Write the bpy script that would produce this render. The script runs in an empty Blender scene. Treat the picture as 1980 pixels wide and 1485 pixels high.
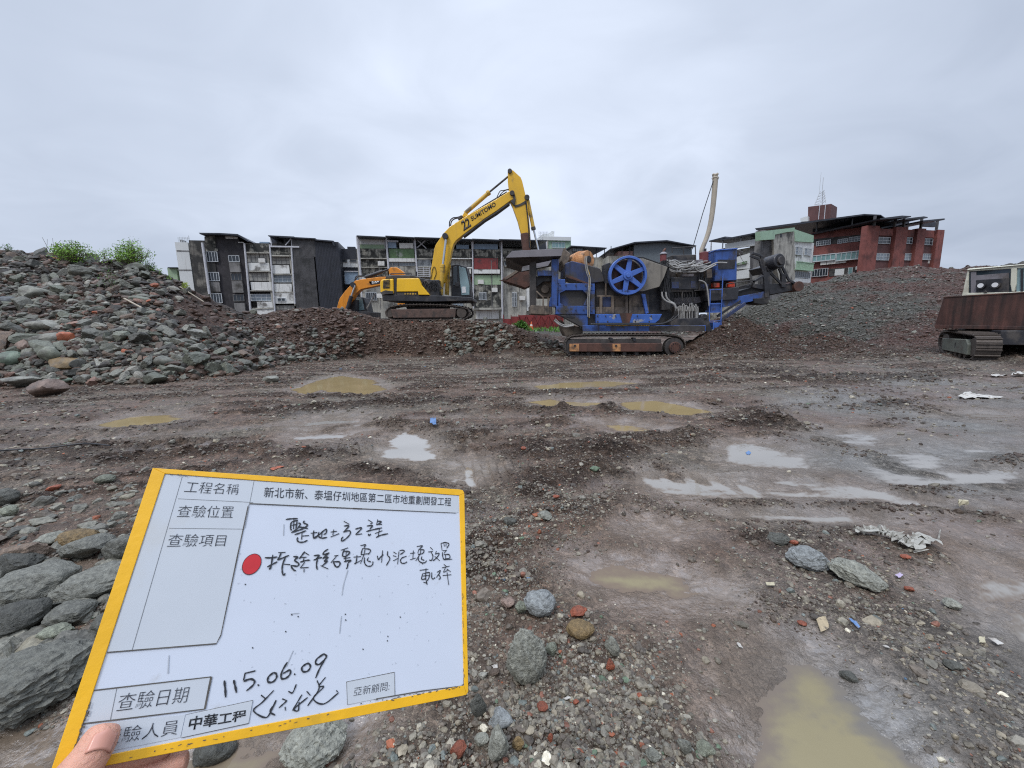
import bpy, bmesh, math, random
import numpy as np
from mathutils import Vector, Matrix
random.seed(7); RNG = np.random.default_rng(11)
SC = bpy.context.scene
COL = SC.collection
R = math.radians

# ------------------------------------------------------------------ camera
FPX, CX, CY, EYE = 770.0, 990.0, 742.5, 1.55          # focal length and centre in photo pixels, eye height in metres
PITCH, ROLL = R(8.9), R(1.2)
cam_d = bpy.data.cameras.new('camera'); cam = bpy.data.objects.new('camera', cam_d); COL.objects.link(cam)
CM = (Matrix.Rotation(math.pi/2 - PITCH, 3, 'X') @ Matrix.Rotation(-ROLL, 3, 'Z'))
cam.matrix_world = Matrix.Translation((0, 0, EYE)) @ CM.to_4x4()
cam_d.sensor_width = 36.0; cam_d.lens = 36.0 * FPX / 1980.0
cam_d.clip_start = 0.02; cam_d.clip_end = 6000
SC.camera = cam

# ------------------------------------------------------------------ world, sun, exposure
SC.view_settings.view_transform = 'Standard'; SC.view_settings.look = 'None'
SC.cycles.use_denoising = False; SC.cycles.pixel_filter_type = 'BLACKMAN_HARRIS'; SC.cycles.filter_width = 1.15
SC.view_settings.exposure = 0.12; SC.view_settings.gamma = 1.0; SC.view_settings.use_curve_mapping = False
SUN_EL, SUN_AZ = R(54), R(215)
W = bpy.data.worlds.new('World'); SC.world = W; W.use_nodes = True
nt = W.node_tree; nt.nodes.clear()
def N(t, **kw):
    n = nt.nodes.new(t)
    for k, v in kw.items(): setattr(n, k, v)
    return n
out = N('ShaderNodeOutputWorld'); bg = N('ShaderNodeBackground'); L = nt.links.new
sky = N('ShaderNodeTexSky', sky_type='NISHITA', sun_disc=False); sky.sun_elevation = SUN_EL; sky.sun_rotation = SUN_AZ
sky.air_density = 1.5; sky.dust_density = 4.0
tc = N('ShaderNodeTexCoord'); sep = N('ShaderNodeSeparateXYZ'); L(tc.outputs['Generated'], sep.inputs[0])
def M_(op, a, b=None, c=None, clamp=False):
    n = N('ShaderNodeMath', operation=op, use_clamp=clamp)
    for i, v in enumerate((a, b, c)):
        if v is None: continue
        if isinstance(v, (int, float)): n.inputs[i].default_value = v
        else: L(v, n.inputs[i])
    return n.outputs[0]
zz = M_('MAXIMUM', sep.outputs[2], 0.0); den = M_('ADD', zz, 0.22)
cmb = N('ShaderNodeCombineXYZ'); L(M_('DIVIDE', sep.outputs[0], den), cmb.inputs[0]); L(M_('DIVIDE', sep.outputs[1], den), cmb.inputs[1])
n1 = N('ShaderNodeTexNoise'); n1.inputs['Scale'].default_value = 0.62; n1.inputs['Detail'].default_value = 5; n1.inputs['Roughness'].default_value = 0.47; n1.inputs['Distortion'].default_value = 0.5
L(cmb.outputs[0], n1.inputs['Vector'])
n2 = N('ShaderNodeTexNoise'); n2.inputs['Scale'].default_value = 2.1; n2.inputs['Detail'].default_value = 4; n2.inputs['Distortion'].default_value = 0.8
mp = N('ShaderNodeMapping'); mp.inputs['Scale'].default_value = (1.0, 1.2, 1); L(cmb.outputs[0], mp.inputs[0]); L(mp.outputs[0], n2.inputs['Vector'])
# thin bright area of the cloud deck ahead, heavier cloud to the sides
front = N('ShaderNodeVectorMath', operation='DOT_PRODUCT'); L(tc.outputs['Generated'], front.inputs[0]); front.inputs[1].default_value = (-0.05, 0.93, 0.36)
fr = N('ShaderNodeMapRange'); L(front.outputs['Value'], fr.inputs[0]); fr.inputs[1].default_value = 0.60; fr.inputs[2].default_value = 1.0
fac = M_('ADD', M_('ADD', M_('MULTIPLY', n1.outputs[0], 0.75), M_('MULTIPLY', n2.outputs[0], 0.30)), M_('MULTIPLY', fr.outputs[0], 0.36))
rmp = N('ShaderNodeValToRGB'); L(fac, rmp.inputs[0])
e = rmp.color_ramp.elements; e[0].position = 0.40; e[0].color = (0.42, 0.485, 0.61, 1); e[1].position = 1.0; e[1].color = (0.83, 0.915, 1.08, 1)
mid = rmp.color_ramp.elements.new(0.74); mid.color = (0.605, 0.68, 0.82, 1)
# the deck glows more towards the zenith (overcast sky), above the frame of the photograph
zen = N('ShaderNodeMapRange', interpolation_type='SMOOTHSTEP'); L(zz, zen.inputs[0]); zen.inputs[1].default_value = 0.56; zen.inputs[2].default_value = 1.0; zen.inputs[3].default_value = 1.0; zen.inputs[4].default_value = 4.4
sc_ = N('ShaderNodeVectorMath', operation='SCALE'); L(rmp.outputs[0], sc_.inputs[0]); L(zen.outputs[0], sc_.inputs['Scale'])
nsc = N('ShaderNodeVectorMath', operation='SCALE'); L(sky.outputs[0], nsc.inputs[0]); nsc.inputs['Scale'].default_value = 0.06
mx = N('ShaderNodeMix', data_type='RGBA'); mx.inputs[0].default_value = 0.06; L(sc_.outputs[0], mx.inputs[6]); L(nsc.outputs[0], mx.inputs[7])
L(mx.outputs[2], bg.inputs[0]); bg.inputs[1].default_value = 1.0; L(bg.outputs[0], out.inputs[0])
sd = bpy.data.lights.new('sun', 'SUN'); sd.energy = 1.5; sd.angle = R(16); sd.color = (1, 0.97, 0.93)
sun = bpy.data.objects.new('sun', sd); COL.objects.link(sun)
sun.rotation_euler = Vector((math.sin(SUN_AZ)*math.cos(SUN_EL), math.cos(SUN_AZ)*math.cos(SUN_EL), math.sin(SUN_EL))).to_track_quat('Z', 'Y').to_euler()

# ------------------------------------------------------------------ picture <-> place
def ray(x, y): return CM @ Vector(((x-CX)/FPX, -(y-CY)/FPX, -1.0))
EYEV = Vector((0, 0, EYE))
def P(x, y, Y): d = ray(x, y); return EYEV + d*(Y/d.y)          # the point at forward distance Y
def G(x, y, z=0.0): d = ray(x, y); return EYEV + d*((z-EYE)/d.z)  # the point on level z
class Zm:                                                           # measuring frame of an enlarged detail of the survey photo
    def __init__(s, ox, oy, k): s.o = (ox, oy); s.k = k
    def __call__(s, x, y): return (s.o[0]+x/s.k, s.o[1]+y/s.k)
Z0 = Zm(0, 0, 1); Z2 = Zm(330, 420, 4.95); Z3 = Zm(640, 310, 4.5); Z4 = Zm(960, 440, 5.2105); Z5 = Zm(1180, 330, 4.0132); Z6 = Zm(1340, 330, 3.8077); Z7 = Zm(1660, 480, 5.7125); Z8 = Zm(60, 880, 2.25)

# ------------------------------------------------------------------ object helpers
def S(r, g, b): 
    f = lambda c: (c/12.92 if c <= .04045 else ((c+.055)/1.055)**2.4)
    return tuple(f(c/255.0) for c in (r, g, b))
def tag(o, label=None, cat=None, group=None, kind=None):
    if label: o['label'] = label
    if cat: o['category'] = cat
    if group: o['group'] = group
    if kind: o['kind'] = kind
    return o
def thing(name, label, cat, loc, group=None):
    o = bpy.data.objects.new(name, None); COL.objects.link(o); o.location = loc; o.empty_display_size = 0.2
    o['org'] = list(loc)
    return tag(o, label, cat, group)
def org(o): return Vector(o['org']) if 'org' in o else Vector((0, 0, 0))
def finish(me, smooth=False, angle=None):
    bm = bmesh.new(); bm.from_mesh(me); bmesh.ops.recalc_face_normals(bm, faces=bm.faces); bm.to_mesh(me); bm.free()
    if smooth:
        for p in me.polygons: p.use_smooth = True
        if angle: 
            try: me.set_sharp_from_angle(angle=angle)
            except Exception: pass
class MB:
    def __init__(s): s.v = []; s.f = []
    def add(s, vs, fs):
        b = len(s.v); s.v += [Vector(v) for v in vs]; s.f += [tuple(b+i for i in f) for f in fs]; return s
    def hexa(s, q): return s.add(q, [(0,1,2,3),(4,7,6,5),(0,4,5,1),(1,5,6,2),(2,6,7,3),(3,7,4,0)])
    def box(s, a, b, fr=None):
        x0,y0,z0 = a; x1,y1,z1 = b
        q = [(x0,y0,z0),(x1,y0,z0),(x1,y1,z0),(x0,y1,z0),(x0,y0,z1),(x1,y0,z1),(x1,y1,z1),(x0,y1,z1)]
        return s.hexa([fr(*p) if fr else p for p in q])
    def prism(s, poly, ext):
        n = len(poly); ext = Vector(ext); vs = [Vector(p) for p in poly]; vs += [p+ext for p in vs]
        return s.add(vs, [tuple(range(n)), tuple(range(2*n-1, n-1, -1))] + [(i, (i+1)%n, n+(i+1)%n, n+i) for i in range(n)])
    def loft(s, rings, caps=True):
        n = len(rings[0]); vs = [v for r in rings for v in r]; fs = []
        for k in range(len(rings)-1):
            for i in range(n): fs.append((k*n+i, k*n+(i+1)%n, (k+1)*n+(i+1)%n, (k+1)*n+i))
        if caps: fs += [tuple(range(n-1,-1,-1)), tuple((len(rings)-1)*n+i for i in range(n))]
        return s.add(vs, fs)
    def tube(s, pts, r, n=8, caps=True):
        pts = [Vector(p) for p in pts]; rings = []; up = None
        for i, p in enumerate(pts):
            t = (pts[min(i+1, len(pts)-1)] - pts[max(i-1, 0)]).normalized()
            a = up if up is not None else (Vector((0,0,1)) if abs(t.z) < .9 else Vector((1,0,0)))
            x = (a - t*a.dot(t))
            if x.length < 1e-5: x = t.orthogonal()
            x.normalize(); y = t.cross(x); up = x
            rr = r[i] if isinstance(r, (list, tuple)) else r
            rings.append([p + x*(rr*math.cos(2*math.pi*k/n)) + y*(rr*math.sin(2*math.pi*k/n)) for k in range(n)])
        return s.loft(rings, caps)
    def bar(s, a, b, w, h, up=(0,0,1)):
        a = Vector(a); b = Vector(b); t = (b-a).normalized(); u = Vector(up); x = t.cross(u)
        if x.length < 1e-4: x = t.orthogonal()
        x.normalize(); y = x.cross(t)
        return s.loft([[p - x*w/2 - y*h/2, p + x*w/2 - y*h/2, p + x*w/2 + y*h/2, p - x*w/2 + y*h/2] for p in (a, b)])
    def build(s, name, mat, parent=None, bevel=0, smooth=False, angle=R(40), seg=1):
        o_ = org(parent) if parent else None
        if parent is None:
            c = sum(s.v, Vector())/len(s.v); o_ = Vector((c.x, c.y, min(v.z for v in s.v)))
        me = bpy.data.meshes.new(name); me.from_pydata([v-o_ for v in s.v], [], s.f); me.update()
        finish(me, smooth, angle)
        if mat: me.materials.append(mat)
        o = bpy.data.objects.new(name, me); COL.objects.link(o); o['org'] = list(o_)
        if parent:
            o.parent = parent
        else: o.location = o_
        if bevel:
            m = o.modifiers.new('bevel', 'BEVEL'); m.width = bevel; m.segments = seg; m.limit_method = 'ANGLE'; m.angle_limit = R(35); m.use_clamp_overlap = True
        return o
def pz(Z, pts, Y): return [P(*Z(x, y), Y) for x, y in pts]
def plate(Z, pts, Y, t): return MB().prism(pz(Z, pts, Y), (0, t, 0))
def smooth_path(pts, k=6):
    pts = [Vector(p) for p in pts]; o = []
    q = [pts[0]*2-pts[1]] + pts + [pts[-1]*2-pts[-2]]
    for i in range(1, len(q)-2):
        for j in range(k):
            t = j/k; a,b,c,d = q[i-1:i+3]
            o.append(0.5*((2*b)+(c-a)*t+(2*a-5*b+4*c-d)*t*t+(3*b-a-3*c+d)*t**3))
    o.append(pts[-1]); return o

# ------------------------------------------------------------------ materials
MATS = {}
def pm(key, col, rough=.55, var=.3, scale=2.0, dirt=None, amt=.45, dscale=1.5, streak=0.0, scol=None, metal=0.0, bump=0.0, bscale=30, spec=.5, objrand=0.0, coat=0.0, detail=6, dsoft=.12):
    """weathered surface: colour with tonal noise, patches of a second colour, vertical run-off streaks, fine bump"""
    if key in MATS: return MATS[key]
    m = bpy.data.materials.new(key); m.use_nodes = True; t = m.node_tree; b = t.nodes['Principled BSDF']; l = t.links.new
    nn = lambda ty: t.nodes.new(ty)
    c = nn('ShaderNodeTexCoord').outputs['Object']
    def noise(s, d=6, stretch=None, off=0.0):
        mpn = nn('ShaderNodeMapping'); l(c, mpn.inputs[0]); mpn.inputs['Location'].default_value = (off, off*.7, off*1.3)
        if stretch: mpn.inputs['Scale'].default_value = stretch
        q = nn('ShaderNodeTexNoise'); q.inputs['Scale'].default_value = s; q.inputs['Detail'].default_value = d; q.inputs['Roughness'].default_value = .6
        l(mpn.outputs[0], q.inputs['Vector']); return q.outputs[0]
    def ramp(v, a, bb, lo=0, hi=1):
        q = nn('ShaderNodeMapRange'); l(v, q.inputs[0]); q.inputs[1].default_value = a; q.inputs[2].default_value = bb; q.inputs[3].default_value = lo; q.inputs[4].default_value = hi; return q.outputs[0]
    def mix(f, a, bb):
        q = nn('ShaderNodeMix'); q.data_type = 'RGBA'
        if isinstance(f, float): q.inputs[0].default_value = f
        else: l(f, q.inputs[0])
        for i, v in ((6, a), (7, bb)):
            if isinstance(v, tuple): q.inputs[i].default_value = (*v, 1)
            else: l(v, q.inputs[i])
        return q.outputs[2]
    cur = mix(ramp(noise(scale, detail), .3, .7), tuple(x*(1-var) for x in col), tuple(min(.95, x*(1+var)) for x in col))
    rg = None
    if dirt is not None:
        f = ramp(noise(dscale, 8, None, 3.1), .66-amt*.27, .66-amt*.27+dsoft)
        cur = mix(f, cur, dirt); rg = f
    if streak:
        f = ramp(noise(2.2, 5, (2.2, 2.2, .12), 7.7), .66-streak*.2, .84-streak*.16, 0, .85)
        cur = mix(f, cur, scol or tuple(x*.3 for x in col))
    if objrand:
        oi = nn('ShaderNodeObjectInfo'); h = nn('ShaderNodeHueSaturation'); l(cur, h.inputs['Color']); l(ramp(oi.outputs['Random'], 0, 1, 1-objrand, 1+objrand), h.inputs['Value']); cur = h.outputs[0]
    l(cur, b.inputs['Base Color']); b.inputs['Roughness'].default_value = rough; b.inputs['Metallic'].default_value = metal
    b.inputs['Specular IOR Level'].default_value = spec; b.inputs['Coat Weight'].default_value = coat
    l(ramp(noise(scale*2.3, 4, None, 5.5), .3, .7, max(.03, rough-.12), min(1, rough+.12)), b.inputs['Roughness'])
    if bump:
        bp = nn('ShaderNodeBump'); bp.inputs['Distance'].default_value = bump; bp.inputs['Strength'].default_value = 1.0
        l(noise(bscale, 6), bp.inputs['Height']); l(bp.outputs[0], b.inputs['Normal'])
    MATS[key] = m; return m
def glass_mat(key, col, rough=.08):
    if key in MATS: return MATS[key]
    m = pm(key, col, rough=rough, var=.25, scale=1.2, spec=.7); return m
# ------------------------------------------------------------------ noise
def _h(ix, iy, seed):
    n = (ix.astype(np.int64)*374761393 + iy.astype(np.int64)*668265263 + seed*974634777) & 0xffffffff
    n = ((n ^ (n >> 13))*1274126177) & 0xffffffff
    n = ((n ^ (n >> 16))*2246822519) & 0xffffffff
    return ((n ^ (n >> 15)) & 0xffff)/65535.0
def gn(x, y, seed=0):
    x = np.asarray(x, float); y = np.asarray(y, float); ix = np.floor(x); iy = np.floor(y); fx = x-ix; fy = y-iy
    u = fx*fx*fx*(fx*(fx*6-15)+10); v = fy*fy*fy*(fy*(fy*6-15)+10)
    def g(dx, dy):
        a = _h(ix+dx, iy+dy, seed)*2*np.pi; return np.cos(a)*(fx-dx)+np.sin(a)*(fy-dy)
    a, b, c, d = g(0,0), g(1,0), g(0,1), g(1,1)
    return ((a*(1-u)+b*u)*(1-v)+(c*(1-u)+d*u)*v)*1.5
def fbm(x, y, o=4, seed=0, g=.5, l=2.03):
    s = 0; a = 1
    for i in range(o): s = s+a*gn(x, y, seed+i*17); a *= g; x = np.asarray(x)*l+3.7; y = np.asarray(y)*l-1.3
    return s
def sst(a, b, x): t = np.clip((x-a)/(b-a), 0, 1); return t*t*(3-2*t)
def seg_sd(poly, X, Y, closed=True):
    p = np.array(poly, float); lo = p.min(0)-1.2; hi = p.max(0)+1.2
    k = (X > lo[0]) & (X < hi[0]) & (Y > lo[1]) & (Y < hi[1]); o = np.full(X.shape, 9.0)
    if k.any(): o[k] = seg_sd0(poly, X[k], Y[k], closed)
    return o
def seg_sd0(poly, X, Y, closed=True):
    p = np.array(poly, float); n = len(p); d = np.full(X.shape, 1e9); ins = np.zeros(X.shape, bool)
    for i in range(n if closed else n-1):
        a = p[i]; b = p[(i+1) % n]; ab = b-a
        t = np.clip(((X-a[0])*ab[0]+(Y-a[1])*ab[1])/(ab@ab+1e-12), 0, 1)
        d = np.minimum(d, np.hypot(X-a[0]-t*ab[0], Y-a[1]-t*ab[1]))
        if closed:
            c = ((a[1] > Y) != (b[1] > Y)) & (X < ab[0]*(Y-a[1])/(ab[1]+1e-12)+a[0]); ins ^= c
    return np.where(ins, -d, d) if closed else d
CMn = np.array(CM)
def column(X, Y):                                     # bearing of a point, as a horizontal position in the photo
    d = np.stack([X/np.maximum(Y, .05), np.ones_like(X), np.zeros_like(X)])
    q = CMn.T @ d.reshape(3, -1); return (CX + FPX*q[0]/np.maximum(-q[2], .02)).reshape(X.shape)

# ------------------------------------------------------------------ heaps: foot line, crest line (bearing, foot row, crest distance, crest row)
HEAP = [(-700,770,13,505),(-200,764,16,484),(0,752,16.8,488),(60,750,17,485),(130,748,17.2,492),(200,747,17.4,503),(265,745,17.6,507),(310,742,17.8,521),(350,738,18,537),(385,733,18.2,563),(430,728,18.4,592),(470,722,18.6,611),(520,712,18.8,632),(600,703,19,650),(660,696,19,664),(720,692,19,690)]
MOUND = [(300,730,19.5,628),(450,716,19.3,606),(500,712,19.3,612),(560,705,19.4,602),(600,700,19.5,598),(660,696,19.6,600),(700,693,19.7,607),(740,691,19.9,622),(800,690,19.9,624),(900,688,19.6,622),(940,688,19.5,624),(990,688,19.4,634),(1010,688,19.3,642),(1040,689,19.2,654),(1080,690,18.8,670),(1110,690,18.2,690)]
HILL = [(1240,660,34,640),(1330,655,32,632),(1400,652,32,612),(1480,652,33,584),(1560,660,36,549),(1620,668,37,537),(1690,676,38,522),(1750,682,38.5,515),(1850,692,39,512),(1980,705,39,505),(2300,705,39,500),(3200,705,39,505)]
def layer(tab):
    px = np.array([t[0] for t in tab], float)
    yf = np.array([G(t[0], t[1]).y for t in tab]); yc = np.array([t[2] for t in tab], float)
    hc = np.array([max(0, P(t[0], t[3], t[2]).z) for t in tab]); return px, yf, yc, hc
LH, LM, LR = layer(HEAP), layer(MOUND), layer(HILL)
def rise(l, c, Y, flat, fall, pw):
    yf = np.interp(c, l[0], l[1]); yc = np.interp(c, l[0], l[2]); hc = np.interp(c, l[0], l[3])
    t = np.clip((Y-yf)/(yc-yf), 0, 1); s = t**pw; s = np.where(t < .12, s*np.clip(t/.12, 0, 1)**.5, s)
    return np.maximum(hc*s - np.maximum(Y-yc-flat, 0)*fall, 0)
CONES = [  # small tipped piles: photo column, row of its foot, radius, height, stretch across
    (1486,693,2.5,1.42,1.12),(1410,676,1.6,.8,1.2),(1560,695,1.5,.7,1.5),(1655,694,1.7,.85,1.6),(1730,696,1.1,.5,1.6),(1600,697,.9,.35,1.6),(1800,698,1.0,.3,1.6),(905,704,.55,.30,1.5),(1000,690,1.0,.4,1.5)]
RIDGE = [  # windrows and clods pushed up by the tracks: photo polyline, height, half width
    ([(640,826),(690,818),(760,822),(800,830)],.10,.17),([(1015,880),(1060,862),(1130,870),(1260,905)],.08,.16),([(1020,858),(1140,862),(1200,872)],.06,.13),
    ([(1190,848),(1270,838),(1350,843)],.09,.15),([(1380,966),(1480,968),(1560,972),(1700,977),(1830,984),(1920,996)],.075,.06),([(1590,846),(1660,868),(1740,905),(1800,915)],.08,.13),
    ([(1060,792),(1160,786),(1260,800)],.09,.17),([(1440,822),(1500,818),(1540,826)],.14,.18),([(1150,783),(1220,792),(1290,801),(1380,800)],.06,.15),([(560,800),(640,790),(740,782),(900,778)],.06,.2),
    ([(800,776),(900,768),(1020,776)],.05,.2),([(430,900),(560,880),(680,884)],.05,.12),([(690,905),(740,915),(800,925),(860,940)],.06,.12),([(1120,905),(1220,915),(1300,918)],.06,.10),
    ([(900,955),(980,945),(1060,960),(1100,975)],.05,.10),([(1470,1045),(1560,1040),(1660,1030),(1780,1075)],.07,.12),([(1740,945),(1850,938),(1980,930)],.06,.10),([(1850,900),(1980,880)],.06,.12),
    ([(1250,985),(1350,1000),(1470,1000),(1560,1010)],.035,.05),([(600,770),(660,768),(720,772)],.05,.15),([(1500,1180),(1640,1175),(1760,1200),(1900,1300)],.03,.1),([(0,905),(120,890),(280,900)],.04,.15),
    ([(1530,735),(1640,728),(1780,735)],.08,.25),([(1290,722),(1400,716),(1500,722)],.07,.25),([(1680,790),(1760,786),(1840,800)],.08,.2),([(1100,745),(1180,740),(1240,748)],.05,.15)]
PUD = {  # photo outlines of the standing water: (outline, water colour key; grey and pale include painted sky reflection)
    'A': ([(612,735),(660,724),(720,733),(752,750),(705,764),(650,760),(622,752),(590,762),(566,752)], 'tan'),
    'B': ([(182,820),(250,803),(330,800),(362,806),(300,819),(220,827)], 'tan'),
    'C': ([(772,830),(800,828),(830,856),(846,884),(800,890),(735,882),(752,862)], 'pale'),
    'D': ([(1030,744),(1090,738),(1170,735),(1238,739),(1190,747),(1100,749),(1040,753)], 'tan'),
    'Db': ([(1012,775),(1060,770),(1120,775),(1200,777),(1110,787),(1050,786)], 'tan'),
    'E': ([(1195,775),(1260,770),(1330,782),(1392,796),(1330,803),(1260,797),(1205,787)], 'tan'),
    'F': ([(876,897),(900,889),(922,908),(914,934),(862,930)], 'pale'),
    'G': ([(1400,855),(1440,850),(1560,880),(1580,905),(1500,905),(1410,900)], 'grey'),
    'Gb': ([(1232,915),(1330,915),(1480,935),(1690,948),(1700,962),(1520,958),(1390,962),(1260,945)], 'grey'),
    'Gc': ([(1380,985),(1500,985),(1610,985),(1700,1002),(1690,1016),(1560,1005),(1420,995)], 'grey'),
    'H': ([(1112,1092),(1180,1080),(1300,1092),(1400,1130),(1430,1160),(1330,1172),(1200,1158),(1130,1120)], 'mud'),
    'I': ([(1480,1245),(1560,1238),(1640,1290),(1720,1370),(1800,1470),(1850,1600),(1560,1620),(1480,1470),(1410,1330)], 'mud'),
    'J': ([(330,1430),(470,1395),(600,1385),(690,1400),(650,1440),(560,1480),(540,1560),(330,1620),(250,1530)], 'mud'),
    'L': ([(-60,1400),(60,1425),(130,1400),(170,1380),(190,1450),(140,1600),(-80,1640)], 'mud'),
    'M': ([(104,1122),(128,1112),(146,1122),(140,1146),(108,1148)], 'grey'),
    'K_': ([(1830,1090),(1890,1060),(2000,1080),(2150,1150),(2150,1290),(1980,1240),(1890,1180)], 'grey'),
    'N': ([(1650,888),(1760,880),(1980,905),(1990,950),(1860,935),(1700,930)], 'grey'),
    'O': ([(1130,812),(1210,814),(1300,826),(1290,838),(1190,832)], 'tan'),
    'R': ([(1560,835),(1640,826),(1725,834),(1705,862),(1600,856)], 'grey'), 'T': ([(1700,872),(1850,858),(1965,868),(1900,886),(1750,888)], 'grey'), 'V': ([(560,815),(680,803),(735,828),(640,850),(560,845)], 'grey'), 'U': ([(1480,925),(1640,930),(1800,960),(1900,985),(1760,972),(1560,945)], 'grey'), 'W': ([(1760,800),(1880,792),(1990,800),(1900,815)], 'grey'),
    'Q': ([(1240,1000),(1330,1010),(1300,1040),(1210,1030)], 'mud')}
WETP = [([(1240,900),(1420,905),(1720,945),(2100,940),(2100,1010),(1500,1010),(1230,970)],1.0),([(1380,850),(1560,845),(1700,910),(1600,930),(1400,920)],1.0),([(1550,830),(1990,810),(2300,880),(2200,960),(1720,930)],.95),
        ([(1760,1010),(1990,1000),(2300,1150),(2100,1330),(1850,1170)],1.0),([(560,800),(720,790),(780,840),(700,880),(540,870)],.7),([(1480,760),(1980,720),(2100,800),(1540,840)],.75),([(800,880),(960,880),(1000,930),(900,960)],.7),
        ([(1100,1040),(1420,1000),(1600,1180),(1500,1330),(1250,1240),(1100,1140)],.55),([(1780,1240),(1990,1290),(1990,1500),(1720,1330)],.5),([(0,790),(380,770),(420,850),(0,850)],.4)]
gpoly = lambda pts: [(G(x, y).x, G(x, y).y) for x, y in pts]
PUDG = {k: (gpoly(v[0]), v[1]) for k, v in PUD.items()}
RIDG = [(gpoly(a), h, w) for a, h, w in RIDGE]; WETG = [(gpoly(a), w) for a, w in WETP]
LUGS = [(gpoly([(600,842),(740,836),(720,885),(560,880)]), (1.0,.35), .16), (gpoly([(1235,905),(1480,925),(1470,1000),(1230,985)]), (1,.06), .20), (gpoly([(820,900),(1080,880),(1090,950),(900,960)]), (1,.2), .18), (gpoly([(150,840),(420,815),(420,880),(150,905)]), (.9,-.5), .2), (gpoly([(860,830),(1000,830),(1000,880),(860,880)]), (1,.5), .17)]
PUDG['K'] = PUDG.pop('K_')
RUTS = [([(-100,835),(300,800),(700,775),(1100,765),(1500,748),(2100,735)],.05,.2),([(-100,872),(300,838),(700,808),(1150,800),(1600,775),(2100,765)],.05,.2),([(900,1000),(1200,930),(1500,880),(1800,860),(2100,850)],.035,.16),([(1000,1090),(1300,990),(1600,930),(1900,905),(2200,900)],.035,.14),([(1540,1000),(1700,1080),(1850,1180),(2000,1300)],.03,.1),([(1680,1000),(1850,1070),(2000,1180)],.03,.1),([(-100,920),(200,880),(520,850),(900,830),(1300,815)],.03,.15)]
RUTG = [(gpoly(a), h, w) for a, h, w in RUTS]
ZW = -.022
def terrain(X, Y, full=False):
    X = np.asarray(X, float); Y = np.asarray(Y, float); c = column(X, Y); rr = np.hypot(X, Y)
    fade = sst(70, 50, np.abs(X))
    ya = np.maximum(Y, .05)
    wob = 26*fbm(X*.35, Y*.35, 3, 5)
    zh = rise(LH, c+wob*.4, ya, 2.5, .55, .9)*fade; zm = rise(LM, c+wob*.5, ya, 9, .5, .72)*fade; zr = rise(LR, c+wob, ya, 3, .35, .95)*fade
    front = sst(.2, 1.5, Y)
    zh, zm, zr = zh*front, zm*front, zr*front
    zc = np.zeros_like(X)
    for px, py, rad, h, st in CONES:
        g = G(px, py); d = np.hypot((X-g.x)/st, (Y-g.y-rad*.8))/rad
        zc = np.maximum(zc, h*np.clip(1-d, 0, 1)**.9)
    big = np.maximum.reduce([zh, zm, zr, zc]); hm = sst(.03, .5, big)
    base = .75*sst(24, 40, Y)
    z = np.maximum(base, big) + hm*(.16*fbm(X*.55, Y*.55, 4, 21)*(1-.55*sst(.3, 1, zm))+.09*fbm(X*2.1, Y*2.1, 3, 31)+.04*np.abs(fbm(X*6, Y*6, 3, 35)))*np.clip(big/.8+.25, 0, 1)
    sdmin = np.full(X.shape, 9.0); slope = np.full(X.shape, .14); rut = np.zeros_like(X)
    rough = .022*fbm(X*.7, Y*1.6, 3, 41)+.016*fbm(X*1.7, Y*5.5, 4, 51)+.016*np.abs(fbm(X*5, Y*13, 3, 61))+.007*np.abs(fbm(X*19, Y*26, 2, 63))
    wet = np.zeros_like(X); near = rr < 26
    ridge = np.zeros_like(X); lug = np.zeros_like(X); flat = np.zeros_like(X)
    if near.any():
        xn, yn = X[near], Y[near]; wb = .10*fbm(xn*1.6, yn*1.6, 3, 71)+.04*fbm(xn*6, yn*6, 2, 72)
        for pg, w in WETG:
            sd = seg_sd(pg, xn, yn)+wb*2.0; wet[near] = np.maximum(wet[near], w*sst(.35, -.25, sd))
        for pg, h, w in RIDG:
            d = seg_sd(pg, xn, yn, False); amp = .55+.8*fbm(xn*2.6, yn*2.6, 3, 81)
            ridge[near] = np.maximum(ridge[near], 1.2*h*np.exp(-(d/(w*1.15))**2)*np.clip(amp, .1, 1.6))
        for pg, dr, sp in LUGS:
            sd = seg_sd(pg, xn, yn); q = (xn*dr[0]+yn*dr[1])/math.hypot(*dr)
            lug[near] += sst(.15, -.25, sd)*.016*np.tanh(2.2*np.sin(q*2*np.pi/sp+1.2*fbm(xn*1.2, yn*1.2, 2, 91)))*np.clip(.6+1.2*fbm(xn*.9, yn*.9, 2, 95), 0, 1)
        for k, (pg, w) in PUDG.items():
            ext = max(.3, min(1, np.ptp(np.array(pg)[:, 1])*.6)); sd = seg_sd(pg, xn, yn)+wb*.75*ext
            if w == 'grey': sl = slope[near]; sl[sd < np.minimum(sdmin[near], .3)] = .045; slope[near] = sl
            sdmin[near] = np.minimum(sdmin[near], sd)
        for pg, h, w in RUTG:
            d = seg_sd(pg, xn, yn, False)+wb*.35; amp = np.clip(.75+.7*fbm(xn*.5, yn*.5, 2, 83), 0, 1.2)*h
            rut[near] += amp*(-np.exp(-(d/w)**2)+.55*np.exp(-((d-1.9*w)/(.6*w))**2)); wet[near] = np.maximum(wet[near], .75*np.exp(-(d/(w*.9))**2))
    warp = .35*fbm(X*.7, Y*.7, 2, 131)
    crumb = sst(-.04, .26, fbm(X*.36+warp, Y*1.5+warp, 4, 141)+.04-.10*wet)*(1-.72*wet)
    z = z + crumb*(.022+.024*fbm(X*4, Y*8, 3, 151)+.024*np.abs(fbm(X*15, Y*22, 3, 161)))
    z = z + rough*(1-.55*wet)*(1+.4*hm) + (lug*1.8+rut)*(1-hm)
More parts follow.
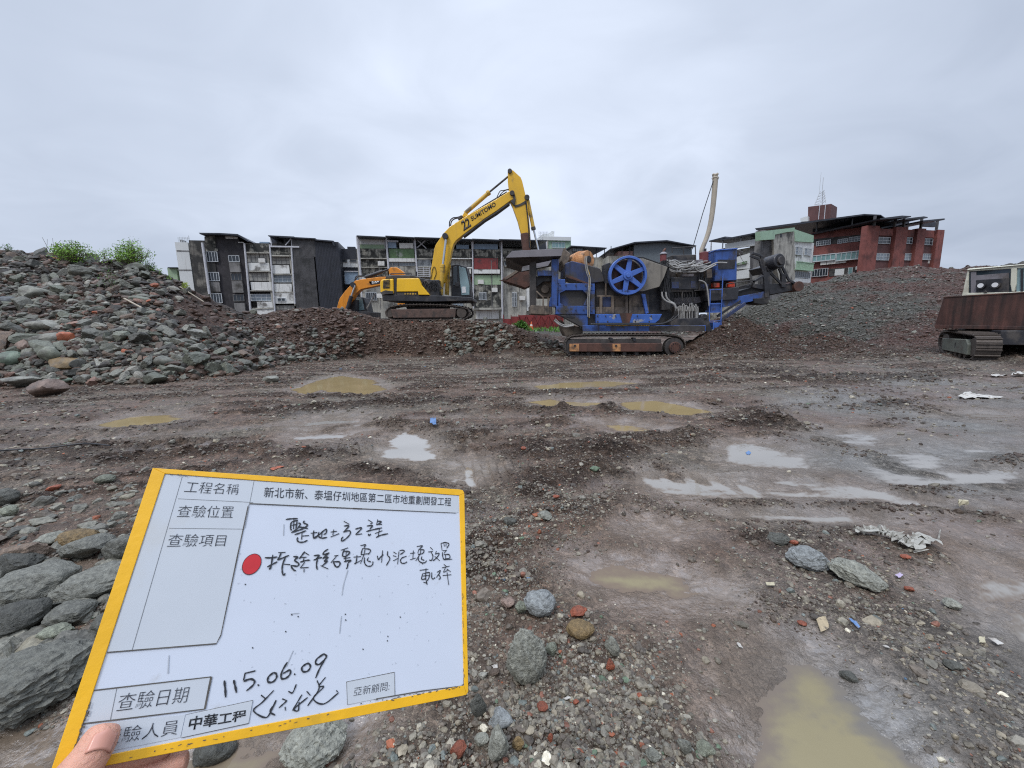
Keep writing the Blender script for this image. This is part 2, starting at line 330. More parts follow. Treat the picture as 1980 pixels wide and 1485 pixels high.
    z = z + .85*ridge*(1+.7*fbm(X*5, Y*9, 3, 99)+.5*np.abs(fbm(X*17, Y*21, 2, 98)))
    m = sst(.45, -.02, sdmin)*(1-hm)
    zb = ZW - np.where(slope < .1, .010, 0)*sst(.05, -.1, sdmin) + np.clip(sdmin, -.2, .45)*slope + .5*(rough-.004)+.35*ridge+lug*.8
    z = z*(1-m)+zb*m
    z = z*1.0
    if not full: return z
    wet = np.maximum(wet, sst(.35, .0, sdmin))
    return z, dict(c=c, zh=zh, zm=zm, zr=zr, zc=zc, base=base, hm=hm, wet=np.maximum(wet, .24*(1-crumb))*(1-hm)*np.clip(1-ridge/.05, 0, 1), ridge=ridge, crumb=crumb*(1-m), sd=sdmin, rr=rr)
def _gi(X, Y):
    a = np.arctan2(X, Y); r = np.hypot(X, Y)
    return np.clip(np.interp(a, th, np.arange(len(th))), 0, len(th)-1.001), np.clip(np.interp(r, rv, np.arange(len(rv))), 0, len(rv)-1.001)
def ground_z(X, Y):
    i, j = _gi(np.asarray(X, float), np.asarray(Y, float)); i0 = i.astype(int); j0 = j.astype(int); u = i-i0; v = j-j0
    return (GZ[j0, i0]*(1-u)+GZ[j0, i0+1]*u)*(1-v)+(GZ[j0+1, i0]*(1-u)+GZ[j0+1, i0+1]*u)*v
def ground_at(X, Y):
    i, j = _gi(X, Y); i = np.round(i).astype(int); j = np.round(j).astype(int); return {k: a[j, i] for k, a in A.items()}
def hits(px, py, y0=.8, y1=48, n=300):
    """where the sight lines of these photo points meet the ground"""
    px = np.asarray(px, float); py = np.asarray(py, float)
    d = CMn @ np.stack([(px-CX)/FPX, -(py-CY)/FPX, -np.ones_like(px)])
    Ys = np.exp(np.linspace(math.log(y0), math.log(y1), n))[None, :]
    t = Ys/d[1][:, None]; X = d[0][:, None]*t; Zr = EYE+d[2][:, None]*t
    Zt = ground_z(X, np.broadcast_to(Ys, X.shape)); below = Zr < Zt
    ok = below.any(1); i = np.argmax(below, 1); i = np.where(ok, np.maximum(i, 1), n-1); j = np.arange(len(px))
    a = (Zr-Zt)[j, i-1]; b = (Zr-Zt)[j, i]; u = np.clip(a/(a-b+1e-9), 0, 1)
    Yv = Ys[0, i-1]*(1-u)+Ys[0, i]*u; Xv = d[0]*Yv/d[1]; return Xv, Yv, ground_z(Xv, Yv), ok
def zg(x, y): return float(ground_z(np.array([x]), np.array([y]))[0])

# ------------------------------------------------------------------ the sheet of ground, in one height field cut into its landforms
th = np.concatenate([np.linspace(-180, -66, 24)[:-1], np.linspace(-66, 66, 1000), np.linspace(66, 180, 24)[1:]])*np.pi/180
rv = np.concatenate([[.25], np.exp(np.linspace(math.log(.55), math.log(3.4), 250)), np.exp(np.linspace(math.log(3.42), math.log(52), 520)), np.exp(np.linspace(math.log(54), math.log(2500), 24))])
TH, RR = np.meshgrid(th, rv); GX = RR*np.sin(TH); GY = RR*np.cos(TH)
GZ, A = terrain(GX, GY, True)
def srgb(c): c = np.asarray(c, float)/255; return np.where(c <= .04045, c/12.92, ((c+.055)/1.055)**2.4)
def lerp(a, b, t): return a*(1-t[..., None])+b*t[..., None]
nA = fbm(GX*.45, GY*.6, 4, 101); nB = fbm(GX*2.2, GY*2.6, 4, 111); nC = fbm(GX*.16, GY*.16, 3, 121)
ones = np.ones(GX.shape+(3,))
col = lerp(srgb((98,79,66))*ones, srgb((102,93,81))*ones, np.clip(.35+.9*nA+.3*nB, 0, 1))
col = lerp(col, lerp(srgb((54,41,32))*ones, srgb((80,64,52))*ones, np.clip(.4+.9*nB, 0, 1)), np.clip(A['crumb'], 0, 1)*.85)
col = lerp(col, srgb((54,42,34))*ones, np.clip(A['ridge']/.04, 0, 1)*.9)
col = lerp(col, srgb((114,100,86))*ones, np.clip(sst(.55, -.1, A['sd'])*.7, 0, 1))
greyside = sst(1350, 1750, A['c'])*sst(30, 2, A['rr'])
col = lerp(col, srgb((102,100,95))*ones, np.clip(greyside*.55*(.8+.8*nA), 0, 1))
def paint(h, c0, c1, m):
    global col
    col = lerp(col, lerp(srgb(c0)*ones, srgb(c1)*ones, np.clip(m, 0, 1)), sst(.03, .35, h))
paint(A['zm'], (74,56,46), (90,75,64), .35+.8*nB+.5*nA)
paint(A['zh'], (54,49,43), (74,56,46), .25+1.6*nA+.5*nB+.75*sst(300, 480, A['c']))  # heap soil darkened to paint deeper shade into gaps between chunks
paint(A['zr'], (76,74,67), (78,58,50), .15+1.7*nC+.9*nA+.4*nB+.7*sst(1560, 1720, A['c']))
paint(A['zc'], (62,47,38), (78,62,51), .4+.8*nB)
me = bpy.data.meshes.new('ground_all')
nr, nt_ = GX.shape
idx = np.arange(nr*nt_).reshape(nr, nt_)
quads = np.stack([idx[:-1, :-1], idx[:-1, 1:], idx[1:, 1:], idx[1:, :-1]], -1).reshape(-1, 4)[:, ::-1]
V3 = np.stack([GX, GY, GZ], -1).reshape(-1, 3); C3 = np.concatenate([col.reshape(-1, 3), A['wet'].reshape(-1, 1)], 1)
reg = np.zeros(GX.shape, int); 
reg[(A['zr'] > .12)] = 3; reg[(A['zm'] > .12) & (A['zm'] >= A['zr'])] = 2; reg[(A['zh'] > .12) & (A['zh'] >= A['zm'])] = 1
freg = reg[:-1, :-1].reshape(-1)
def mesh_np(name, V, F, mat, attr=None, smooth=True, aname='gcol'):
    me = bpy.data.meshes.new(name); n = F.shape[1]
    me.vertices.add(len(V)); me.vertices.foreach_set('co', V.astype(np.float32).ravel())
    me.loops.add(F.size); me.loops.foreach_set('vertex_index', F.astype(np.int32).ravel())
    me.polygons.add(len(F)); me.polygons.foreach_set('loop_start', np.arange(0, F.size, n, dtype=np.int32)); me.polygons.foreach_set('loop_total', np.full(len(F), n, np.int32))
    me.update(calc_edges=True); me.validate()
    if attr is not None:
        a = me.attributes.new(aname, 'FLOAT_COLOR', 'POINT'); a.data.foreach_set('color', attr.astype(np.float32).ravel())
    me.polygons.foreach_set('use_smooth', np.full(len(F), smooth)); me.materials.append(mat)
    o = bpy.data.objects.new(name, me); COL.objects.link(o); return o
def ground_mat():
    m = bpy.data.materials.new('wet_mud'); m.use_nodes = True; t = m.node_tree; b = t.nodes['Principled BSDF']; l = t.links.new
    nn = lambda ty, **k: [setattr(q := t.nodes.new(ty), a, v) for a, v in k.items()] and q if k else t.nodes.new(ty)
    at = t.nodes.new('ShaderNodeAttribute'); at.attribute_name = 'gcol'
    c = t.nodes.new('ShaderNodeTexCoord').outputs['Object']
    def noise(s, d=6, r=.65): q = t.nodes.new('ShaderNodeTexNoise'); q.inputs['Scale'].default_value = s; q.inputs['Detail'].default_value = d; q.inputs['Roughness'].default_value = r; l(c, q.inputs['Vector']); return q.outputs[0]
    def rmp(v, a, bb, lo, hi): q = t.nodes.new('ShaderNodeMapRange'); l(v, q.inputs[0]); q.inputs[1].default_value = a; q.inputs[2].default_value = bb; q.inputs[3].default_value = lo; q.inputs[4].default_value = hi; return q.outputs[0]
    def mth(op, a, bb): 
        q = t.nodes.new('ShaderNodeMath'); q.operation = op
        for i, v in enumerate((a, bb)):
            if isinstance(v, (int, float)): q.inputs[i].default_value = v
            else: l(v, q.inputs[i])
        return q.outputs[0]
    wet = at.outputs['Alpha']
    vor = t.nodes.new('ShaderNodeTexVoronoi'); vor.inputs['Scale'].default_value = 38; vor.inputs['Randomness'].default_value = 1; l(c, vor.inputs['Vector'])
    vor2 = t.nodes.new('ShaderNodeTexVoronoi'); vor2.inputs['Scale'].default_value = 110; l(c, vor2.inputs['Vector'])
    hs = t.nodes.new('ShaderNodeHueSaturation'); l(at.outputs['Color'], hs.inputs['Color'])
    speck = mth('MULTIPLY', rmp(noise(9, 9), .32, .68, .5, 1.3), rmp(noise(60, 3), .3, .7, .8, 1.2))
    sp2 = t.nodes.new('ShaderNodeSeparateColor'); l(vor2.outputs['Color'], sp2.inputs[0])
    sp1 = t.nodes.new('ShaderNodeSeparateColor'); l(vor.outputs['Color'], sp1.inputs[0])
    vor0 = t.nodes.new('ShaderNodeTexVoronoi'); vor0.inputs['Scale'].default_value = 15; l(c, vor0.inputs['Vector']); sp0 = t.nodes.new('ShaderNodeSeparateColor'); l(vor0.outputs['Color'], sp0.inputs[0])
    grit = mth('MULTIPLY', rmp(sp2.outputs[0], 0, 1, .6, 1.4), mth('MULTIPLY', rmp(sp1.outputs[0], 0, 1, .62, 1.34), rmp(sp0.outputs[0], 0, 1, .72, 1.26)))
    drymask = rmp(wet, .0, .9, 1, .35)
    one = mth('ADD', mth('MULTIPLY', mth('SUBTRACT', mth('MULTIPLY', speck, grit), 1.0), drymask), 1.0)
    l(one, hs.inputs['Value']); l(hs.outputs[0], b.inputs['Base Color'])
    sheen = mth('MULTIPLY', wet, rmp(noise(2.3, 7), .40, .56, .25, 1.0))
    l(rmp(sheen, 0, 1, .7, .10), b.inputs['Roughness']); l(rmp(sheen, 0, 1, .22, 1.0), b.inputs['Specular IOR Level'])
    h = mth('ADD', mth('MULTIPLY', noise(24, 8), .045), mth('ADD', mth('MULTIPLY', vor.outputs['Distance'], -.018), mth('MULTIPLY', vor2.outputs['Distance'], -.008)))
    h = mth('ADD', mth('MULTIPLY', h, rmp(sheen, 0, 1, 1.0, .10)), mth('MULTIPLY', noise(5, 4), .010))
    bp = t.nodes.new('ShaderNodeBump'); bp.inputs['Distance'].default_value = 1.0; bp.inputs['Strength'].default_value = .9; l(h, bp.inputs['Height']); l(bp.outputs[0], b.inputs['Normal'])
    return m
GM = ground_mat()
for k, nm in enumerate(['ground', 'rubble_slope', 'soil_bank', 'gravel_hill']):
    f = quads[freg == k]; u, inv = np.unique(f, return_inverse=True)
    o = mesh_np(nm, V3[u], inv.reshape(f.shape), GM, C3[u]); tag(o, kind='structure')
# ------------------------------------------------------------------ standing water
def water_mat(key, c):
    m = bpy.data.materials.new('water_'+key); m.use_nodes = True; t = m.node_tree; b = t.nodes['Principled BSDF']; l = t.links.new
    co = t.nodes.new('ShaderNodeTexCoord').outputs['Object']
    n = t.nodes.new('ShaderNodeTexNoise'); n.inputs['Scale'].default_value = 1.7; n.inputs['Detail'].default_value = 4; l(co, n.inputs['Vector'])
    r = t.nodes.new('ShaderNodeMix'); r.data_type = 'RGBA'; l(n.outputs[0], r.inputs[0]); r.inputs[6].default_value = (*[x*.82 for x in c], 1); r.inputs[7].default_value = (*[min(1, x*1.18) for x in c], 1)
    at = t.nodes.new('ShaderNodeAttribute'); at.attribute_name = 'gcol'; r2 = t.nodes.new('ShaderNodeMix'); r2.data_type = 'RGBA'; l(at.outputs['Alpha'], r2.inputs[0]); l(at.outputs['Color'], r2.inputs[6]); l(r.outputs[2], r2.inputs[7]); l(r2.outputs[2], b.inputs['Base Color']); b.inputs['Roughness'].default_value = .035; b.inputs['IOR'].default_value = 1.33
    n2 = t.nodes.new('ShaderNodeTexNoise'); n2.inputs['Scale'].default_value = 22; n2.inputs['Detail'].default_value = 2; l(co, n2.inputs['Vector'])
    bp = t.nodes.new('ShaderNodeBump'); bp.inputs['Distance'].default_value = .0006; l(n2.outputs[0], bp.inputs['Height']); l(bp.outputs[0], b.inputs['Normal'])
    return m
WM = {'tan': water_mat('tan', S(144,126,90)), 'grey': water_mat('grey', S(136,131,124)), 'pale': water_mat('pale', S(146,142,136)), 'mud': water_mat('mud', S(130,120,92))}  # grey and pale lightened: reflected sky is painted into the base colour
gx, gy = GX.reshape(-1), GY.reshape(-1); vis = (RR.reshape(-1) < 26)
for ip, (k, (pg, w)) in enumerate(PUDG.items()):
    sd = np.full(gx.shape, 9.0); sd[vis] = seg_sd(pg, gx[vis], gy[vis])
    keep = (sd[quads] < .28).all(1); f = quads[keep]
    if not len(f): continue
    u, inv = np.unique(f, return_inverse=True); v = V3[u].copy(); zw_ = ZW-.0008*ip; dep = np.clip((zw_-v[:, 2])/(.020 if w == 'mud' else .007), 0, 1); ca = np.concatenate([C3[u, :3], (dep*dep*(3-2*dep))[:, None]], 1); v[:, 2] = zw_
    tag(mesh_np('puddle_water', v, inv.reshape(f.shape), WM[w], ca), kind='structure')
# ------------------------------------------------------------------ broken stone and concrete
def ico(sub):
    bm = bmesh.new(); bmesh.ops.create_icosphere(bm, subdivisions=sub, radius=1); v = np.array([x.co[:] for x in bm.verts]); f = np.array([[q.index for q in p.verts] for p in bm.faces]); bm.free(); return v, f
ICO = {k: ico(k) for k in (1, 2, 3, 4, 5)}
def n3(v, s, seed, o=3): return (fbm(v[:, 0]*s+v[:, 2]*s*.7, v[:, 1]*s-v[:, 2]*s*.6, o, seed)+fbm(v[:, 2]*s+11, v[:, 0]*s*.8-v[:, 1]*s*.5, o, seed+3))*.5
def rock(sub, seed, planes=9, soft=.10, fine=.05, roundness=0.0, flat=1.0, box=False):
    """an angular lump: a ball cut back by random fracture planes, then roughened"""
    r = np.random.default_rng(seed); v, f = ICO[sub]; v = v.copy()
    rad = np.full(len(v), 1.15)
    if box:
        for ax in np.concatenate([np.eye(3), -np.eye(3)]):
            n = ax+r.normal(size=3)*.16; n /= np.linalg.norm(n); d = r.uniform(.5, .82); q = v @ n; rad = np.minimum(rad, np.where(q > .05, d/np.maximum(q, .05), 9))
    for _ in range(planes):
        n = r.normal(size=3); n /= np.linalg.norm(n); d = r.uniform(.52, .85); q = v @ n; rad = np.minimum(rad, np.where(q > .05, d/np.maximum(q, .05), 9))
    rad = rad*(1-roundness)+roundness*.85
    p = v*rad[:, None]; p = p + v*(soft*n3(p, 1.4, seed, 3) + fine*n3(p, 5.5, seed+9, 3) + fine*.5*n3(p, 17, seed+19, 2))[:, None]
    p[:, 2] *= flat; return p, f
def rock_mat(key, col, var=.4, scale=7, rough=.6, objrand=.28, bump=.012, bscale=26, dirt=(.05,.043,.038), amt=.55):
    col = (col[0]*.9, col[1]*.885, col[2]*.78)
    return pm(key, col, rough=rough, var=var, scale=scale, dirt=dirt, amt=amt, dscale=2.2, bump=bump, bscale=bscale, objrand=objrand, detail=9, dsoft=.22)
MR_COL = dict(slate=S(104,104,101), grey=S(134,134,129), green=S(116,119,109), brown=S(106,91,82), dark=S(82,82,79), pale=S(146,144,140), pink=S(122,104,98), brick=S(146,78,56), tan=S(118,98,68), mint=S(108,118,110), blue=S(122,125,130))
MR = {'slate': rock_mat('chunk_slate', S(100,100,97)), 'grey': rock_mat('chunk_grey', S(112,112,107)), 'green': rock_mat('chunk_green', S(102,105,97)), 'brown': rock_mat('chunk_brown', S(102,86,76)), 'dark': rock_mat('chunk_dark', S(82,82,79)),
      'pale': rock_mat('chunk_pale', S(138,137,133)), 'pink': rock_mat('chunk_pink', S(118,100,94)), 'brick': rock_mat('chunk_brick', S(150,84,60), amt=.5), 'tan': rock_mat('chunk_tan', S(116,96,68), amt=.45), 'mint': rock_mat('chunk_mint', S(104,118,108), amt=.5), 'blue': rock_mat('chunk_blue', S(100,104,112), amt=.5)}
MRN = {k: rock_mat('near_'+k, tuple(MR_COL[k]), bump=.011, bscale=110, scale=48, var=.5, amt=.8 if k == 'brick' else .55) for k in MR}
VAR = []
for k in range(16):
    p, f = rock(4, 300+k, 4+k % 5 if k % 4 else 13, .045, .045, 0.0, 1.0 if k % 3 else .7, k % 4 > 0); VAR.append((p, f))
VMESH = {}
def rock_mesh(k, key):
    if (k, key) not in VMESH:
        p, f = VAR[k]; o = mesh_np('rubble_chunk', p, f, MR[key], None, True); m = o.data; bpy.data.objects.remove(o)
        try: m.set_sharp_from_angle(angle=R(20))
        except Exception: pass
        VMESH[(k, key)] = m
    return VMESH[(k, key)]
def put_rock(name, mesh, loc, size, rot, label, cat, group=None):
    o = bpy.data.objects.new(name, mesh); COL.objects.link(o); o.location = loc; o.scale = size; o.rotation_euler = rot; return tag(o, label, cat, group)
# the chunks of the heap on the left: each one that reads in the picture is a thing
NCH = 270
u = RNG.random((6000, 2)); px = u[:, 0]**1.15*640-15; py = 490+u[:, 1]*270
hx, hy, hz, ok = hits(px, py); T = ground_at(hx, hy)
den = np.where(py > 575+.15*px, 1.0, np.where(px < 300, .75, .12))*np.where((px > 380) & (py < 660), .12, 1)
keep = ok & (T['zh'] > .1) & (T['zh'] > T['zm']) & (RNG.random(len(px)) < den)
px, py, hx, hy, hz = px[keep], py[keep], hx[keep], hy[keep], hz[keep]
taken = []; chunks = []
for i in range(len(px)):
    s = float(np.clip(RNG.lognormal(math.log(.165), .45), .10, .46))*(1.0 if py[i] > 600 else .85)
    if px[i] > 420: s *= .72
    if all((hx[i]-a)**2+(hy[i]-b)**2+(hz[i]-c)**2 > (.56*(s+r))**2 for a, b, c, r in taken):
        taken.append((hx[i], hy[i], hz[i], s)); chunks.append((px[i], py[i], hx[i], hy[i], hz[i], s))
chunks.sort(key=lambda q: -q[5]/q[3]); chunks = chunks[:NCH]
KEYS = ['grey']*9+['green']*5+['brown']*3+['dark']*4+['pale']*2+['pink']
for q in chunks:
    k = int(RNG.integers(16)); key = KEYS[int(RNG.integers(len(KEYS)))]; s = q[5]
    put_rock('rubble_chunk', rock_mesh(k, key), (q[2], q[3], q[4]+.18*s), (s*RNG.uniform(.9, 1.35), s*RNG.uniform(.8, 1.15), s*RNG.uniform(.6, .95)), (RNG.normal()*.45, RNG.normal()*.45, RNG.uniform(0, 6.28)),
             'broken piece of concrete rubble lying on the slope of the big left hand heap', 'rubble', 'broken concrete pieces on the left heap')
# stones one can point at: (name, photo column, row of the foot, width, height in photo pixels, colour, variant/roundness, label, category, yaw, tilt)
def stone(name, cx, fy, w, h, key, seed, label, cat='stone', planes=9, rnd=0.0, yaw=0.0, tilt=0.0, thick=1.0, sub=4, fine=.05, sink=.12, group=None):
    X, Y, Z, ok = hits([cx], [fy]); X, Y, Z = float(X[0]), float(Y[0]), float(Z[0])
    t = math.hypot(Y, 0); d = ray(cx, fy); dist = Y/d.y*1.0
    W_ = w/FPX*dist; H_ = h/FPX*dist
    el = math.atan2(EYE-Z, math.hypot(X, Y)); Dp = W_*.8*thick
    Hz = max((H_-Dp*math.sin(el)*.75)/max(.3, math.cos(el)), H_*.38, .5*W_ if dist < 4 else 0)
    p, f = rock(sub, seed, planes, .13, fine*1.5, rnd if rnd > .5 else rnd+(.3 if dist < 4 else .12))
    p = p/np.abs(p).max(0)
    o = mesh_np(name, p*np.array([W_/2, Dp/2, Hz/2]), f, MRN[key] if dist < 5 else MR[key], None, True)
    try: o.data.set_sharp_from_angle(angle=R(32 if dist < 5 else 42))
    except Exception: pass
    fwd = Vector((X, Y, 0)).normalized(); c = Vector((X, Y, Z))+fwd*Dp*.42; o.location = (c.x, c.y, Z+Hz*(.5-sink)); o.rotation_euler = (0, tilt, -math.atan2(X, Y)*.6+yaw); return tag(o, label, cat, group)
st = stone
st('boulder', 82, 1392, 205, 165, 'slate', 41, 'big rough blue grey boulder at the bottom left corner beside the board', 'boulder', 6, .52, sub=5, fine=.07)
st('boulder', 30, 1232, 110, 90, 'dark', 42, 'dark boulder cut by the left edge just behind the big blue grey boulder', 'boulder', sub=4)
st('boulder', 62, 1180, 150, 95, 'slate', 43, 'wide low grey boulder at the left edge in front of the flat brown slab', 'boulder', sub=4, fine=.06)
st('boulder', 190, 1165, 128, 72, 'slate', 44, 'rounded grey boulder touching the yellow edge of the board beside a tiny puddle', 'boulder', rnd=.3, sub=4, fine=.06)
st('boulder', 172, 1085, 84, 62, 'slate', 45, 'blocky grey concrete lump with a flat lit top behind the tiny puddle', 'rubble', sub=4)
st('rubble_slab', 248, 1090, 78, 66, 'slate', 46, 'leaning grey slab half hidden by the upper left yellow edge of the board', 'rubble', 6, thick=.7)
st('flat_stone', 62, 1094, 92, 36, 'brown', 47, 'flat brown slab between the grey boulders at the left edge', 'stone', 6, thick=.8)
st('flat_stone', 152, 1056, 66, 34, 'tan', 48, 'smooth flat tan stone leaning behind the blocky grey lump', 'stone', 6, .6)
st('boulder', 150, 1212, 86, 48, 'slate', 49, 'low grey boulder directly below the tiny puddle', 'boulder', rnd=.2)
st('boulder', 40, 1110, 85, 45, 'dark', 50, 'dark grey lump next to the flat brown slab at the left edge', 'boulder')
st('stone', 205, 936, 34, 24, 'green', 51, 'greenish round stone alone on the gravel left of the board top', 'stone', rnd=.5)
st('stone', 14, 978, 40, 42, 'dark', 52, 'dark stone at the left edge above the tan rock pieces', 'stone', rnd=.3)
st('stone', 16, 1002, 38, 30, 'green', 53, 'pale greenish stone at the left edge under the dark stone', 'stone', rnd=.3)
st('stone', 98, 1058, 50, 28, 'grey', 54, 'small grey stone left of the flat tan stone', 'stone')
st('stone', 215, 1226, 60, 52, 'dark', 55, 'dark stone pinched between the low grey boulder and the board edge', 'stone')
st('stone', 110, 1240, 60, 30, 'green', 56, 'flat greenish stone above the big blue grey boulder', 'stone', 7)
st('stone', 420, 1478, 78, 60, 'dark', 57, 'dark wet stone standing in the puddle under the board', 'stone', sub=4)
st('boulder', 608, 1500, 140, 82, 'grey', 58, 'speckled grey boulder below the lower edge of the board', 'boulder', rnd=.3, sub=5, fine=.07)
st('concrete_chunk', 1018, 1330, 86, 118, 'grey', 61, 'rough grey concrete lump with a pointed top right of the board', 'rubble', 8, .1, thick=.9, sub=5, fine=.07)
st('concrete_core', 1043, 1198, 66, 62, 'blue', 62, 'blue grey concrete lump with a flat round top above the pointed lump', 'rubble', 12, .45, sub=4)
st('cobble', 1122, 1240, 56, 44, 'tan', 63, 'smooth oval brown cobble lying right of the concrete lumps', 'cobble', 3, .93, fine=.01, sub=4)
st('stone', 1184, 1272, 31, 42, 'grey', 64, 'small grey pointed stone right below the brown cobble', 'stone')
st('stone', 1066, 1270, 27, 27, 'green', 65, 'small greenish stone touching the right flank of the pointed concrete lump', 'stone')
st('stone', 985, 1178, 34, 26, 'pink', 66, 'pinkish stone left of the flat topped concrete lump', 'stone')
st('stone', 1008, 1190, 26, 30, 'green', 67, 'greenish stone wedged against the flat topped concrete lump', 'stone')
st('boulder', 1562, 1106, 86, 50, 'blue', 68, 'broad blue grey rock on the gravel bank at the right, left of a touching pair', 'boulder', 8, .1, sub=5)
st('boulder', 1652, 1138, 98, 44, 'grey', 69, 'long grey rock on the gravel bank at the right, right of a touching pair', 'boulder', 8, .1, tilt=.22, sub=5)
st('stone', 1506, 1056, 48, 26, 'dark', 70, 'dark flat rock up the bank behind the touching pair of rocks', 'stone', 7)
st('stone', 925, 1392, 34, 52, 'dark', 71, 'dark upright stone just under the lower right corner of the board', 'stone')
st('stone', 968, 1412, 50, 34, 'blue', 72, 'bluish stone with a pale chipped end below the pointed concrete lump', 'stone')
st('stone', 968, 1480, 48, 66, 'grey', 73, 'long grey stone at the bottom edge right of the brown brick piece', 'stone')
st('stone', 932, 1446, 30, 26, 'grey', 74, 'light grey pebble above the brown brick piece at the bottom', 'stone', rnd=.4)
st('stone', 1002, 1454, 24, 30, 'tan', 75, 'small tan stone at the bottom beside the long grey stone', 'stone', rnd=.2)
st('stone', 957, 1310, 22, 18, 'brown', 76, 'small round brown pebble at the left foot of the pointed concrete lump', 'stone', rnd=.6)
st('stone', 934, 1316, 20, 18, 'pale', 77, 'small cream stone left of the round brown pebble', 'stone')
st('stone', 1324, 1462, 30, 34, 'grey', 78, 'grey angular stone at the bottom edge left of the largest puddle', 'stone')
st('stone', 1366, 1470, 40, 36, 'green', 79, 'greenish stone at the bottom edge touching the largest puddle', 'stone')
st('stone', 1262, 1478, 30, 30, 'grey', 80, 'grey stone at the bottom edge left of the angular one', 'stone')
st('stone', 1640, 1320, 32, 12, 'dark', 81, 'small dark stone breaking the surface of the largest puddle', 'stone')
st('stone', 1055, 1008, 34, 24, 'grey', 82, 'grey stone right of the board corner on the mid gravel', 'stone')
st('stone', 985, 1016, 30, 22, 'dark', 83, 'dark stone right of the upper right board corner', 'stone')
st('stone', 1835, 1178, 34, 18, 'grey', 84, 'flat pale grey stone on the right bank near the wet track', 'stone', 6)
st('stone', 1838, 1298, 34, 22, 'dark', 85, 'dark stone on the lower right bank', 'stone')
for i, (cx, fy, w, h, lab) in enumerate([(1118,1198,36,16,'long orange brick splinter behind the oval brown cobble'), (1180,1302,18,28,'upright orange brick bit below the grey pointed stone'), (1047,1380,27,20,'orange brick bit with a pale face under the pointed concrete lump'), (888,1470,34,34,'brown brick piece at the bottom edge below the board corner'),
    (105,950,24,16,'orange brick bit on the gravel left of the board'), (1064,1436,12,20,'upright orange brick bit near the bottom edge'), (1113,1366,14,12,'small red brick bit beside a white shard'), (536,908,24,8,'brick bit peeking over the top edge of the board'), (1757,1144,18,14,'orange brick bit on the right bank below the lilac scrap'), (1536,1054,18,10,'orange brick bit beside the dark flat rock'), (1550,1212,18,10,'orange brick bit on the bank left of the cardboard scrap'), (1236,1352,12,14,'orange brick bit between the board and the largest puddle'),(1750,1082,18,12,'orange brick bit under the white torn sheet'), (1075,965,14,10,'red brick bit right of the upper right board corner'), (1235,1135,10,8,'tiny red brick bit at the edge of the shallow muddy pool'), (1013,870,12,9,'red brick bit on the windrow right of the white pool')]):
    st('brick_fragment', cx, fy, w, h, 'brick', 120+i, lab, 'brick', 8, sub=3, fine=.03)
# picked-out pieces of the left heap
for i, (cx, fy, w, h, key, lab) in enumerate([(136,718,56,34,'tan','rounded tan boulder low on the left heap above the green slab'), (120,748,46,22,'mint','mint green slab at the foot of the left heap'), (90,768,68,42,'pink','flat pinkish slab leaning on the foot of the left heap'), (92,670,58,30,'pale','pale grey block in the left heap beside an orange lump'), (130,664,26,26,'brick','orange lump of brickwork beside the pale grey block'), (28,710,50,38,'mint','greenish boulder near the left edge low on the heap'), (42,750,62,26,'pale','long pale block at the foot of the heap left of the pinkish slab'), (92,644,62,26,'pale','flat topped pale slab above the pale grey block on the heap'), (245,688,14,14,'brick','small red brick bit in the middle of the left heap'), (66,582,56,32,'grey','large grey boulder halfway up the heap at the left'), (14,594,40,26,'blue','bluish block halfway up the heap at the left edge'), (112,682,34,22,'brown','brown block right of the pinkish boulder in the heap'), (52,684,30,30,'pink','pinkish boulder left of the brown block in the heap'),
    (266,526,44,20,'green','long greenish slab under the bushes at the top of the heap'), (270,588,34,18,'green','greenish slab on the brown soil below the leaning plant'), (390,700,26,12,'brick','cluster of red brick low on the heap'), (522,742,34,18,'pale','pale flat stone at the right foot of the heap'), (200,708,22,12,'mint','small turquoise tile bit in the middle of the heap'), (68,700,40,22,'dark','dark block left of the rounded tan boulder'), (105,710,40,42,'green','tall dark greenish block left of the tan boulder'),(300,744,40,30,'green','greenish block at the foot of the heap'),(320,716,34,30,'grey','blocky grey lump low on the right half of the heap')]):
    st('heap_stone', cx, fy, w, h, key, 160+i, lab, 'rubble', 8, .3 if key == 'tan' else .05, sub=3, sink=.02, thick=.9)

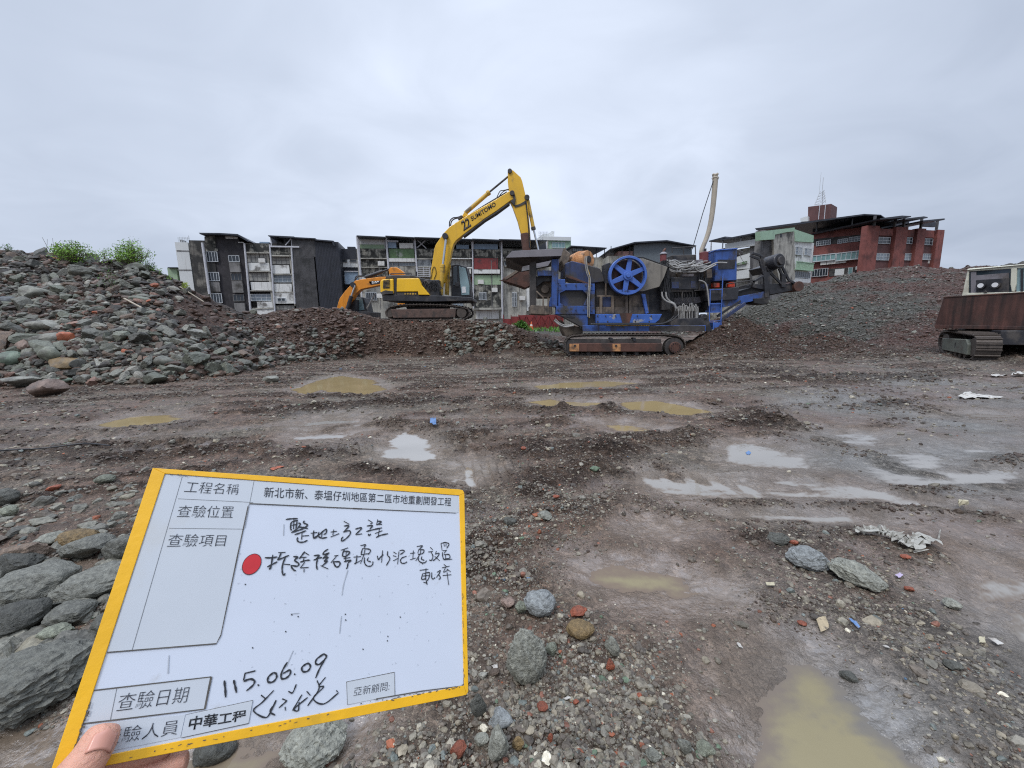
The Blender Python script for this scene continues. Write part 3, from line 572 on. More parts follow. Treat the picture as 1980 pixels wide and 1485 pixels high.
# ------------------------------------------------------------------ what nobody could count: small rubble and gravel
def rotm(n):
    q = RNG.normal(size=(n, 4)); q /= np.linalg.norm(q, axis=1)[:, None]; a, b, c, d = q.T
    return np.stack([np.stack([1-2*(c*c+d*d), 2*(b*c-a*d), 2*(b*d+a*c)], -1), np.stack([2*(b*c+a*d), 1-2*(b*b+d*d), 2*(c*d-a*b)], -1), np.stack([2*(b*d-a*c), 2*(c*d+a*b), 1-2*(b*b+c*c)], -1)], 1)
def stone_mat():
    m = bpy.data.materials.new('gravel_mix'); m.use_nodes = True; t = m.node_tree; b = t.nodes['Principled BSDF']; a = t.nodes.new('ShaderNodeAttribute'); a.attribute_name = 'gcol'
    n = t.nodes.new('ShaderNodeTexNoise'); n.inputs['Scale'].default_value = 40; n.inputs['Detail'].default_value = 5; c = t.nodes.new('ShaderNodeTexCoord'); t.links.new(c.outputs['Object'], n.inputs['Vector'])
    r = t.nodes.new('ShaderNodeMapRange'); t.links.new(n.outputs[0], r.inputs[0]); r.inputs[1].default_value = .3; r.inputs[2].default_value = .7; r.inputs[3].default_value = .65; r.inputs[4].default_value = 1.3
    h = t.nodes.new('ShaderNodeHueSaturation'); t.links.new(a.outputs[0], h.inputs['Color']); t.links.new(r.outputs[0], h.inputs['Value']); t.links.new(h.outputs[0], b.inputs['Base Color']); b.inputs['Roughness'].default_value = .58; b.inputs['Specular IOR Level'].default_value = .35
    bp = t.nodes.new('ShaderNodeBump'); bp.inputs['Distance'].default_value = .012; t.links.new(n.outputs[0], bp.inputs['Height']); t.links.new(bp.outputs[0], b.inputs['Normal']); return m
SM = stone_mat()
def scatter(name, X, Y, Z, size, cols, sub, flat=.7, nv=8, sink=.15):
    n = len(X); Vs, Fs, Cs, off = [], [], [], 0; which = RNG.integers(nv, size=n); Rm = rotm(n)
    for k in range(nv):
        i = np.where(which == k)[0]
        if not len(i): continue
        if sub == 0: p = ICO[1][0]*RNG.uniform(.65, 1.15, (12, 1)); f = ICO[1][1]
        else: p, f = rock(sub, 900+k*7, 5 if k % 3 else 10, .06, .05, .0, 1, k % 3 > 0)
        s = size[i][:, None]*RNG.uniform(.7, 1.25, (len(i), 3)); v = np.einsum('nij,pj->npi', Rm[i], p)*s[:, None, :]*np.array([1, 1, flat])
        v += np.stack([X[i], Y[i], Z[i]+size[i]*(flat*.6-sink-.2)], -1)[:, None, :]
        Vs.append(v.reshape(-1, 3)); Fs.append((f[None]+(np.arange(len(i))*len(p))[:, None, None]).reshape(-1, 3)+off); off += len(i)*len(p); Cs.append(np.repeat(cols[i], len(p), 0))
    C = np.concatenate(Cs); return tag(mesh_np(name, np.concatenate(Vs), np.concatenate(Fs), SM, np.concatenate([C, np.ones((len(C), 1))], 1), False), kind='stuff')
def GCOL(X, Y):
    i, j = _gi(X, Y); return col[np.round(j).astype(int), np.round(i).astype(int)]
def palette(n, tab):
    w = np.array([t[0] for t in tab], float); c = np.stack([srgb(t[1]) for t in tab]); k = RNG.choice(len(tab), n, p=w/w.sum()); return c[k]*np.array([1, .97, .86])*RNG.uniform(.7, 1.25, (n, 1))
HEAPC = [(8,(102,102,97)),(4,(90,92,86)),(7,(84,67,59)),(5,(74,71,69)),(1.6,(130,128,124)),(1,(124,98,90)),(.12,(146,84,62))]
px = RNG.uniform(-120, 700, 22000); py = RNG.uniform(484, 770, 22000)
hx, hy, hz, ok = hits(px, py); T = ground_at(hx, hy)
soil = (px > 330) & (py < 660) & (fbm(hx*.8, hy*.8, 2, 7) < .35)
keep = ok & (T['zh'] > .05) & (RNG.random(len(px)) < np.where(soil, .3, .95)); n = keep.sum()
SZ_ = np.clip(RNG.lognormal(math.log(.066), .55, n), .028, .22); HC_ = np.where((soil[keep][:, None] & (RNG.random((n, 1)) < .75)) | (RNG.random((n, 1)) < .3), GCOL(hx[keep], hy[keep])*RNG.uniform(.7, 1.3, (n, 1)), palette(n, HEAPC)); bg_ = SZ_ > .075; hx, hy, hz = hx[keep], hy[keep], hz[keep]
scatter('small_rubble', hx[bg_], hy[bg_], hz[bg_], SZ_[bg_], HC_[bg_], 2, nv=12); scatter('small_rubble', hx[~bg_], hy[~bg_], hz[~bg_], SZ_[~bg_], HC_[~bg_], 1)
SOILC = [(6,(84,67,58)),(4,(76,59,51)),(3,(112,102,96)),(1.3,(124,120,114)),(.5,(140,134,126)),(.15,(160,84,60))]
px = RNG.uniform(300, 1130, 20000); py = RNG.uniform(590, 712, 20000)
hx, hy, hz, ok = hits(px, py); T = ground_at(hx, hy); keep = ok & (T['zm'] > .05) & (T['zh'] < T['zm']); n = keep.sum()
scatter('soil_clods', hx[keep], hy[keep], hz[keep], np.clip(RNG.lognormal(math.log(.032), .6, n), .018, .16), np.where(RNG.random((n, 1)) < .4, palette(n, SOILC), GCOL(hx[keep], hy[keep])*RNG.uniform(.75, 1.35, (n, 1))), 1)
HILLC = [(6,(112,112,108)),(5,(98,100,96)),(5,(104,82,80)),(3,(86,70,66)),(1.2,(128,124,120)),(.08,(190,188,182)),(.3,(140,84,70))]
px = RNG.uniform(860, 1100, 1500); py = RNG.uniform(606, 700, 1500); hx, hy, hz, ok = hits(px, py); T = ground_at(hx, hy); keep = ok & (T['zm'] > .02) & (fbm(hx*.9, hy*.9, 2, 17) > -.1); n = keep.sum()
scatter('bank_rubble', hx[keep], hy[keep], hz[keep], np.clip(RNG.lognormal(math.log(.085), .5, n), .04, .24), palette(n, [(8,(108,108,103)),(4,(92,92,88)),(3,(92,78,69)),(2,(136,132,126))]), 1)
px = RNG.uniform(1240, 2000, 42000); py = RNG.uniform(500, 712, 42000)
hx, hy, hz, ok = hits(px, py, y1=60); T = ground_at(hx, hy); keep = ok & ((T['zr'] > .05) | (T['zc'] > .05)); n = keep.sum()
gc = GCOL(hx[keep], hy[keep])*RNG.uniform(.65, 1.3, (n, 1)); pal = palette(n, HILLC); own = (RNG.random((n, 1)) < .2)
scatter('hill_gravel', hx[keep], hy[keep], hz[keep], np.clip(RNG.lognormal(math.log(.0016), .5, n)*hy[keep], .016, .16), np.where(own, pal, gc), 0, nv=12)
GRAVC = [(8,(112,106,98)),(6,(98,90,84)),(5,(120,116,110)),(4,(82,76,72)),(2.5,(132,124,112)),(1,(104,110,110)),(.9,(150,144,134)),(.22,(196,190,178)),(.2,(138,82,60)),(.5,(120,82,70)),(.02,(84,110,140)),(.25,(92,108,92))]
n = 185000; aa = RNG.uniform(-57, 57, n)*math.pi/180; rr = np.exp(np.where(np.arange(n) < 66000, RNG.uniform(math.log(.85), math.log(19), n), RNG.uniform(math.log(.9), math.log(3.6), n))); gxx, gyy = rr*np.sin(aa), rr*np.cos(aa)
gzz, T = ground_z(gxx, gyy), ground_at(gxx, gyy); clump = fbm(gxx*.9, gyy*.9, 3, 201)
mudf = np.clip(sst(.55, .1, T['sd']), 0, 1)
prob = np.clip(.74+1.0*clump, .15, 1)*(1-.85*mudf)*(1-.72*T['wet'])+.35*np.clip(T['ridge']/.04, 0, 1)+.25*T['crumb']
left = (gxx < -.55*gyy) & (rr < 6); prob = np.where(left, np.maximum(prob, .85), prob)
keep = (RNG.random(n) < prob) & (T['sd'] > .02) & (T['hm'] < .3); gxx, gyy, gzz, rr = gxx[keep], gyy[keep], gzz[keep], rr[keep]; n = len(gxx)
sz = np.clip(RNG.lognormal(0, .6, n)*np.maximum(.0050, .0017*rr), .0026, np.where(rr > 2, .05, .024)); nearm = (rr < 4.5) & (sz > .006)
cl = palette(n, GRAVC)
scatter('gravel', gxx[nearm], gyy[nearm], gzz[nearm], sz[nearm], cl[nearm], 2, nv=10)
scatter('gravel', gxx[~nearm], gyy[~nearm], gzz[~nearm], sz[~nearm], cl[~nearm], 0, nv=12)
# dark crumbs of turned-up mud on the windrows and between the wheel ruts
n = 150000; aa = RNG.uniform(-57, 57, n)*math.pi/180; rr = np.exp(RNG.uniform(math.log(1.6), math.log(17), n)); gxx, gyy = rr*np.sin(aa), rr*np.cos(aa); T = ground_at(gxx, gyy)
keep = (RNG.random(n) < np.clip(.62*T['crumb']**1.5+1.3*np.clip(T['ridge']/.05, 0, 1), 0, 1)) & (T['sd'] > .05) & (T['hm'] < .3); n = keep.sum()
scatter('mud_crumbs', gxx[keep], gyy[keep], ground_z(gxx[keep], gyy[keep]), np.clip(RNG.lognormal(0, .5, n)*np.maximum(.0048, .0017*rr[keep]), .003, .045), palette(n, [(6,(72,60,54)),(4,(62,51,46)),(3,(84,73,66)),(2,(94,86,80))]), 0, nv=12)
# ------------------------------------------------------------------ buildings
def horizon(px): return 622.0-(px-990)*.0207
class Fac:
    """a vertical street front between two bearings at given distances"""
    def __init__(s, pxA, YA, pxB, YB):
        a = P(pxA, horizon(pxA), YA); b = P(pxB, horizon(pxB), YB); s.A = Vector((a.x, a.y, 0)); B = Vector((b.x, b.y, 0))
        s.u = (B-s.A).normalized(); s.n = Vector((-s.u.y, s.u.x, 0))
        if s.n.dot(s.A) < 0: s.n = -s.n
        s.L = (B-s.A).length
    def __call__(s, u, d, z): return s.A+s.u*u+s.n*d+Vector((0, 0, z))
    def uz(s, px, py, d=0):
        r = ray(px, py); o = s.A+s.n*d-EYEV; t = s.n.dot(o)/s.n.dot(r); p = EYEV+r*t; return (p-s.A).dot(s.u), p.z
    def rect(s, Z, x0, x1, y0, y1, d=0):
        ym = (y0+y1)/2; xm = (x0+x1)/2
        return s.uz(*Z(x0, ym), d)[0], s.uz(*Z(x1, ym), d)[0], s.uz(*Z(xm, y1), d)[1], s.uz(*Z(xm, y0), d)[1]
    def box(s, mb, Z, x0, x1, y0, y1, d0, d1, zlow=None):
        u0, u1, z0, z1 = s.rect(Z, x0, x1, y0, y1, d0)
        if zlow is not None: z0 = zlow
        return mb.box((u0, d0, z0), (u1, d1, z1), s)
    def poly(s, mb, Z, pts, d0, d1):
        q = [s.uz(*Z(x, y), d0) for x, y in pts]; return mb.prism([s(u, d0, z) for u, z in q], s.n*(d1-d0))
MOULD = (.025, .024, .022)
BM = dict(
    tile=pm('wall_mould_tile', S(116,112,104), rough=.7, var=.35, scale=1.5, dirt=MOULD, amt=1.0, dscale=.55, streak=.9, scol=(.03,.028,.026), bump=.01, bscale=8),
    moss=pm('wall_mossy', S(150,147,136), rough=.8, var=.3, scale=2, dirt=(.03,.03,.026), amt=.95, dscale=1.3, streak=1.0, scol=(.025,.025,.022)),
    burnt=pm('wall_burnt', S(48,45,48), rough=.75, var=.4, scale=1.0, dirt=(.07,.065,.06), amt=.25, dscale=.8, streak=.5, scol=(.012,.012,.013)),
    grey=pm('wall_grey', S(120,118,116), rough=.75, var=.25, scale=1, dirt=(.06,.056,.05), amt=.5, dscale=.7, streak=.6),
    conc=pm('wall_concrete', S(166,163,153), rough=.8, var=.22, scale=1.2, dirt=(.10,.095,.085), amt=.5, dscale=.5, streak=.75, scol=(.08,.075,.068)),
    white=pm('wall_white', S(214,214,210), rough=.6, var=.1, scale=1, dirt=(.17,.16,.145), amt=.4, dscale=.8, streak=.62, scol=(.16,.15,.135)),
    clean=pm('wall_panel', S(206,208,206), rough=.5, var=.05, scale=.6, streak=.25, scol=(.35,.34,.32)),
    clad=pm('cladding_grey', S(86,84,84), rough=.5, var=.25, scale=1, dirt=(.045,.044,.042), amt=.45, dscale=.6, streak=.85, scol=(.04,.038,.038)),
    black=pm('cladding_black', S(44,46,54), rough=.5, var=.3, scale=1, dirt=(.03,.03,.034), amt=.3, dscale=.5, streak=.6),
    roof=pm('roof_dark', S(52,55,62), rough=.45, var=.3, scale=1.2, metal=.2, streak=.3),
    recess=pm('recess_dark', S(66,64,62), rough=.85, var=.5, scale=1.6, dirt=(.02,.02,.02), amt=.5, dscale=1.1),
    pipe=pm('pipe_white', S(190,190,194), rough=.5, var=.15, scale=3, streak=.3),
    frame=pm('window_frame', S(186,190,192), rough=.4, var=.1),
    ac=pm('ac_white', S(206,204,198), rough=.5, var=.1, dirt=(.3,.28,.25), amt=.3),
    glass=glass_mat('glass_dark', S(44,50,56)), glassg=glass_mat('glass_green', S(118,150,150), .1), glassp=glass_mat('glass_pale', S(120,130,138), .12), curtain=pm('window_board', S(150,148,142), rough=.6, var=.3, scale=2, streak=.5),
    red=pm('red_sheet', S(124,50,48), rough=.5, var=.25, scale=2, dirt=(.09,.03,.03), amt=.4), green=pm('green_sheet', S(86,112,74), rough=.55, var=.3, scale=2, dirt=(.3,.32,.28), amt=.5, dscale=1.0), mint=pm('mint_sheet', S(150,172,140), rough=.6, var=.15, streak=.5, scol=(.2,.22,.18)), blue=pm('blue_sheet', S(132,152,172), rough=.45, var=.15, streak=.4, scol=(.15,.18,.2)),
    brick=pm('brick_red', S(124,72,65), rough=.75, var=.22, scale=1.2, dirt=(.10,.035,.03), amt=.5, dscale=.4, streak=.55, scol=(.06,.022,.02), bump=.01, bscale=6), brickd=pm('brick_dark', S(92,62,60), rough=.75, var=.2, scale=1.2, streak=.4),
    trim=pm('trim_green', S(150,178,152), rough=.55, var=.1, streak=.3, scol=(.2,.26,.2)), shed=pm('shed_grey', S(98,106,112), rough=.45, var=.12, streak=.35, scol=(.08,.09,.1)), pink=pm('pink_wall', S(178,140,134), rough=.7, var=.3, scale=2))
def window(F, root, Z, x0, x1, y0, y1, d=0.0, cols=3, rows=1, frame='frame', pane='glass', bars=0, fw=.07, name='window'):
    u0, u1, z0, z1 = F.rect(Z, x0, x1, y0, y1, d)
    if u0 > u1: u0, u1 = u1, u0
    fm = MB(); a = d-.09; b = d+.02
    fm.box((u0, a, z0), (u1, b, z0+fw), F); fm.box((u0, a, z1-fw), (u1, b, z1), F)
    fm.box((u0, a, z0+fw), (u0+fw, b, z1-fw), F); fm.box((u1-fw, a, z0+fw), (u1, b, z1-fw), F)
    for i in range(1, cols): u = u0+(u1-u0)*i/cols; fm.box((u-fw*.4, a+.015, z0+fw), (u+fw*.4, b, z1-fw), F)
    for i in range(1, rows): z = z0+(z1-z0)*i/rows; fm.box((u0+fw, a+.02, z-fw*.35), (u1-fw, b, z+fw*.35), F)
    if bars:
        for i in range(1, bars): u = u0+(u1-u0)*i/bars; fm.box((u-.018, a-.22, z0+fw), (u+.018, a-.18, z1), F)
        fm.box((u0, a-.22, z0), (u1, a-.18, z0+.05), F); fm.box((u0, a-.22, z1), (u1, a-.18, z1+.05), F); fm.box((u0, a-.18, z0-.03), (u0+.05, a, z0), F); fm.box((u1-.05, a-.18, z0-.03), (u1, a, z0), F)
    o = fm.build(name, BM[frame], root); o['org'] = root['org']
    pn = MB(); pn.box((u0+fw*.5, d-.04, z0+fw*.5), (u1-fw*.5, d+.01, z1-fw*.5), F); p = pn.build('pane', BM[pane], o); return o
def ac_unit(F, root, Z, x, y, s=.9, d=0):
    u, z = F.uz(*Z(x, y), d); mb = MB(); mb.box((u-s/2, d-.45, z-s*.35), (u+s/2, d-.05, z+s*.35), F)
    mb.tube([F(u-s*.15, d-.46, z), F(u-s*.15, d-.44, z)], s*.26, 14); o = mb.build('air_conditioner', BM['ac'], root); return o
def root_at(F, name, label, u, group=None, cat='building'): p = F(u, 0, .6); return thing(name, label, cat, p, group)
def part(F, root, name, mat, Z, *rs, zlow=None, bevel=0):
    """boxes on the front: (x0, x1, y0, y1, front, back)"""
    for r_ in rs:
        mb = MB(); F.box(mb, Z, *r_, zlow=zlow); o = mb.build(name, BM[mat], root, bevel)
    return o
def pipe(F, root, Z, x0, y0, x1, y1, r=.09, d=-.25, name='drain_pipe', mat='pipe'):
    a = F.uz(*Z(x0, y0), d); b = F.uz(*Z(x1, y1), d); return MB().tube([F(a[0], d, a[1]), F(b[0], d, b[1]-.0)], r, 8).build(name, BM[mat], root)

# --- the dilapidated row behind the left heap
FA = Fac(370, 55, 720, 60)
r_ = root_at(FA, 'stair_tower', 'pale grey panelled tower at the far left end of the old row', FA.uz(350, 600)[0])
part(FA, r_, 'wall', 'clean', Z2, (62, 186, 240, 560, .6, 6.6), zlow=0)
part(FA, r_, 'joint', 'grey', Z2, (56, 184, 317, 326, .55, .6), (66, 196, 500, 509, .55, .6))
mb = MB()
for k in range(8): FA.box(mb, Z2, 70+k*15, 72+k*15, 190, 240, 1, 1.06)
FA.box(mb, Z2, 68, 180, 196, 201, .98, 1.0); FA.box(mb, Z2, 172, 176, 176, 240, 1.1, 1.16); mb.build('roof_railing', BM['frame'], r_)
part(FA, r_, 'water_tank', 'grey', Z2, (85, 112, 214, 239, 2, 3))
r_ = root_at(FA, 'shed', 'low pale green shed roof showing over the heap left of the panelled tower', FA.uz(335, 600)[0])
part(FA, r_, 'wall', 'mint', Z2, (-25, 61, 486, 600, 1, 8), zlow=0); part(FA, r_, 'roof', 'roof', Z2, (-30, 64, 478, 485.5, .6, 8.2))

r_ = root_at(FA, 'burnt_apartment_house', 'soot blackened tiled apartment house with dark windows behind the left heap', FA.uz(430, 600)[0])
part(FA, r_, 'wall', 'tile', Z2, (206, 360, 222, 700, .35, 9), zlow=0)
part(FA, r_, 'burnt_wall', 'burnt', Z2, (362, 735, 260, 800, .3, 9), zlow=0)
mb = MB(); FA.poly(mb, Z2, [(322,185),(445,158),(640,170),(660,245),(705,255),(705,330),(330,330)], .33, 8.5); mb.build('attic_wall', BM['burnt'], r_)
mb = MB(); FA.poly(mb, Z2, [(330,190),(425,165),(432,300),(450,300),(452,325),(336,325)], .2, .32); mb.build('attic_panel', BM['moss'], r_)
part(FA, r_, 'mossy_wall', 'tile', Z2, (350, 452, 332, 930, .18, .29), zlow=.5)
for y0, y1, xo in ((330,428,0),(526,612,16),(730,822,42)):
    window(FA, r_, Z2, 345+xo, 452+xo, y0, y1, .15, 4, 1, 'frame', 'glass')
for y0, y1, x in ((366,428,555),(536,606,578),(737,805,600)):
    window(FA, r_, Z2, x, x+105, y0, y1, .25, 3, 1, 'frame' if y0 < 500 else 'grey', 'glass')
part(FA, r_, 'balcony_panel', 'grey', Z2, (562, 664, 432, 526, -.1, .29), (588, 690, 612, 722, -.1, .29), (612, 712, 820, 930, -.1, .29), (388, 470, 622, 712, .02, .17))
mb = MB(); q = [(268,148),(460,150),(640,160),(762,232),(740,236),(640,176),(460,164),(280,162)]
FA.poly(mb, Z2, q, -.9, 9); mb.build('roof', BM['roof'], r_)
pipe(FA, r_, Z2, 304, 244, 372, 735, .16); pipe(FA, r_, Z2, 706, 250, 768, 935, .13)
part(FA, r_, 'broken_plaster', 'white', Z2, (525, 640, 186, 206, .24, .31), (646, 700, 236, 246, .2, .32))

r_ = root_at(FA, 'balcony_house', 'old apartment house with stained white balcony walls beside the burnt one', FA.uz(520, 600)[0])
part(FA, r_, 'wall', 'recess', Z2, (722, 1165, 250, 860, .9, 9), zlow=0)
part(FA, r_, 'parapet', 'moss', Z2, (712, 945, 250, 336, -.05, .25), (955, 1152, 286, 366, -.05, .25))
part(FA, r_, 'slab', 'conc', Z2, (708, 945, 333, 345, -.25, .9), (955, 1154, 362, 374, -.25, .9), (735, 965, 512, 522, -.15, .9), (975, 1165, 540, 550, -.15, .9), (752, 985, 698, 708, -.15, .9), (985, 1188, 714, 722, -.15, .9), (770, 1000, 866, 878, -.15, .9))
part(FA, r_, 'balcony_wall', 'white', Z2, (746, 945, 436, 510, -.05, .15), (768, 968, 620, 697, -.05, .15), (828, 975, 808, 865, -.05, .15), (970, 1136, 458, 539, -.05, .15), (990, 1160, 636, 713, -.05, .15), (992, 1196, 724, 826, -.1, .3), (780, 1000, 880, 960, -.05, .15))
part(FA, r_, 'side_wall', 'conc', Z2, (726, 742, 436, 512, -.02, .8), (942, 962, 300, 900, -.03, .8), (1160, 1172, 380, 850, -.03, .8))
for x0, x1, y0, y1, c, pn in ((728,935,348,432,5,'curtain'),(745,958,528,612,5,'curtain'),(768,970,735,802,4,'glassp'),(968,1150,380,452,4,'curtain'),(985,1160,552,624,4,'glassp'),(1020,1100,772,806,2,'glass'),(1010,1190,842,925,5,'curtain')):
    window(FA, r_, Z2, x0, x1, y0, y1, .3 if y0 != 772 else -.12, c, 2 if c > 3 else 1, 'grey' if pn == 'curtain' else 'frame', pn)
ac_unit(FA, r_, Z2, 882, 418, .8, .2); 
for a in ((948,262,1000,930),(1156,292,1190,830)): pipe(FA, r_, Z2, *a, .11)
mb = MB(); FA.box(mb, Z2, 850, 940, 236, 250, 1, 2.5); mb.build('rooftop_tank', BM['blue'], r_)
mb = MB(); FA.poly(mb, Z2, [(930,172),(1180,184),(1180,198),(935,182)], -.5, 6); mb.build('roof', BM['roof'], r_)
mb = MB()
for x in (955, 1152): FA.box(mb, Z2, x, x+8, 186, 284, -.1, .05)
FA.box(mb, Z2, 950, 1230, 274, 288, -.35, -.1); a = FA.uz(*Z2(1100,270)); b = FA.uz(*Z2(1156,205)); mb.bar(FA(a[0], -.1, a[1]), FA(b[0], -.1, b[1]), .1, .1); mb.build('roof_frame', BM['pipe'], r_)
mb = MB(); FA.poly(mb, Z2, [(960,184),(1030,192),(1010,282),(975,282)], 2, 5); mb.build('roof_shed', BM['black'], r_)

r_ = root_at(FA, 'clad_house', 'windowless house clad in streaky dark grey corrugated sheet', FA.uz(590, 600)[0])
def ribbed(F, mb, Z, x0, x1, y0, y1, d, n, zlow=None, dep=.05, thick=8):
    u0, u1, z0, z1 = F.rect(Z, x0, x1, y0, y1, d); z0 = z0 if zlow is None else zlow
    for k in range(n): a = u0+(u1-u0)*k/n; mb.box((a, d-dep, z0), (a+(u1-u0)/n*.45, d, z1), F)
    mb.box((u0, d, z0), (u1, d+thick, z1), F)
mb = MB(); ribbed(FA, mb, Z2, 1176, 1392, 380, 850, -.2, 22, 0); mb.build('wall', BM['clad'], r_)
mb = MB(); ribbed(FA, mb, Z2, 1165, 1385, 206, 379, -.12, 20); mb.build('upper_wall', BM['clad'], r_)
mb = MB(); FA.poly(mb, Z2, [(1040,182),(1385,200),(1385,212),(1040,192)], -.6, 7); mb.build('roof', BM['roof'], r_)
r_ = root_at(FA, 'black_house', 'tall house clad in plain black sheet right of the streaky grey one', FA.uz(630, 600)[0])
mb = MB(); ribbed(FA, mb, Z2, 1400, 1630, 235, 850, -.1, 16, 0, .03); mb.build('wall', BM['black'], r_)
mb = MB(); FA.poly(mb, Z2, [(1384,210),(1558,224),(1572,275),(1556,268),(1545,236),(1384,222)], -.6, 7); mb.build('roof', BM['roof'], r_)
FB = Fac(655, 61, 720, 62)
r_ = root_at(FB, 'link_house', 'lower dark house with white window panels between the black house and the long row', FB.uz(680, 600)[0])
part(FB, r_, 'wall', 'black', Z2, (1545, 1800, 330, 860, .5, 8), zlow=0); part(FB, r_, 'roof_fence', 'black', Z2, (1540, 1790, 303, 404, .1, .3))
part(FB, r_, 'wall_panel', 'white', Z2, (1632, 1790, 405, 478, .1, .45)); part(FB, r_, 'lean_to', 'blue', Z2, (1668, 1795, 522, 640, -1.2, .4)); part(FB, r_, 'lean_to_roof', 'pipe', Z2, (1660, 1800, 514, 521, -1.4, .4))
window(FB, r_, Z2, 1640, 1690, 405, 432, .08, 1, 1, 'grey', 'glass'); window(FB, r_, Z2, 1715, 1780, 405, 432, .08, 1, 1, 'grey', 'glass')
window(FB, r_, Z2, 1640, 1690, 556, 640, .1, 2, 3, 'frame', 'glassp'); part(FB, r_, 'rooftop_tank', 'black', Z2, (1690, 1765, 282, 302, 1, 2)); pipe(FB, r_, Z2, 1618, 325, 1650, 780, .07)

# --- the long row of house backs in the middle: one house per bay
FM = Fac(690, 56, 1065, 61)
def bay(name, label, x0, x1, mat='conc', base=1372):
    r = root_at(FM, name, label, FM.uz(*Z3((x0+x1)/2, 1300))[0], 'backs of the old row houses')
    part(FM, r, 'wall', mat, Z3, (x0, x1, 770, base, .8, 9), zlow=0); return r
def eave(r, x0, x1, y0, y1, thick=9, d=-1.3):
    mb = MB(); FM.poly(mb, Z3, [(x0,y0),(x1,y1),(x1,y1+thick),(x0,y0+thick)], d, 8); mb.build('roof', BM['roof'], r)
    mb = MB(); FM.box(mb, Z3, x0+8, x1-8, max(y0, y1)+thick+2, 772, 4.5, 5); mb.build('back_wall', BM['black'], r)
    mb = MB()
    for x in (x0+6, x1-8): FM.box(mb, Z3, x, x+7, max(y0,y1)+thick, 772, .2, .35)
    mb.build('roof_post', BM['pipe'], r)
r_ = bay('row_house', 'row house with grey sheet top storey at the left end of the long row', 245, 482); eave(r_, 222, 472, 652, 664)
part(FM, r_, 'top_sheet', 'clean', Z3, (250, 468, 690, 732, .3, .5)); part(FM, r_, 'screen', 'mint', Z3, (255, 474, 733, 768, .32, .6)); part(FM, r_, 'parapet', 'moss', Z3, (250, 478, 769, 848, -.05, .2)); part(FM, r_, 'slab', 'conc', Z3, (248, 486, 849, 858, -.3, .8), (250, 490, 928, 934, -.2, .8)); part(FM, r_, 'balcony_wall', 'moss', Z3, (262, 484, 860, 926, .0, .2), (262, 492, 936, 1010, .02, .25))
window(FM, r_, Z3, 300, 400, 1150, 1220, .7, 2, 1, 'frame', 'glass', 6); pipe(FM, r_, Z3, 226, 660, 258, 1000, .16); pipe(FM, r_, Z3, 242, 660, 270, 1200, .08)
r_ = bay('row_house', 'row house with a torn green parapet cloth and two rooftop air conditioners', 484, 735); eave(r_, 474, 722, 654, 668)
part(FM, r_, 'awning', 'blue', Z3, (486, 566, 708, 764, .0, 3)); part(FM, r_, 'awning_roof', 'pipe', Z3, (480, 585, 697, 706, -.4, 3)); part(FM, r_, 'parapet', 'green', Z3, (506, 724, 770, 850, -.08, .2)); part(FM, r_, 'slab', 'white', Z3, (498, 734, 852, 882, -.25, .6)); part(FM, r_, 'balcony_wall', 'conc', Z3, (504, 738, 922, 1005, .0, .25))
window(FM, r_, Z3, 506, 730, 886, 918, .3, 8, 1, 'frame', 'glassp'); ac_unit(FM, r_, Z3, 630, 748, 1.0, .2); ac_unit(FM, r_, Z3, 684, 748, 1.0, .2); pipe(FM, r_, Z3, 478, 660, 502, 960, .14)
window(FM, r_, Z3, 600, 690, 1040, 1100, .7, 3, 1, 'frame', 'glass', 6)
r_ = bay('row_house', 'row house behind the yellow boom with a railed window and iron ladder bars', 738, 1038); eave(r_, 724, 1040, 666, 676)
part(FM, r_, 'parapet', 'moss', Z3, (748, 1034, 772, 850, -.05, .2)); part(FM, r_, 'slab', 'conc', Z3, (742, 1040, 852, 862, -.2, .8), (746, 1040, 924, 932, -.2, .8)); part(FM, r_, 'balcony_wall', 'conc', Z3, (748, 1040, 934, 1010, .0, .25))
window(FM, r_, Z3, 752, 872, 868, 924, .2, 4, 1, 'frame', 'glass', 12); window(FM, r_, Z3, 890, 1030, 868, 924, .2, 4, 1, 'frame', 'glassp', 0)
mb = MB()
for k in range(5): FM.box(mb, Z3, 752, 860, 938+k*18, 942+k*18, -.3, -.22)
for x in (752, 805, 856): FM.box(mb, Z3, x, x+4, 930, 1015, -.34, -.3)
mb.build('ladder', BM['pipe'], r_); pipe(FM, r_, Z3, 728, 672, 752, 1040, .12)
mb = MB()
for a, b in (((750,690),(830,765)),((826,690),(745,760))): p = FM.uz(*Z3(*a)); q = FM.uz(*Z3(*b)); mb.bar(FM(p[0], .3, p[1]), FM(q[0], .3, q[1]), .12, .12)
mb.build('roof_brace', BM['pipe'], r_); window(FM, r_, Z3, 800, 860, 1150, 1210, .7, 2, 1, 'frame', 'glass', 5)
r_ = bay('row_house', 'row house right of the boom with a mould spotted parapet above curtained windows', 1040, 1234); eave(r_, 1042, 1228, 676, 684)
part(FM, r_, 'parapet', 'moss', Z3, (1042, 1228, 775, 848, -.05, .2)); part(FM, r_, 'slab', 'white', Z3, (1040, 1232, 850, 858, -.25, .8), (1040, 1234, 928, 940, -.2, .8)); part(FM, r_, 'balcony_wall', 'conc', Z3, (1042, 1232, 942, 1010, .0, .25)); part(FM, r_, 'screen', 'blue', Z3, (1090, 1200, 735, 770, .4, .6))
window(FM, r_, Z3, 1044, 1224, 860, 926, .3, 5, 1, 'grey', 'curtain'); window(FM, r_, Z3, 1060, 1150, 1220, 1275, .72, 3, 1, 'frame', 'glassp', 0); part(FM, r_, 'painted_panel', 'red', Z3, (1196, 1226, 1000, 1060, .6, .78))
r_ = bay('row_house', 'row house with a red sheet, a mint green panel and a white garage below', 1236, 1492); eave(r_, 1230, 1476, 680, 690)
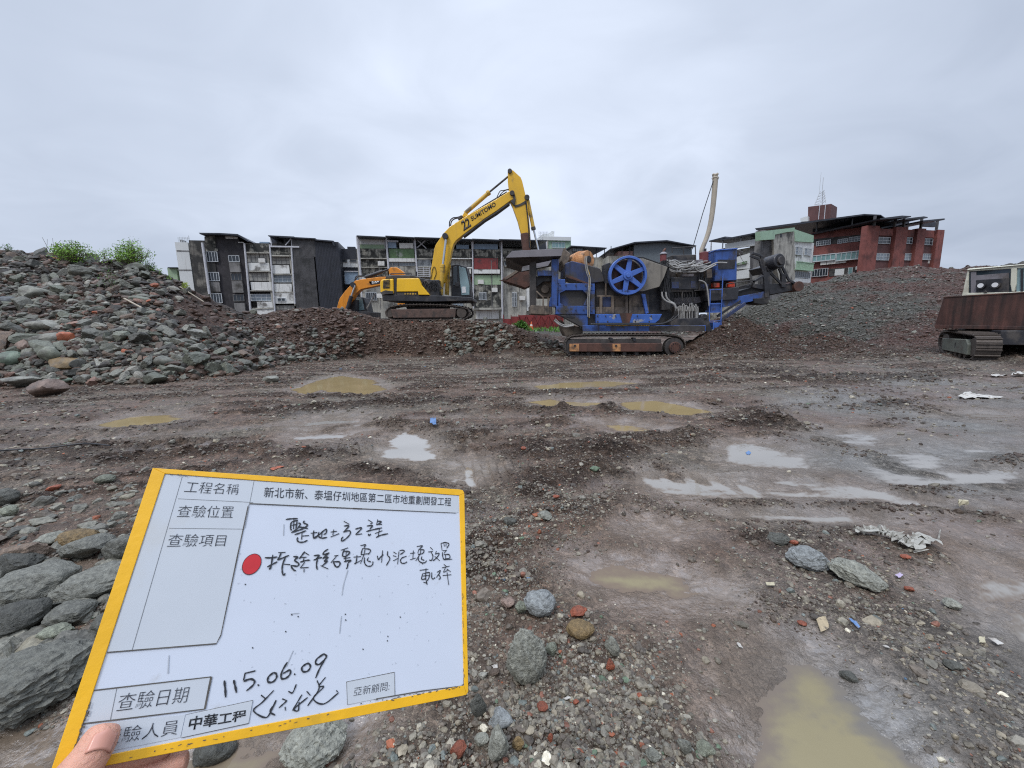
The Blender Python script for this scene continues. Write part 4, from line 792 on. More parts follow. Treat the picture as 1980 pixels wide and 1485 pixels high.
part(FM, r_, 'top_sheet', 'blue', Z3, (1238, 1452, 728, 774, .3, .5)); part(FM, r_, 'parapet', 'moss', Z3, (1238, 1474, 776, 850, -.05, .2)); part(FM, r_, 'red_panel', 'red', Z3, (1244, 1452, 852, 946, -.12, .2)); part(FM, r_, 'shop_awning', 'white', Z3, (1242, 1470, 950, 985, -.35, .3)); part(FM, r_, 'mint_panel', 'mint', Z3, (1244, 1476, 1000, 1082, -.02, .3)); part(FM, r_, 'stained_panel', 'moss', Z3, (1246, 1476, 1084, 1280, .0, .3)); part(FM, r_, 'canopy', 'conc', Z3, (1248, 1480, 1282, 1300, -.5, .6)); part(FM, r_, 'garage_door', 'white', Z3, (1262, 1460, 1304, 1380, .4, .75))
window(FM, r_, Z3, 1286, 1352, 1152, 1216, -.02, 2, 1, 'frame', 'glass', 6); pipe(FM, r_, Z3, 1230, 682, 1240, 1290, .1)
r_ = bay('row_house', 'plain grey concrete row house with one barred window left of the hopper', 1494, 1900); eave(r_, 1462, 1880, 684, 694)
part(FM, r_, 'parapet', 'moss', Z3, (1500, 1880, 790, 862, -.05, .2)); part(FM, r_, 'slab', 'conc', Z3, (1500, 1880, 864, 872, -.2, .8), (1502, 1880, 918, 924, -.15, .8)); part(FM, r_, 'gable', 'conc', Z3, (1504, 1698, 926, 1374, .3, .8), zlow=.4); 
window(FM, r_, Z3, 1508, 1604, 876, 916, .3, 4, 1, 'frame', 'glass', 6); window(FM, r_, Z3, 1574, 1616, 1152, 1272, .28, 2, 3, 'frame', 'glass', 4); pipe(FM, r_, Z3, 1484, 700, 1490, 1375, .12); pipe(FM, r_, Z3, 1500, 840, 1503, 1375, .07, -.3, 'downpipe', 'grey'); part(FM, r_, 'door', 'white', Z3, (1702, 1726, 1110, 1310, .3, .78))
rd = random.Random(4); rows_ = [o for o in bpy.data.objects if o.name.startswith('row_house') and o.parent is None]
for hs, spots in zip(rows_, (((440,900),(300,1040),(430,1180)),((560,970),(700,1080)),((960,960),(900,1050)),((1190,970),(1080,960),(1200,1120)),((1420,1130),(1300,1060)),((1640,980),(1560,1060),(1660,1200)))):
    for x, y in spots: ac_unit(FM, hs, Z3, x, y, .85, .2)
    x0 = spots[0][0]+rd.uniform(-30, 30); pipe(FM, hs, Z3, x0, 870, x0+8, 1300, .05, -.12, 'downpipe', 'grey'); pipe(FM, hs, Z3, x0+46, 800, x0+52, 1010, .035, -.12, 'cable_duct', 'black')
# --- houses behind the crusher
FC = Fac(1040, 75, 1180, 78)
r_ = root_at(FC, 'white_rooftop_house', 'house with a pale green and white rooftop storey rising behind the hopper', FC.uz(1075, 610)[0])
part(FC, r_, 'wall', 'conc', Z4, (520, 752, 214, 800, 0, 10), zlow=0); part(FC, r_, 'upper_wall', 'trim', Z4, (522, 750, 130, 213, .1, 9)); part(FC, r_, 'roof_terrace', 'clean', Z4, (480, 752, 92, 129, -.3, 9)); part(FC, r_, 'penthouse', 'clean', Z4, (475, 582, 62, 91, 2, 8)); part(FC, r_, 'rooftop_tank', 'clean', Z4, (555, 583, 36, 61, 3, 6))
mb = MB()
for k in range(7): FC.box(mb, Z4, 428+k*15, 430+k*15, 40, 125, .5, .56)
for k in range(5): FC.box(mb, Z4, 426, 520, 44+k*18, 46+k*18, .44, .5)
mb.build('scaffold_rail', BM['frame'], r_); window(FC, r_, Z4, 556, 690, 148, 206, .05, 4, 1, 'frame', 'glassg'); part(FC, r_, 'side_panel', 'conc', Z4, (505, 521, 120, 213, -.2, 6))
FD = Fac(1095, 70, 1260, 72)
r_ = root_at(FD, 'flat_roofed_house', 'low house with a flat overhanging dark roof behind the orange motor', FD.uz(1140, 610)[0])
part(FD, r_, 'wall', 'conc', Z4, (755, 1130, 300, 800, 0, 8), zlow=0); part(FD, r_, 'top_wall', 'clad', Z4, (756, 880, 194, 298, .1, 6)); window(FD, r_, Z4, 765, 870, 206, 244, .05, 5, 1, 'grey', 'glassp')
mb = MB(); FD.poly(mb, Z4, [(750,180),(1112,202),(1112,210),(750,192)], -.8, 7); mb.build('roof', BM['roof'], r_)
mb = MB()
for x in (1004, 1086): FD.box(mb, Z4, x, x+6, 208, 300, .2, .3)
mb.build('roof_post', BM['black'], r_)
FE = Fac(1160, 66, 1345, 66)
r_ = root_at(FE, 'grey_gabled_shed', 'dark grey sheet metal shed with a low gable roof behind the flywheel', FE.uz(1280, 610)[0])
mb = MB(); FE.poly(mb, Z5, [(184,575),(440,548),(632,586),(640,800),(180,800)], 0, 12); mb.build('wall', BM['shed'], r_)
mb = MB(); FE.poly(mb, Z5, [(-2,607),(190,552),(440,538),(668,580),(668,587),(440,548),(190,563),(-2,614)], -1.0, 13); mb.build('roof', BM['roof'], r_)
part(FE, r_, 'terrace_wall', 'pink', Z5, (60, 178, 625, 800, .5, 3)); mb = MB()
for x in (4, 90, 150): FE.box(mb, Z5, x, x+5, 585, 650, .1, .2)
mb.build('roof_post', BM['black'], r_); part(FE, r_, 'base_wall', 'conc', Z5, (-20, 178, 660, 860, .2, 6), zlow=0)
# --- corner house with green trim
FL = Fac(1370, 74, 1500, 63); FR = Fac(1497, 62, 1580, 69)
r_ = root_at(FR, 'corner_house', 'stained concrete corner house with pale green trim right of the blue tank', 0)
mb = MB(); FL.box(mb, Z6, 120, 498, 585, 830, 1.2, 8, zlow=0); mb.build('wall', BM['conc'], r_)
mb = MB(); FR.box(mb, Z6, 504, 748, 455, 830, .1, 1.2, zlow=0); FR.box(mb, Z6, 748, 880, 520, 830, .3, 6, zlow=0); FR.box(mb, Z6, 640, 748, 460, 830, 1.2, 6, zlow=0); mb.build('front_wall', BM['grey'], r_)
mb = MB(); FR.poly(mb, Z6, [(590,450),(745,422),(752,800),(640,830),(600,640)], -.5, .1); mb.build('pillar', BM['conc'], r_)
mb = MB(); ribbed(FR, mb, Z6, 500, 592, 512, 830, -.15, 12, 0, .05, .2); mb.build('corrugated_wall', BM['clad'], r_)
mb = MB(); FR.poly(mb, Z6, [(495,448),(750,418),(750,446),(690,452),(605,470),(600,505),(497,512)], -.7, 0); FR.poly(mb, Z6, [(752,432),(890,478),(886,528),(752,520)], -.2, .3); mb.build('green_trim', BM['trim'], r_)
mb = MB(); FR.box(mb, Z6, 728, 878, 520, 820, .05, .28, zlow=1); mb.build('stained_wall', BM['white'], r_)
for x0, x1, y0, y1 in ((752,802,562,622),(818,868,572,626)): window(FR, r_, Z6, x0, x1, y0, y1, .0, 2, 2, 'frame', 'glassp', 6)
mb = MB(); u0, u1, z0, z1 = FR.rect(Z6, 722, 852, 682, 734)
for k in range(18): a = u0+(u1-u0)*k/18; mb.box((a, -.75, z0), (a+(u1-u0)/18*.6, -.68, z1), FR)
mb.box((u0, -.8, z0-.1), (u1, .0, z0), FR); mb.box((u0, -.8, z1), (u1, -.6, z1+.1), FR); mb.build('balcony_rail', BM['trim'], r_)
window(FR, r_, Z6, 732, 862, 742, 790, -.05, 8, 1, 'frame', 'glass'); mb = MB(); FR.box(mb, Z6, 718, 866, 794, 822, -.3, .1); mb.build('sill', BM['clean'], r_)
mb = MB(); u, z = FR.uz(*Z6(648, 476), -.52); mb.box((u-.25, -.54, z-.25), (u+.25, -.45, z+.25), FR); mb.build('vent', BM['black'], r_)
mb = MB(); FL.poly(mb, Z6, [(235,540),(492,498),(492,546),(238,578)], -.2, .4); FL.poly(mb, Z6, [(310,640),(420,605),(420,720),(312,726)], -.2, .4); FL.poly(mb, Z6, [(300,745),(415,722),(412,790),(302,800)], -.2, .4); mb.build('balcony_wall', BM['clean'], r_)
mb = MB(); FL.poly(mb, Z6, [(420,592),(492,590),(492,830),(420,830)], -.4, .6); mb.build('corrugated_side', BM['clad'], r_)
mb = MB(); FL.poly(mb, Z6, [(200,506),(496,448),(496,458),(204,514)], -1.2, 6); FL.poly(mb, Z6, [(115,516),(236,484),(240,494),(118,524)], -1, 6); mb.build('canopy', BM['roof'], r_)
mb = MB()
for x, y0, y1 in ((128,522,600),(214,512,580),(350,480,525)): FL.box(mb, Z6, x, x+6, y0, y1, 0, .12)
mb.build('canopy_post', BM['pipe'], r_); mb = MB(); FL.box(mb, Z6, 112, 300, 575, 640, .3, .6); mb.build('roof_wall', BM['brickd'], r_)
mb = MB(); FL.poly(mb, Z6, [(300,690),(390,664),(390,684),(300,700)], -.5, -.2); mb.build('awning', BM['green'], r_)
# --- red brick block
F1 = Fac(1560, 78, 1696, 70); F2 = Fac(1694, 70, 1826, 74)
r_ = root_at(F2, 'brick_block', 'long red brick block with black overhanging roofs and a rooftop tower', 0)
mb = MB(); F1.poly(mb, Z6, [(866,458),(1357,404),(1330,820),(864,830)], .3, 12); mb.build('wall', BM['brick'], r_)
mb = MB(); F1.poly(mb, Z6, [(880,505),(1262,468),(1258,520),(882,552)], .22, .29); F1.poly(mb, Z6, [(1000,722),(1235,706),(1232,752),(1000,780)], .22, .29); mb.build('window_band', BM['recess'], r_)
mb = MB(); F2.box(mb, Z6, 1340, 1826, 436, 840, .5, 12, zlow=0); mb.build('rear_wall', BM['brickd'], r_)
for x0, x1, y in ((1262,1352,404),(1475,1560,414),(1632,1692,424),(1778,1826,434)):
    mb = MB(); F2.box(mb, Z6, x0, x1, y, 830, -.12, .8, zlow=0); mb.build('brick_pier', BM['brick'], r_)
part(F2, r_, 'brick_parapet', 'brick', Z6, (1352,1474,428,478,.2,.9), (1560,1631,434,486,.2,.9), (1692,1777,438,492,.2,.9))
for q in ((1338,1450,490,538,4),(1548,1612,492,540,3),(1690,1762,500,548,3),(1326,1442,608,660,5),(1538,1608,610,660,3),(1688,1756,612,658,4)):
    window(F2, r_, Z6, *q[:4], .4, q[4], 2, 'frame', 'glassp' if q[2] > 550 else 'glass', 0)
for q in ((908,1014,514,550,6),(1066,1140,502,534,5),(1148,1236,486,522,4)):
    window(F1, r_, Z6, *q[:4], .2, q[4], 2, 'frame', 'glass')
u = [F1.uz(*Z6(*p), .1) for p in ((884,628),(1254,588),(1254,650),(886,666))]
n_ = 10
for k in range(2):
    fm = MB(); pn = MB(); ua, ub = u[0][0], u[1][0]; a0 = ua+(ub-ua)*k/2; a1 = ua+(ub-ua)*(k+1)/2-.06; zt = lambda a: u[0][1]+(u[1][1]-u[0][1])*(a-ua)/(ub-ua); zb = lambda a: u[3][1]+(u[2][1]-u[3][1])*(a-ua)/(ub-ua)
    zt0 = max(zt(a0), zt(a1)); zb0 = min(zb(a0), zb(a1))
    fm.box((a0, -.5, zb0), (a1, .28, zb0+.16), F1); fm.box((a0, -.5, zt0-.14), (a1, .28, zt0), F1)
    for i in range(6): x = a0+(a1-.09-a0)*i/5; fm.box((x, -.48, zb0+.16), (x+.09, .0, zt0-.14), F1)
    o = fm.build('window', BM['frame'], r_); pn.box((a0+.03, -.4, zb0+.1), (a1-.03, .2, zt0-.1), F1); pn.build('pane', BM['glassg'], o)
for k in range(4): ac_unit(F1, r_, Z6, 965+k*48, 682-k*5, .9, .25)
window(F1, r_, Z6, 876, 994, 722, 778, .15, 6, 1, 'frame', 'glass'); mb = MB(); F1.box(mb, Z6, 1044, 1112, 724, 770, .05, .25); mb.build('shutter', BM['clean'], r_); window(F1, r_, Z6, 1142, 1176, 712, 762, .15, 1, 1, 'frame', 'glassg'); ac_unit(F1, r_, Z6, 1222, 716, .8, .2); ac_unit(F2, r_, Z6, 1722, 672, .9, .9)
mb = MB(); F1.poly(mb, Z6, [(456,424),(1260,318),(1384,324),(1384,330),(1262,328),(466,438)], -2.2, 14); mb.build('roof', BM['roof'], r_)
for q in ([(1376,350),(1540,330),(1606,334),(1606,341),(1380,360)], [(1560,352),(1700,336),(1728,341),(1728,348),(1562,362)], [(1692,366),(1850,351),(1858,356),(1850,363),(1694,376)]):
    mb = MB(); F2.poly(mb, Z6, q, -2.0, 10); mb.build('roof', BM['roof'], r_)
mb = MB(); F2.box(mb, Z6, 1362, 1590, 362, 432, 5, 5.4); F2.box(mb, Z6, 1700, 1790, 376, 412, 4, 4.4); F1.poly(mb, Z6, [(880,410),(1358,345),(1358,404),(880,455)], 6, 6.5); mb.build('roof_screen', BM['black'], r_)
mb = MB()
for x, y0, y1 in ((1340,330,404),(1490,345,414),(1556,350,414),(1684,345,424),(1800,360,434)): F2.box(mb, Z6, x, x+9, y0, y1, -.2, .1)
for x, y0, y1 in ((905,385,450),(1168,345,425)): F1.box(mb, Z6, x, x+8, y0, y1, -.4, -.1)
mb.build('roof_post', BM['clad'], r_)
mb = MB(); F1.poly(mb, Z6, [(847,266),(1018,244),(1010,360),(846,372)], 4, 8); mb.build('rooftop_tower', BM['brickd'], r_)
mb = MB()
for x in (926, 968): F1.box(mb, Z6, x, x+4, 255, 358, 3.8, 4)
mb.build('tower_pipe', BM['pipe'], r_); mb = MB(); F1.poly(mb, Z6, [(790,350),(845,334),(845,372),(792,376)], 3, 7); mb.build('tower_annex', BM['clean'], r_)
am = MB(); u, z = F1.uz(*Z6(942, 248), 6); ut, zt_ = F1.uz(*Z6(947, 52), 6); _, zm_ = F1.uz(*Z6(946, 150), 6)
for i, (du, dd) in enumerate(((-.9,-.5),(.9,-.5),(0,.8))): am.tube([F1(u+du, 6+dd, z), F1(u+du*.3, 6+dd*.3, zm_)], .06, 5)
for k in range(5):
    f_ = k/5; w_ = .9-.6*f_; zz_ = z+(zm_-z)*f_; am.tube([F1(u-w_, 6-w_*.5, zz_), F1(u+w_, 6-w_*.5, zz_+.5), F1(u, 6+w_*.8, zz_+.2), F1(u-w_, 6-w_*.5, zz_)], .04, 5)
am.tube([F1(u, 6, zm_), F1(u, 6, zt_)], .05, 5); am.tube([F1(u-.45, 6, zm_), F1(u-.45, 6, zt_+1)], .03, 5); am.build('antenna_mast', BM['frame'], r_)
# --- beyond the red sheet barrier
FF = Fac(985, 41, 1100, 43)
r_ = root_at(FF, 'site_barrier', 'row of dark red steel site barrier panels below the hopper', FF.uz(1040, 620)[0], cat='barrier')
mb = MB(); u0, z1 = FF.uz(*Z4(70, 905)); u1, _ = FF.uz(*Z4(670, 880)); zb = .75; zt1 = FF.uz(*Z4(400, 880))[1]
n_ = 8
for k in range(n_): a = u0+(u1-u0)*k/n_; b = u0+(u1-u0)*(k+1)/n_-.05; hh = zt1-(.35 if k == 0 else .12 if k == 1 else 0); mb.box((a, 0, zb), (b, .08, hh), FF)
mb.build('panel', BM['red'], r_)
for k in range(n_+1): a = u0+(u1-u0)*k/n_; MB().box((a-.06, -.06, zb), (a+.02, .0, zt1+.05), FF).build('post', BM['red'], r_)
mb = MB()
for k in range(2, n_):
    a = u0+(u1-u0)*k/n_+.03; b = u0+(u1-u0)*(k+1)/n_-.1; mb.bar(FF(a, -.03, zb+.1), FF(b, -.03, zt1-.1), .05, .04); mb.bar(FF(a, -.05, zt1-.1), FF(b, -.05, zb+.1), .05, .04)
mb.build('cross_brace', BM['red'], r_)
# ------------------------------------------------------------------ machines
RUST = (.075,.036,.022); MUDC = (.085,.068,.056)
MM = dict(
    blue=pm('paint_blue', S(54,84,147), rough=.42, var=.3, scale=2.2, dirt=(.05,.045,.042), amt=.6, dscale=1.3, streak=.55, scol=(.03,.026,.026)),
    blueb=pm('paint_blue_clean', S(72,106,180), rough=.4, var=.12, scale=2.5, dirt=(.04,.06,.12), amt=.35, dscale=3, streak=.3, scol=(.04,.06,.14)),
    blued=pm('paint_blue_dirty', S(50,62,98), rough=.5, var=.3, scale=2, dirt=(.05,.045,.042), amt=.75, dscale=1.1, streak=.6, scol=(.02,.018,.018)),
    bluew=pm('paint_blue_chipped', S(58,96,170), rough=.5, var=.2, scale=3, dirt=(.30,.30,.30), amt=.42, dscale=2.6, streak=.5, scol=(.07,.05,.04), dsoft=.05),
    black=pm('machine_black', S(44,44,48), rough=.5, var=.4, scale=3, dirt=(.075,.066,.06), amt=.5, dscale=2.0),
    dark=pm('machine_grime', S(66,62,60), rough=.6, var=.4, scale=3, dirt=(.03,.027,.026), amt=.55, dscale=1.7, streak=.5, bump=.006, bscale=14),
    grime=pm('machine_mud', S(112,100,88), rough=.75, var=.3, scale=3, dirt=(.06,.052,.046), amt=.6, dscale=1.6, streak=.5, bump=.01, bscale=12),
    plate=pm('plate_grey', S(122,118,122), rough=.5, var=.15, scale=1.5, dirt=(.11,.095,.09), amt=.4, dscale=1.2, streak=.35),
    guard=pm('guard_beige', S(128,122,112), rough=.55, var=.15, scale=1.6, dirt=(.10,.09,.078), amt=.45, dscale=1.2, streak=.6, scol=(.07,.062,.055)),
    rust=pm('rust_brown', S(88,60,50), rough=.75, var=.3, scale=3, dirt=(.05,.03,.024), amt=.6, dscale=1.6, streak=.5, scol=(.03,.018,.015), bump=.004, bscale=20),
    rustd=pm('rust_dark', S(86,56,48), rough=.65, var=.3, scale=2.2, dirt=(.06,.034,.026), amt=.5, dscale=1.2, streak=1.25, scol=(.014,.009,.008), bump=.003, bscale=20),
    orange=pm('motor_orange', S(186,134,88), rough=.55, var=.2, scale=3, dirt=(.11,.07,.045), amt=.5, dscale=2.4, streak=.4, scol=(.08,.045,.03)),
    yellow=pm('paint_yellow', S(222,174,44), rough=.4, var=.1, scale=1.5, dirt=(.36,.24,.06), amt=.15, dscale=1.6, streak=.2, scol=(.3,.2,.06), coat=.15),
    yelloww=pm('paint_yellow_worn', S(196,158,62), rough=.5, var=.2, scale=2.2, dirt=(.11,.085,.05), amt=.5, dscale=1.8, streak=.6, scol=(.10,.075,.045)),
    yelc=pm('paint_yellow_clean', S(238,186,26), rough=.35, var=.06, scale=1.5, dirt=(.5,.32,.04), amt=.3, coat=.25, streak=.2, scol=(.35,.24,.05)),
    amber=pm('paint_amber', S(216,136,36), rough=.4, var=.12, scale=1.5, dirt=(.28,.13,.035), amt=.35, streak=.4, scol=(.2,.1,.03)),
    track=pm('track_steel', S(84,76,70), rough=.62, var=.35, scale=5, dirt=MUDC, amt=.75, dscale=2.4, metal=.25, bump=.006, bscale=22),
    trackm=pm('track_mud', S(92,74,66), rough=.85, var=.3, scale=5, dirt=(.06,.046,.04), amt=.6, dscale=3, bump=.012, bscale=18),
    chrome=pm('rod_chrome', S(200,205,210), rough=.2, var=.05, metal=.9),
    hose=pm('hose_black', S(40,40,42), rough=.5, var=.3, scale=6, dirt=(.09,.08,.07), amt=.4), hosew=pm('hose_grey', S(152,150,146), rough=.5, var=.2, scale=6, dirt=(.09,.08,.07), amt=.35),
    stack=pm('exhaust_hose', S(168,158,142), rough=.6, var=.1, scale=3, dirt=(.26,.23,.19), amt=.35, streak=.2, bump=.006, bscale=10),
    maroon=pm('maroon_paint', S(112,58,58), rough=.45, var=.2, dirt=(.05,.03,.03), amt=.4), red=pm('lamp_red', S(190,62,34), rough=.35, var=.2, scale=6, dirt=(.12,.04,.03), amt=.4),
    glass=glass_mat('cab_glass', S(46,56,62), .05), glassl=glass_mat('cab_glass_pale', S(128,152,156), .06), ink=pm('decal_black', S(34,32,34), rough=.5, var=.1), inkw=pm('decal_white', S(220,220,220), rough=.5, var=.05), decr=pm('decal_red', S(150,36,34), rough=.5, var=.1),
    cream=pm('cab_cream', S(206,204,186), rough=.4, var=.08, scale=2, dirt=(.34,.31,.25), amt=.35, streak=.35, scol=(.26,.23,.18)), tgreen=pm('frame_greygreen', S(98,100,90), rough=.7, var=.25, scale=3, dirt=MUDC, amt=.5, dscale=2), belt=pm('belt_rubber', S(36,35,36), rough=.75, var=.3, scale=4, dirt=(.06,.055,.05), amt=.4))
def ring(c, ax, r0, r1, w, n=40):
    """flat ring of width w about axis ax centred at c"""
    c = Vector(c); ax = Vector(ax).normalized(); x = ax.orthogonal().normalized(); y = ax.cross(x); rings = []
    for r_, o_ in ((r0, -w/2), (r1, -w/2), (r1, w/2), (r0, w/2)): rings.append([c+ax*o_+(x*math.cos(2*math.pi*k/n)+y*math.sin(2*math.pi*k/n))*r_ for k in range(n)])
    m = MB(); m.loft(rings+[rings[0]], caps=False); return m
def disc(m, c, ax, r, w, n=28):
    c = Vector(c); ax = Vector(ax).normalized(); m.tube([c-ax*w/2, c+ax*w/2], r, n); return m
def crawler(root, loop, ax, w, pitch=.17, shoe_mat='track', name='track', grouser=.035):
    """shoes laid round a closed side outline, extruded along ax by w"""
    ax = Vector(ax).normalized(); pts = [Vector(p) for p in loop]; L_ = []; tot = 0
    for i in range(len(pts)): d = (pts[(i+1) % len(pts)]-pts[i]).length; L_.append(d); tot += d
    n = max(8, int(round(tot/pitch))); st_ = tot/n; m = MB(); cen = sum(pts, Vector())/len(pts)
    def at(s):
        s %= tot; i = 0
        while s > L_[i]: s -= L_[i]; i = (i+1) % len(pts)
        return pts[i].lerp(pts[(i+1) % len(pts)], s/L_[i])
    for k in range(n):
        a = at(k*st_); b = at((k+.93)*st_); t = (b-a).normalized(); o = ax.cross(t)
        if o.dot((a+b)/2-cen) < 0: o = -o
        m.loft([[a, b, b+o*.035, a+o*.035], [p+ax*w for p in (a, b, b+o*.035, a+o*.035)]])
        c = a.lerp(b, .7); q = [c+o*.035, c+t*.03+o*.035, c+t*.024+o*(.035+grouser), c+t*.006+o*(.035+grouser)]; m.loft([q, [p+ax*w for p in q]])
        e_ = [a-o*.07+t*.02, b-o*.07-t*.02, b, a]; m.loft([[p+ax*w*.34 for p in e_], [p+ax*w*.66 for p in e_]])
    return m.build(name, MM[shoe_mat], root)
def pcyl(m, Z, a, b, Y, r, n=12): m.tube([P(*Z(*a), Y), P(*Z(*b), Y)], r, n); return m
def loopz(Z, pts, Y, k=1): return [P(*Z(x, y), Y) for x, y in pts]
def arc(cx, cy, r, a0, a1, n=9): return [(cx+r*math.cos(R(a0+(a1-a0)*i/(n-1))), cy+r*math.sin(R(a0+(a1-a0)*i/(n-1)))) for i in range(n)]
def fit_text(txt, mat, root, name, corners, lift=0.0, extr=.004, bold=0.0, sx=1.0):
    """lettering laid on a surface so that its box fills the quadrilateral (top left, top right, bottom right, bottom left)"""
    cu = bpy.data.curves.new(name, 'FONT'); cu.body = txt; cu.size = 1; cu.offset = bold; cu.resolution_u = 3; o = bpy.data.objects.new(name, cu); COL.objects.link(o)
    bpy.context.view_layer.update(); me = bpy.data.meshes.new_from_object(o.evaluated_get(bpy.context.evaluated_depsgraph_get())); bpy.data.objects.remove(o); bpy.data.curves.remove(cu)
    v = np.array([x.co[:] for x in me.vertices]); lo = v.min(0); hi = v.max(0); sp = np.maximum(hi-lo, 1e-6); tl, tr, br, bl = [Vector(c) for c in corners]; nrm = (tr-tl).cross(bl-tl).normalized()
    if nrm.dot(EYEV-tl) < 0: nrm = -nrm
    og = org(root)
    for x in me.vertices:
        a = (x.co.x-lo[0])/sp[0]; b = (x.co.y-lo[1])/sp[1]; x.co = (bl.lerp(br, a)).lerp(tl.lerp(tr, a), b)+nrm*(lift)-og
    me.materials.clear(); me.materials.append(mat); ob = bpy.data.objects.new(name, me); COL.objects.link(ob); ob.parent = root; ob['org'] = list(og)
    s = ob.modifiers.new('thick', 'SOLIDIFY'); s.thickness = extr; s.offset = 0; return ob

# ================= blue crusher =================
CY0 = 16.75; g_ = P(1200, 688, 17.0)
cr = thing('jaw_crusher', 'blue mobile stone crusher on brown crawler tracks with a big six spoked flywheel', 'crusher', (g_.x, 18.0, 0))
B = lambda m, n, mt, bv=.012, p=cr, **k: m.build(n, MM[mt], p, bv, **k)
# crawlers
for dy, nm in ((0, 'front'), (2.25, 'rear')):
    Yt = CY0+dy; lp = [(720,1120),(760,1094),(900,1084),(1300,1082),(1700,1082),(1800,1092)]+arc(1797,1200,108,-85,88,9)+[(1740,1300),(1200,1292),(800,1290),(730,1280),(700,1240),(698,1160)]
    crawler(cr, loopz(Z4, lp, Yt), (0,1,0), .5)
    f = B(plate(Z4, [(735,1165),(1668,1165),(1668,1252),(735,1252)], Yt-.06, .5), 'track_frame', 'rust', .02)
    B(plate(Z4, [(742,1125),(1660,1125),(1660,1164),(742,1164)], Yt+.08, .3), 'upper_frame', 'dark')
    if dy == 0:
        for a, b in ((736,832),(1170,1250)): B(plate(Z4, [(a,1172),(b,1172),(b,1246),(a,1246)], Yt-.075, .014), 'bracket', 'orange', 0, f)
        for x in (790, 1205): B(disc(MB(), P(*Z4(x,1190), Yt-.09), (0,1,0), .045, .03, 12), 'bolt', 'black', 0, f)
    c = P(*Z4(1795,1208), Yt); s_ = B(disc(MB(), c+Vector((0,.2,0)), (0,1,0), .40, .3, 30), 'drive_wheel', 'dark', .01); m = disc(MB(), c, (0,1,0), .24, .16, 24)
    B(m, 'hub', 'rust', .015, s_); m = MB()
    for k in range(12): a = k*math.pi/6; disc(m, c+Vector((math.cos(a)*.18, -.09, math.sin(a)*.18)), (0,1,0), .018, .03, 8)
    B(m, 'bolt_circle', 'black', 0, s_)
    m = MB()
    for x in range(800, 1640, 120): disc(m, P(*Z4(x,1266), Yt+.2), (0,1,0), .085, .3, 14)
    B(m, 'track_roller', 'dark', 0)
    m = MB()
    for x in (1150, 1380): disc(m, P(*Z4(x,1125), Yt+.15), (0,1,0), .07, .3, 14)
    B(m, 'carrier_roller', 'black', 0)
    B(disc(MB(), P(*Z4(742,1200), Yt+.2), (0,1,0), .3, .3, 24), 'idler', 'dark', .01)
# chassis
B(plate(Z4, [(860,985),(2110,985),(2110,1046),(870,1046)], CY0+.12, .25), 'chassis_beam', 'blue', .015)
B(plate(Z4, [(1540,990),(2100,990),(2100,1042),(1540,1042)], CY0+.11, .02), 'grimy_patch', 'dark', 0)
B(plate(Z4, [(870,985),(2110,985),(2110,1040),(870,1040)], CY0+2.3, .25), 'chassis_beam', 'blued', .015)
B(plate(Z4, [(900,1000),(2080,1000),(2080,1040),(900,1040)], CY0+.4, 1.85), 'underframe', 'black', 0)
B(plate(Z4, [(1002,872),(1670,872),(1640,930),(1600,962),(1002,962)], CY0+.05, .3), 'side_sill', 'bluew', .015)
B(plate(Z4, [(1240,862),(1370,862),(1340,960),(1270,960)], CY0+.03, .03), 'rusty_patch', 'rust', 0)
m = MB(); m.tube(smooth_path(loopz(Z4, [(950,975),(1300,976),(1600,975),(1700,960),(1780,925),(1830,880)], CY0-.02)), .035, 8); m.tube(smooth_path(loopz(Z4, [(950,968),(1400,966),(1650,966),(1740,935),(1790,890)], CY0+.0)), .025, 8); B(m, 'hydraulic_line', 'hose', 0)
B(pcyl(MB(), Z4, (1100,986), (1540,988), CY0+.08, .018), 'yellow_cable', 'yelloww', 0)
B(plate(Z4, [(655,930),(700,985),(760,985),(830,1000),(870,1046),(868,1090),(700,1100),(670,1040)], CY0+.5, 1.2), 'front_bracket', 'grime', .02)
m = MB(); m.tube(smooth_path(loopz(Z4, [(580,935),(630,975),(690,1000),(780,985)], CY0+.15)), .035, 8); m.tube(smooth_path(loopz(Z4, [(590,920),(640,965),(700,985),(780,975)], CY0+.2)), .025, 8); B(m, 'front_hose', 'hosew', 0)
# jaw body
B(plate(Z4, [(1000,545),(1190,560),(1540,590),(1540,870),(1002,870)], CY0+.45, 1.7), 'jaw_housing', 'dark', .02)
B(plate(Z4, [(1180,690),(1470,680),(1500,865),(1180,865)], CY0+.38, .06), 'jaw_plate', 'grime', .015)
for x in (1042, 1160, 1300, 1335): B(plate(Z4, [(x,690),(x+26,690),(x+26,868),(x,868)], CY0+.22, .2), 'rib', 'grime', .01)
B(plate(Z4, [(1052,700),(1160,700),(1150,800),(1070,800)], CY0+.36, .08), 'blue_panel', 'blued', .01)
B(plate(Z4, [(1462,668),(1500,668),(1534,860),(1505,870)], CY0+.2, .12), 'strut', 'blueb', .01)
B(plate(Z4, [(1000,800),(1534,800),(1534,872),(1000,872)], CY0+.30, .1), 'lower_body', 'grime', .015)
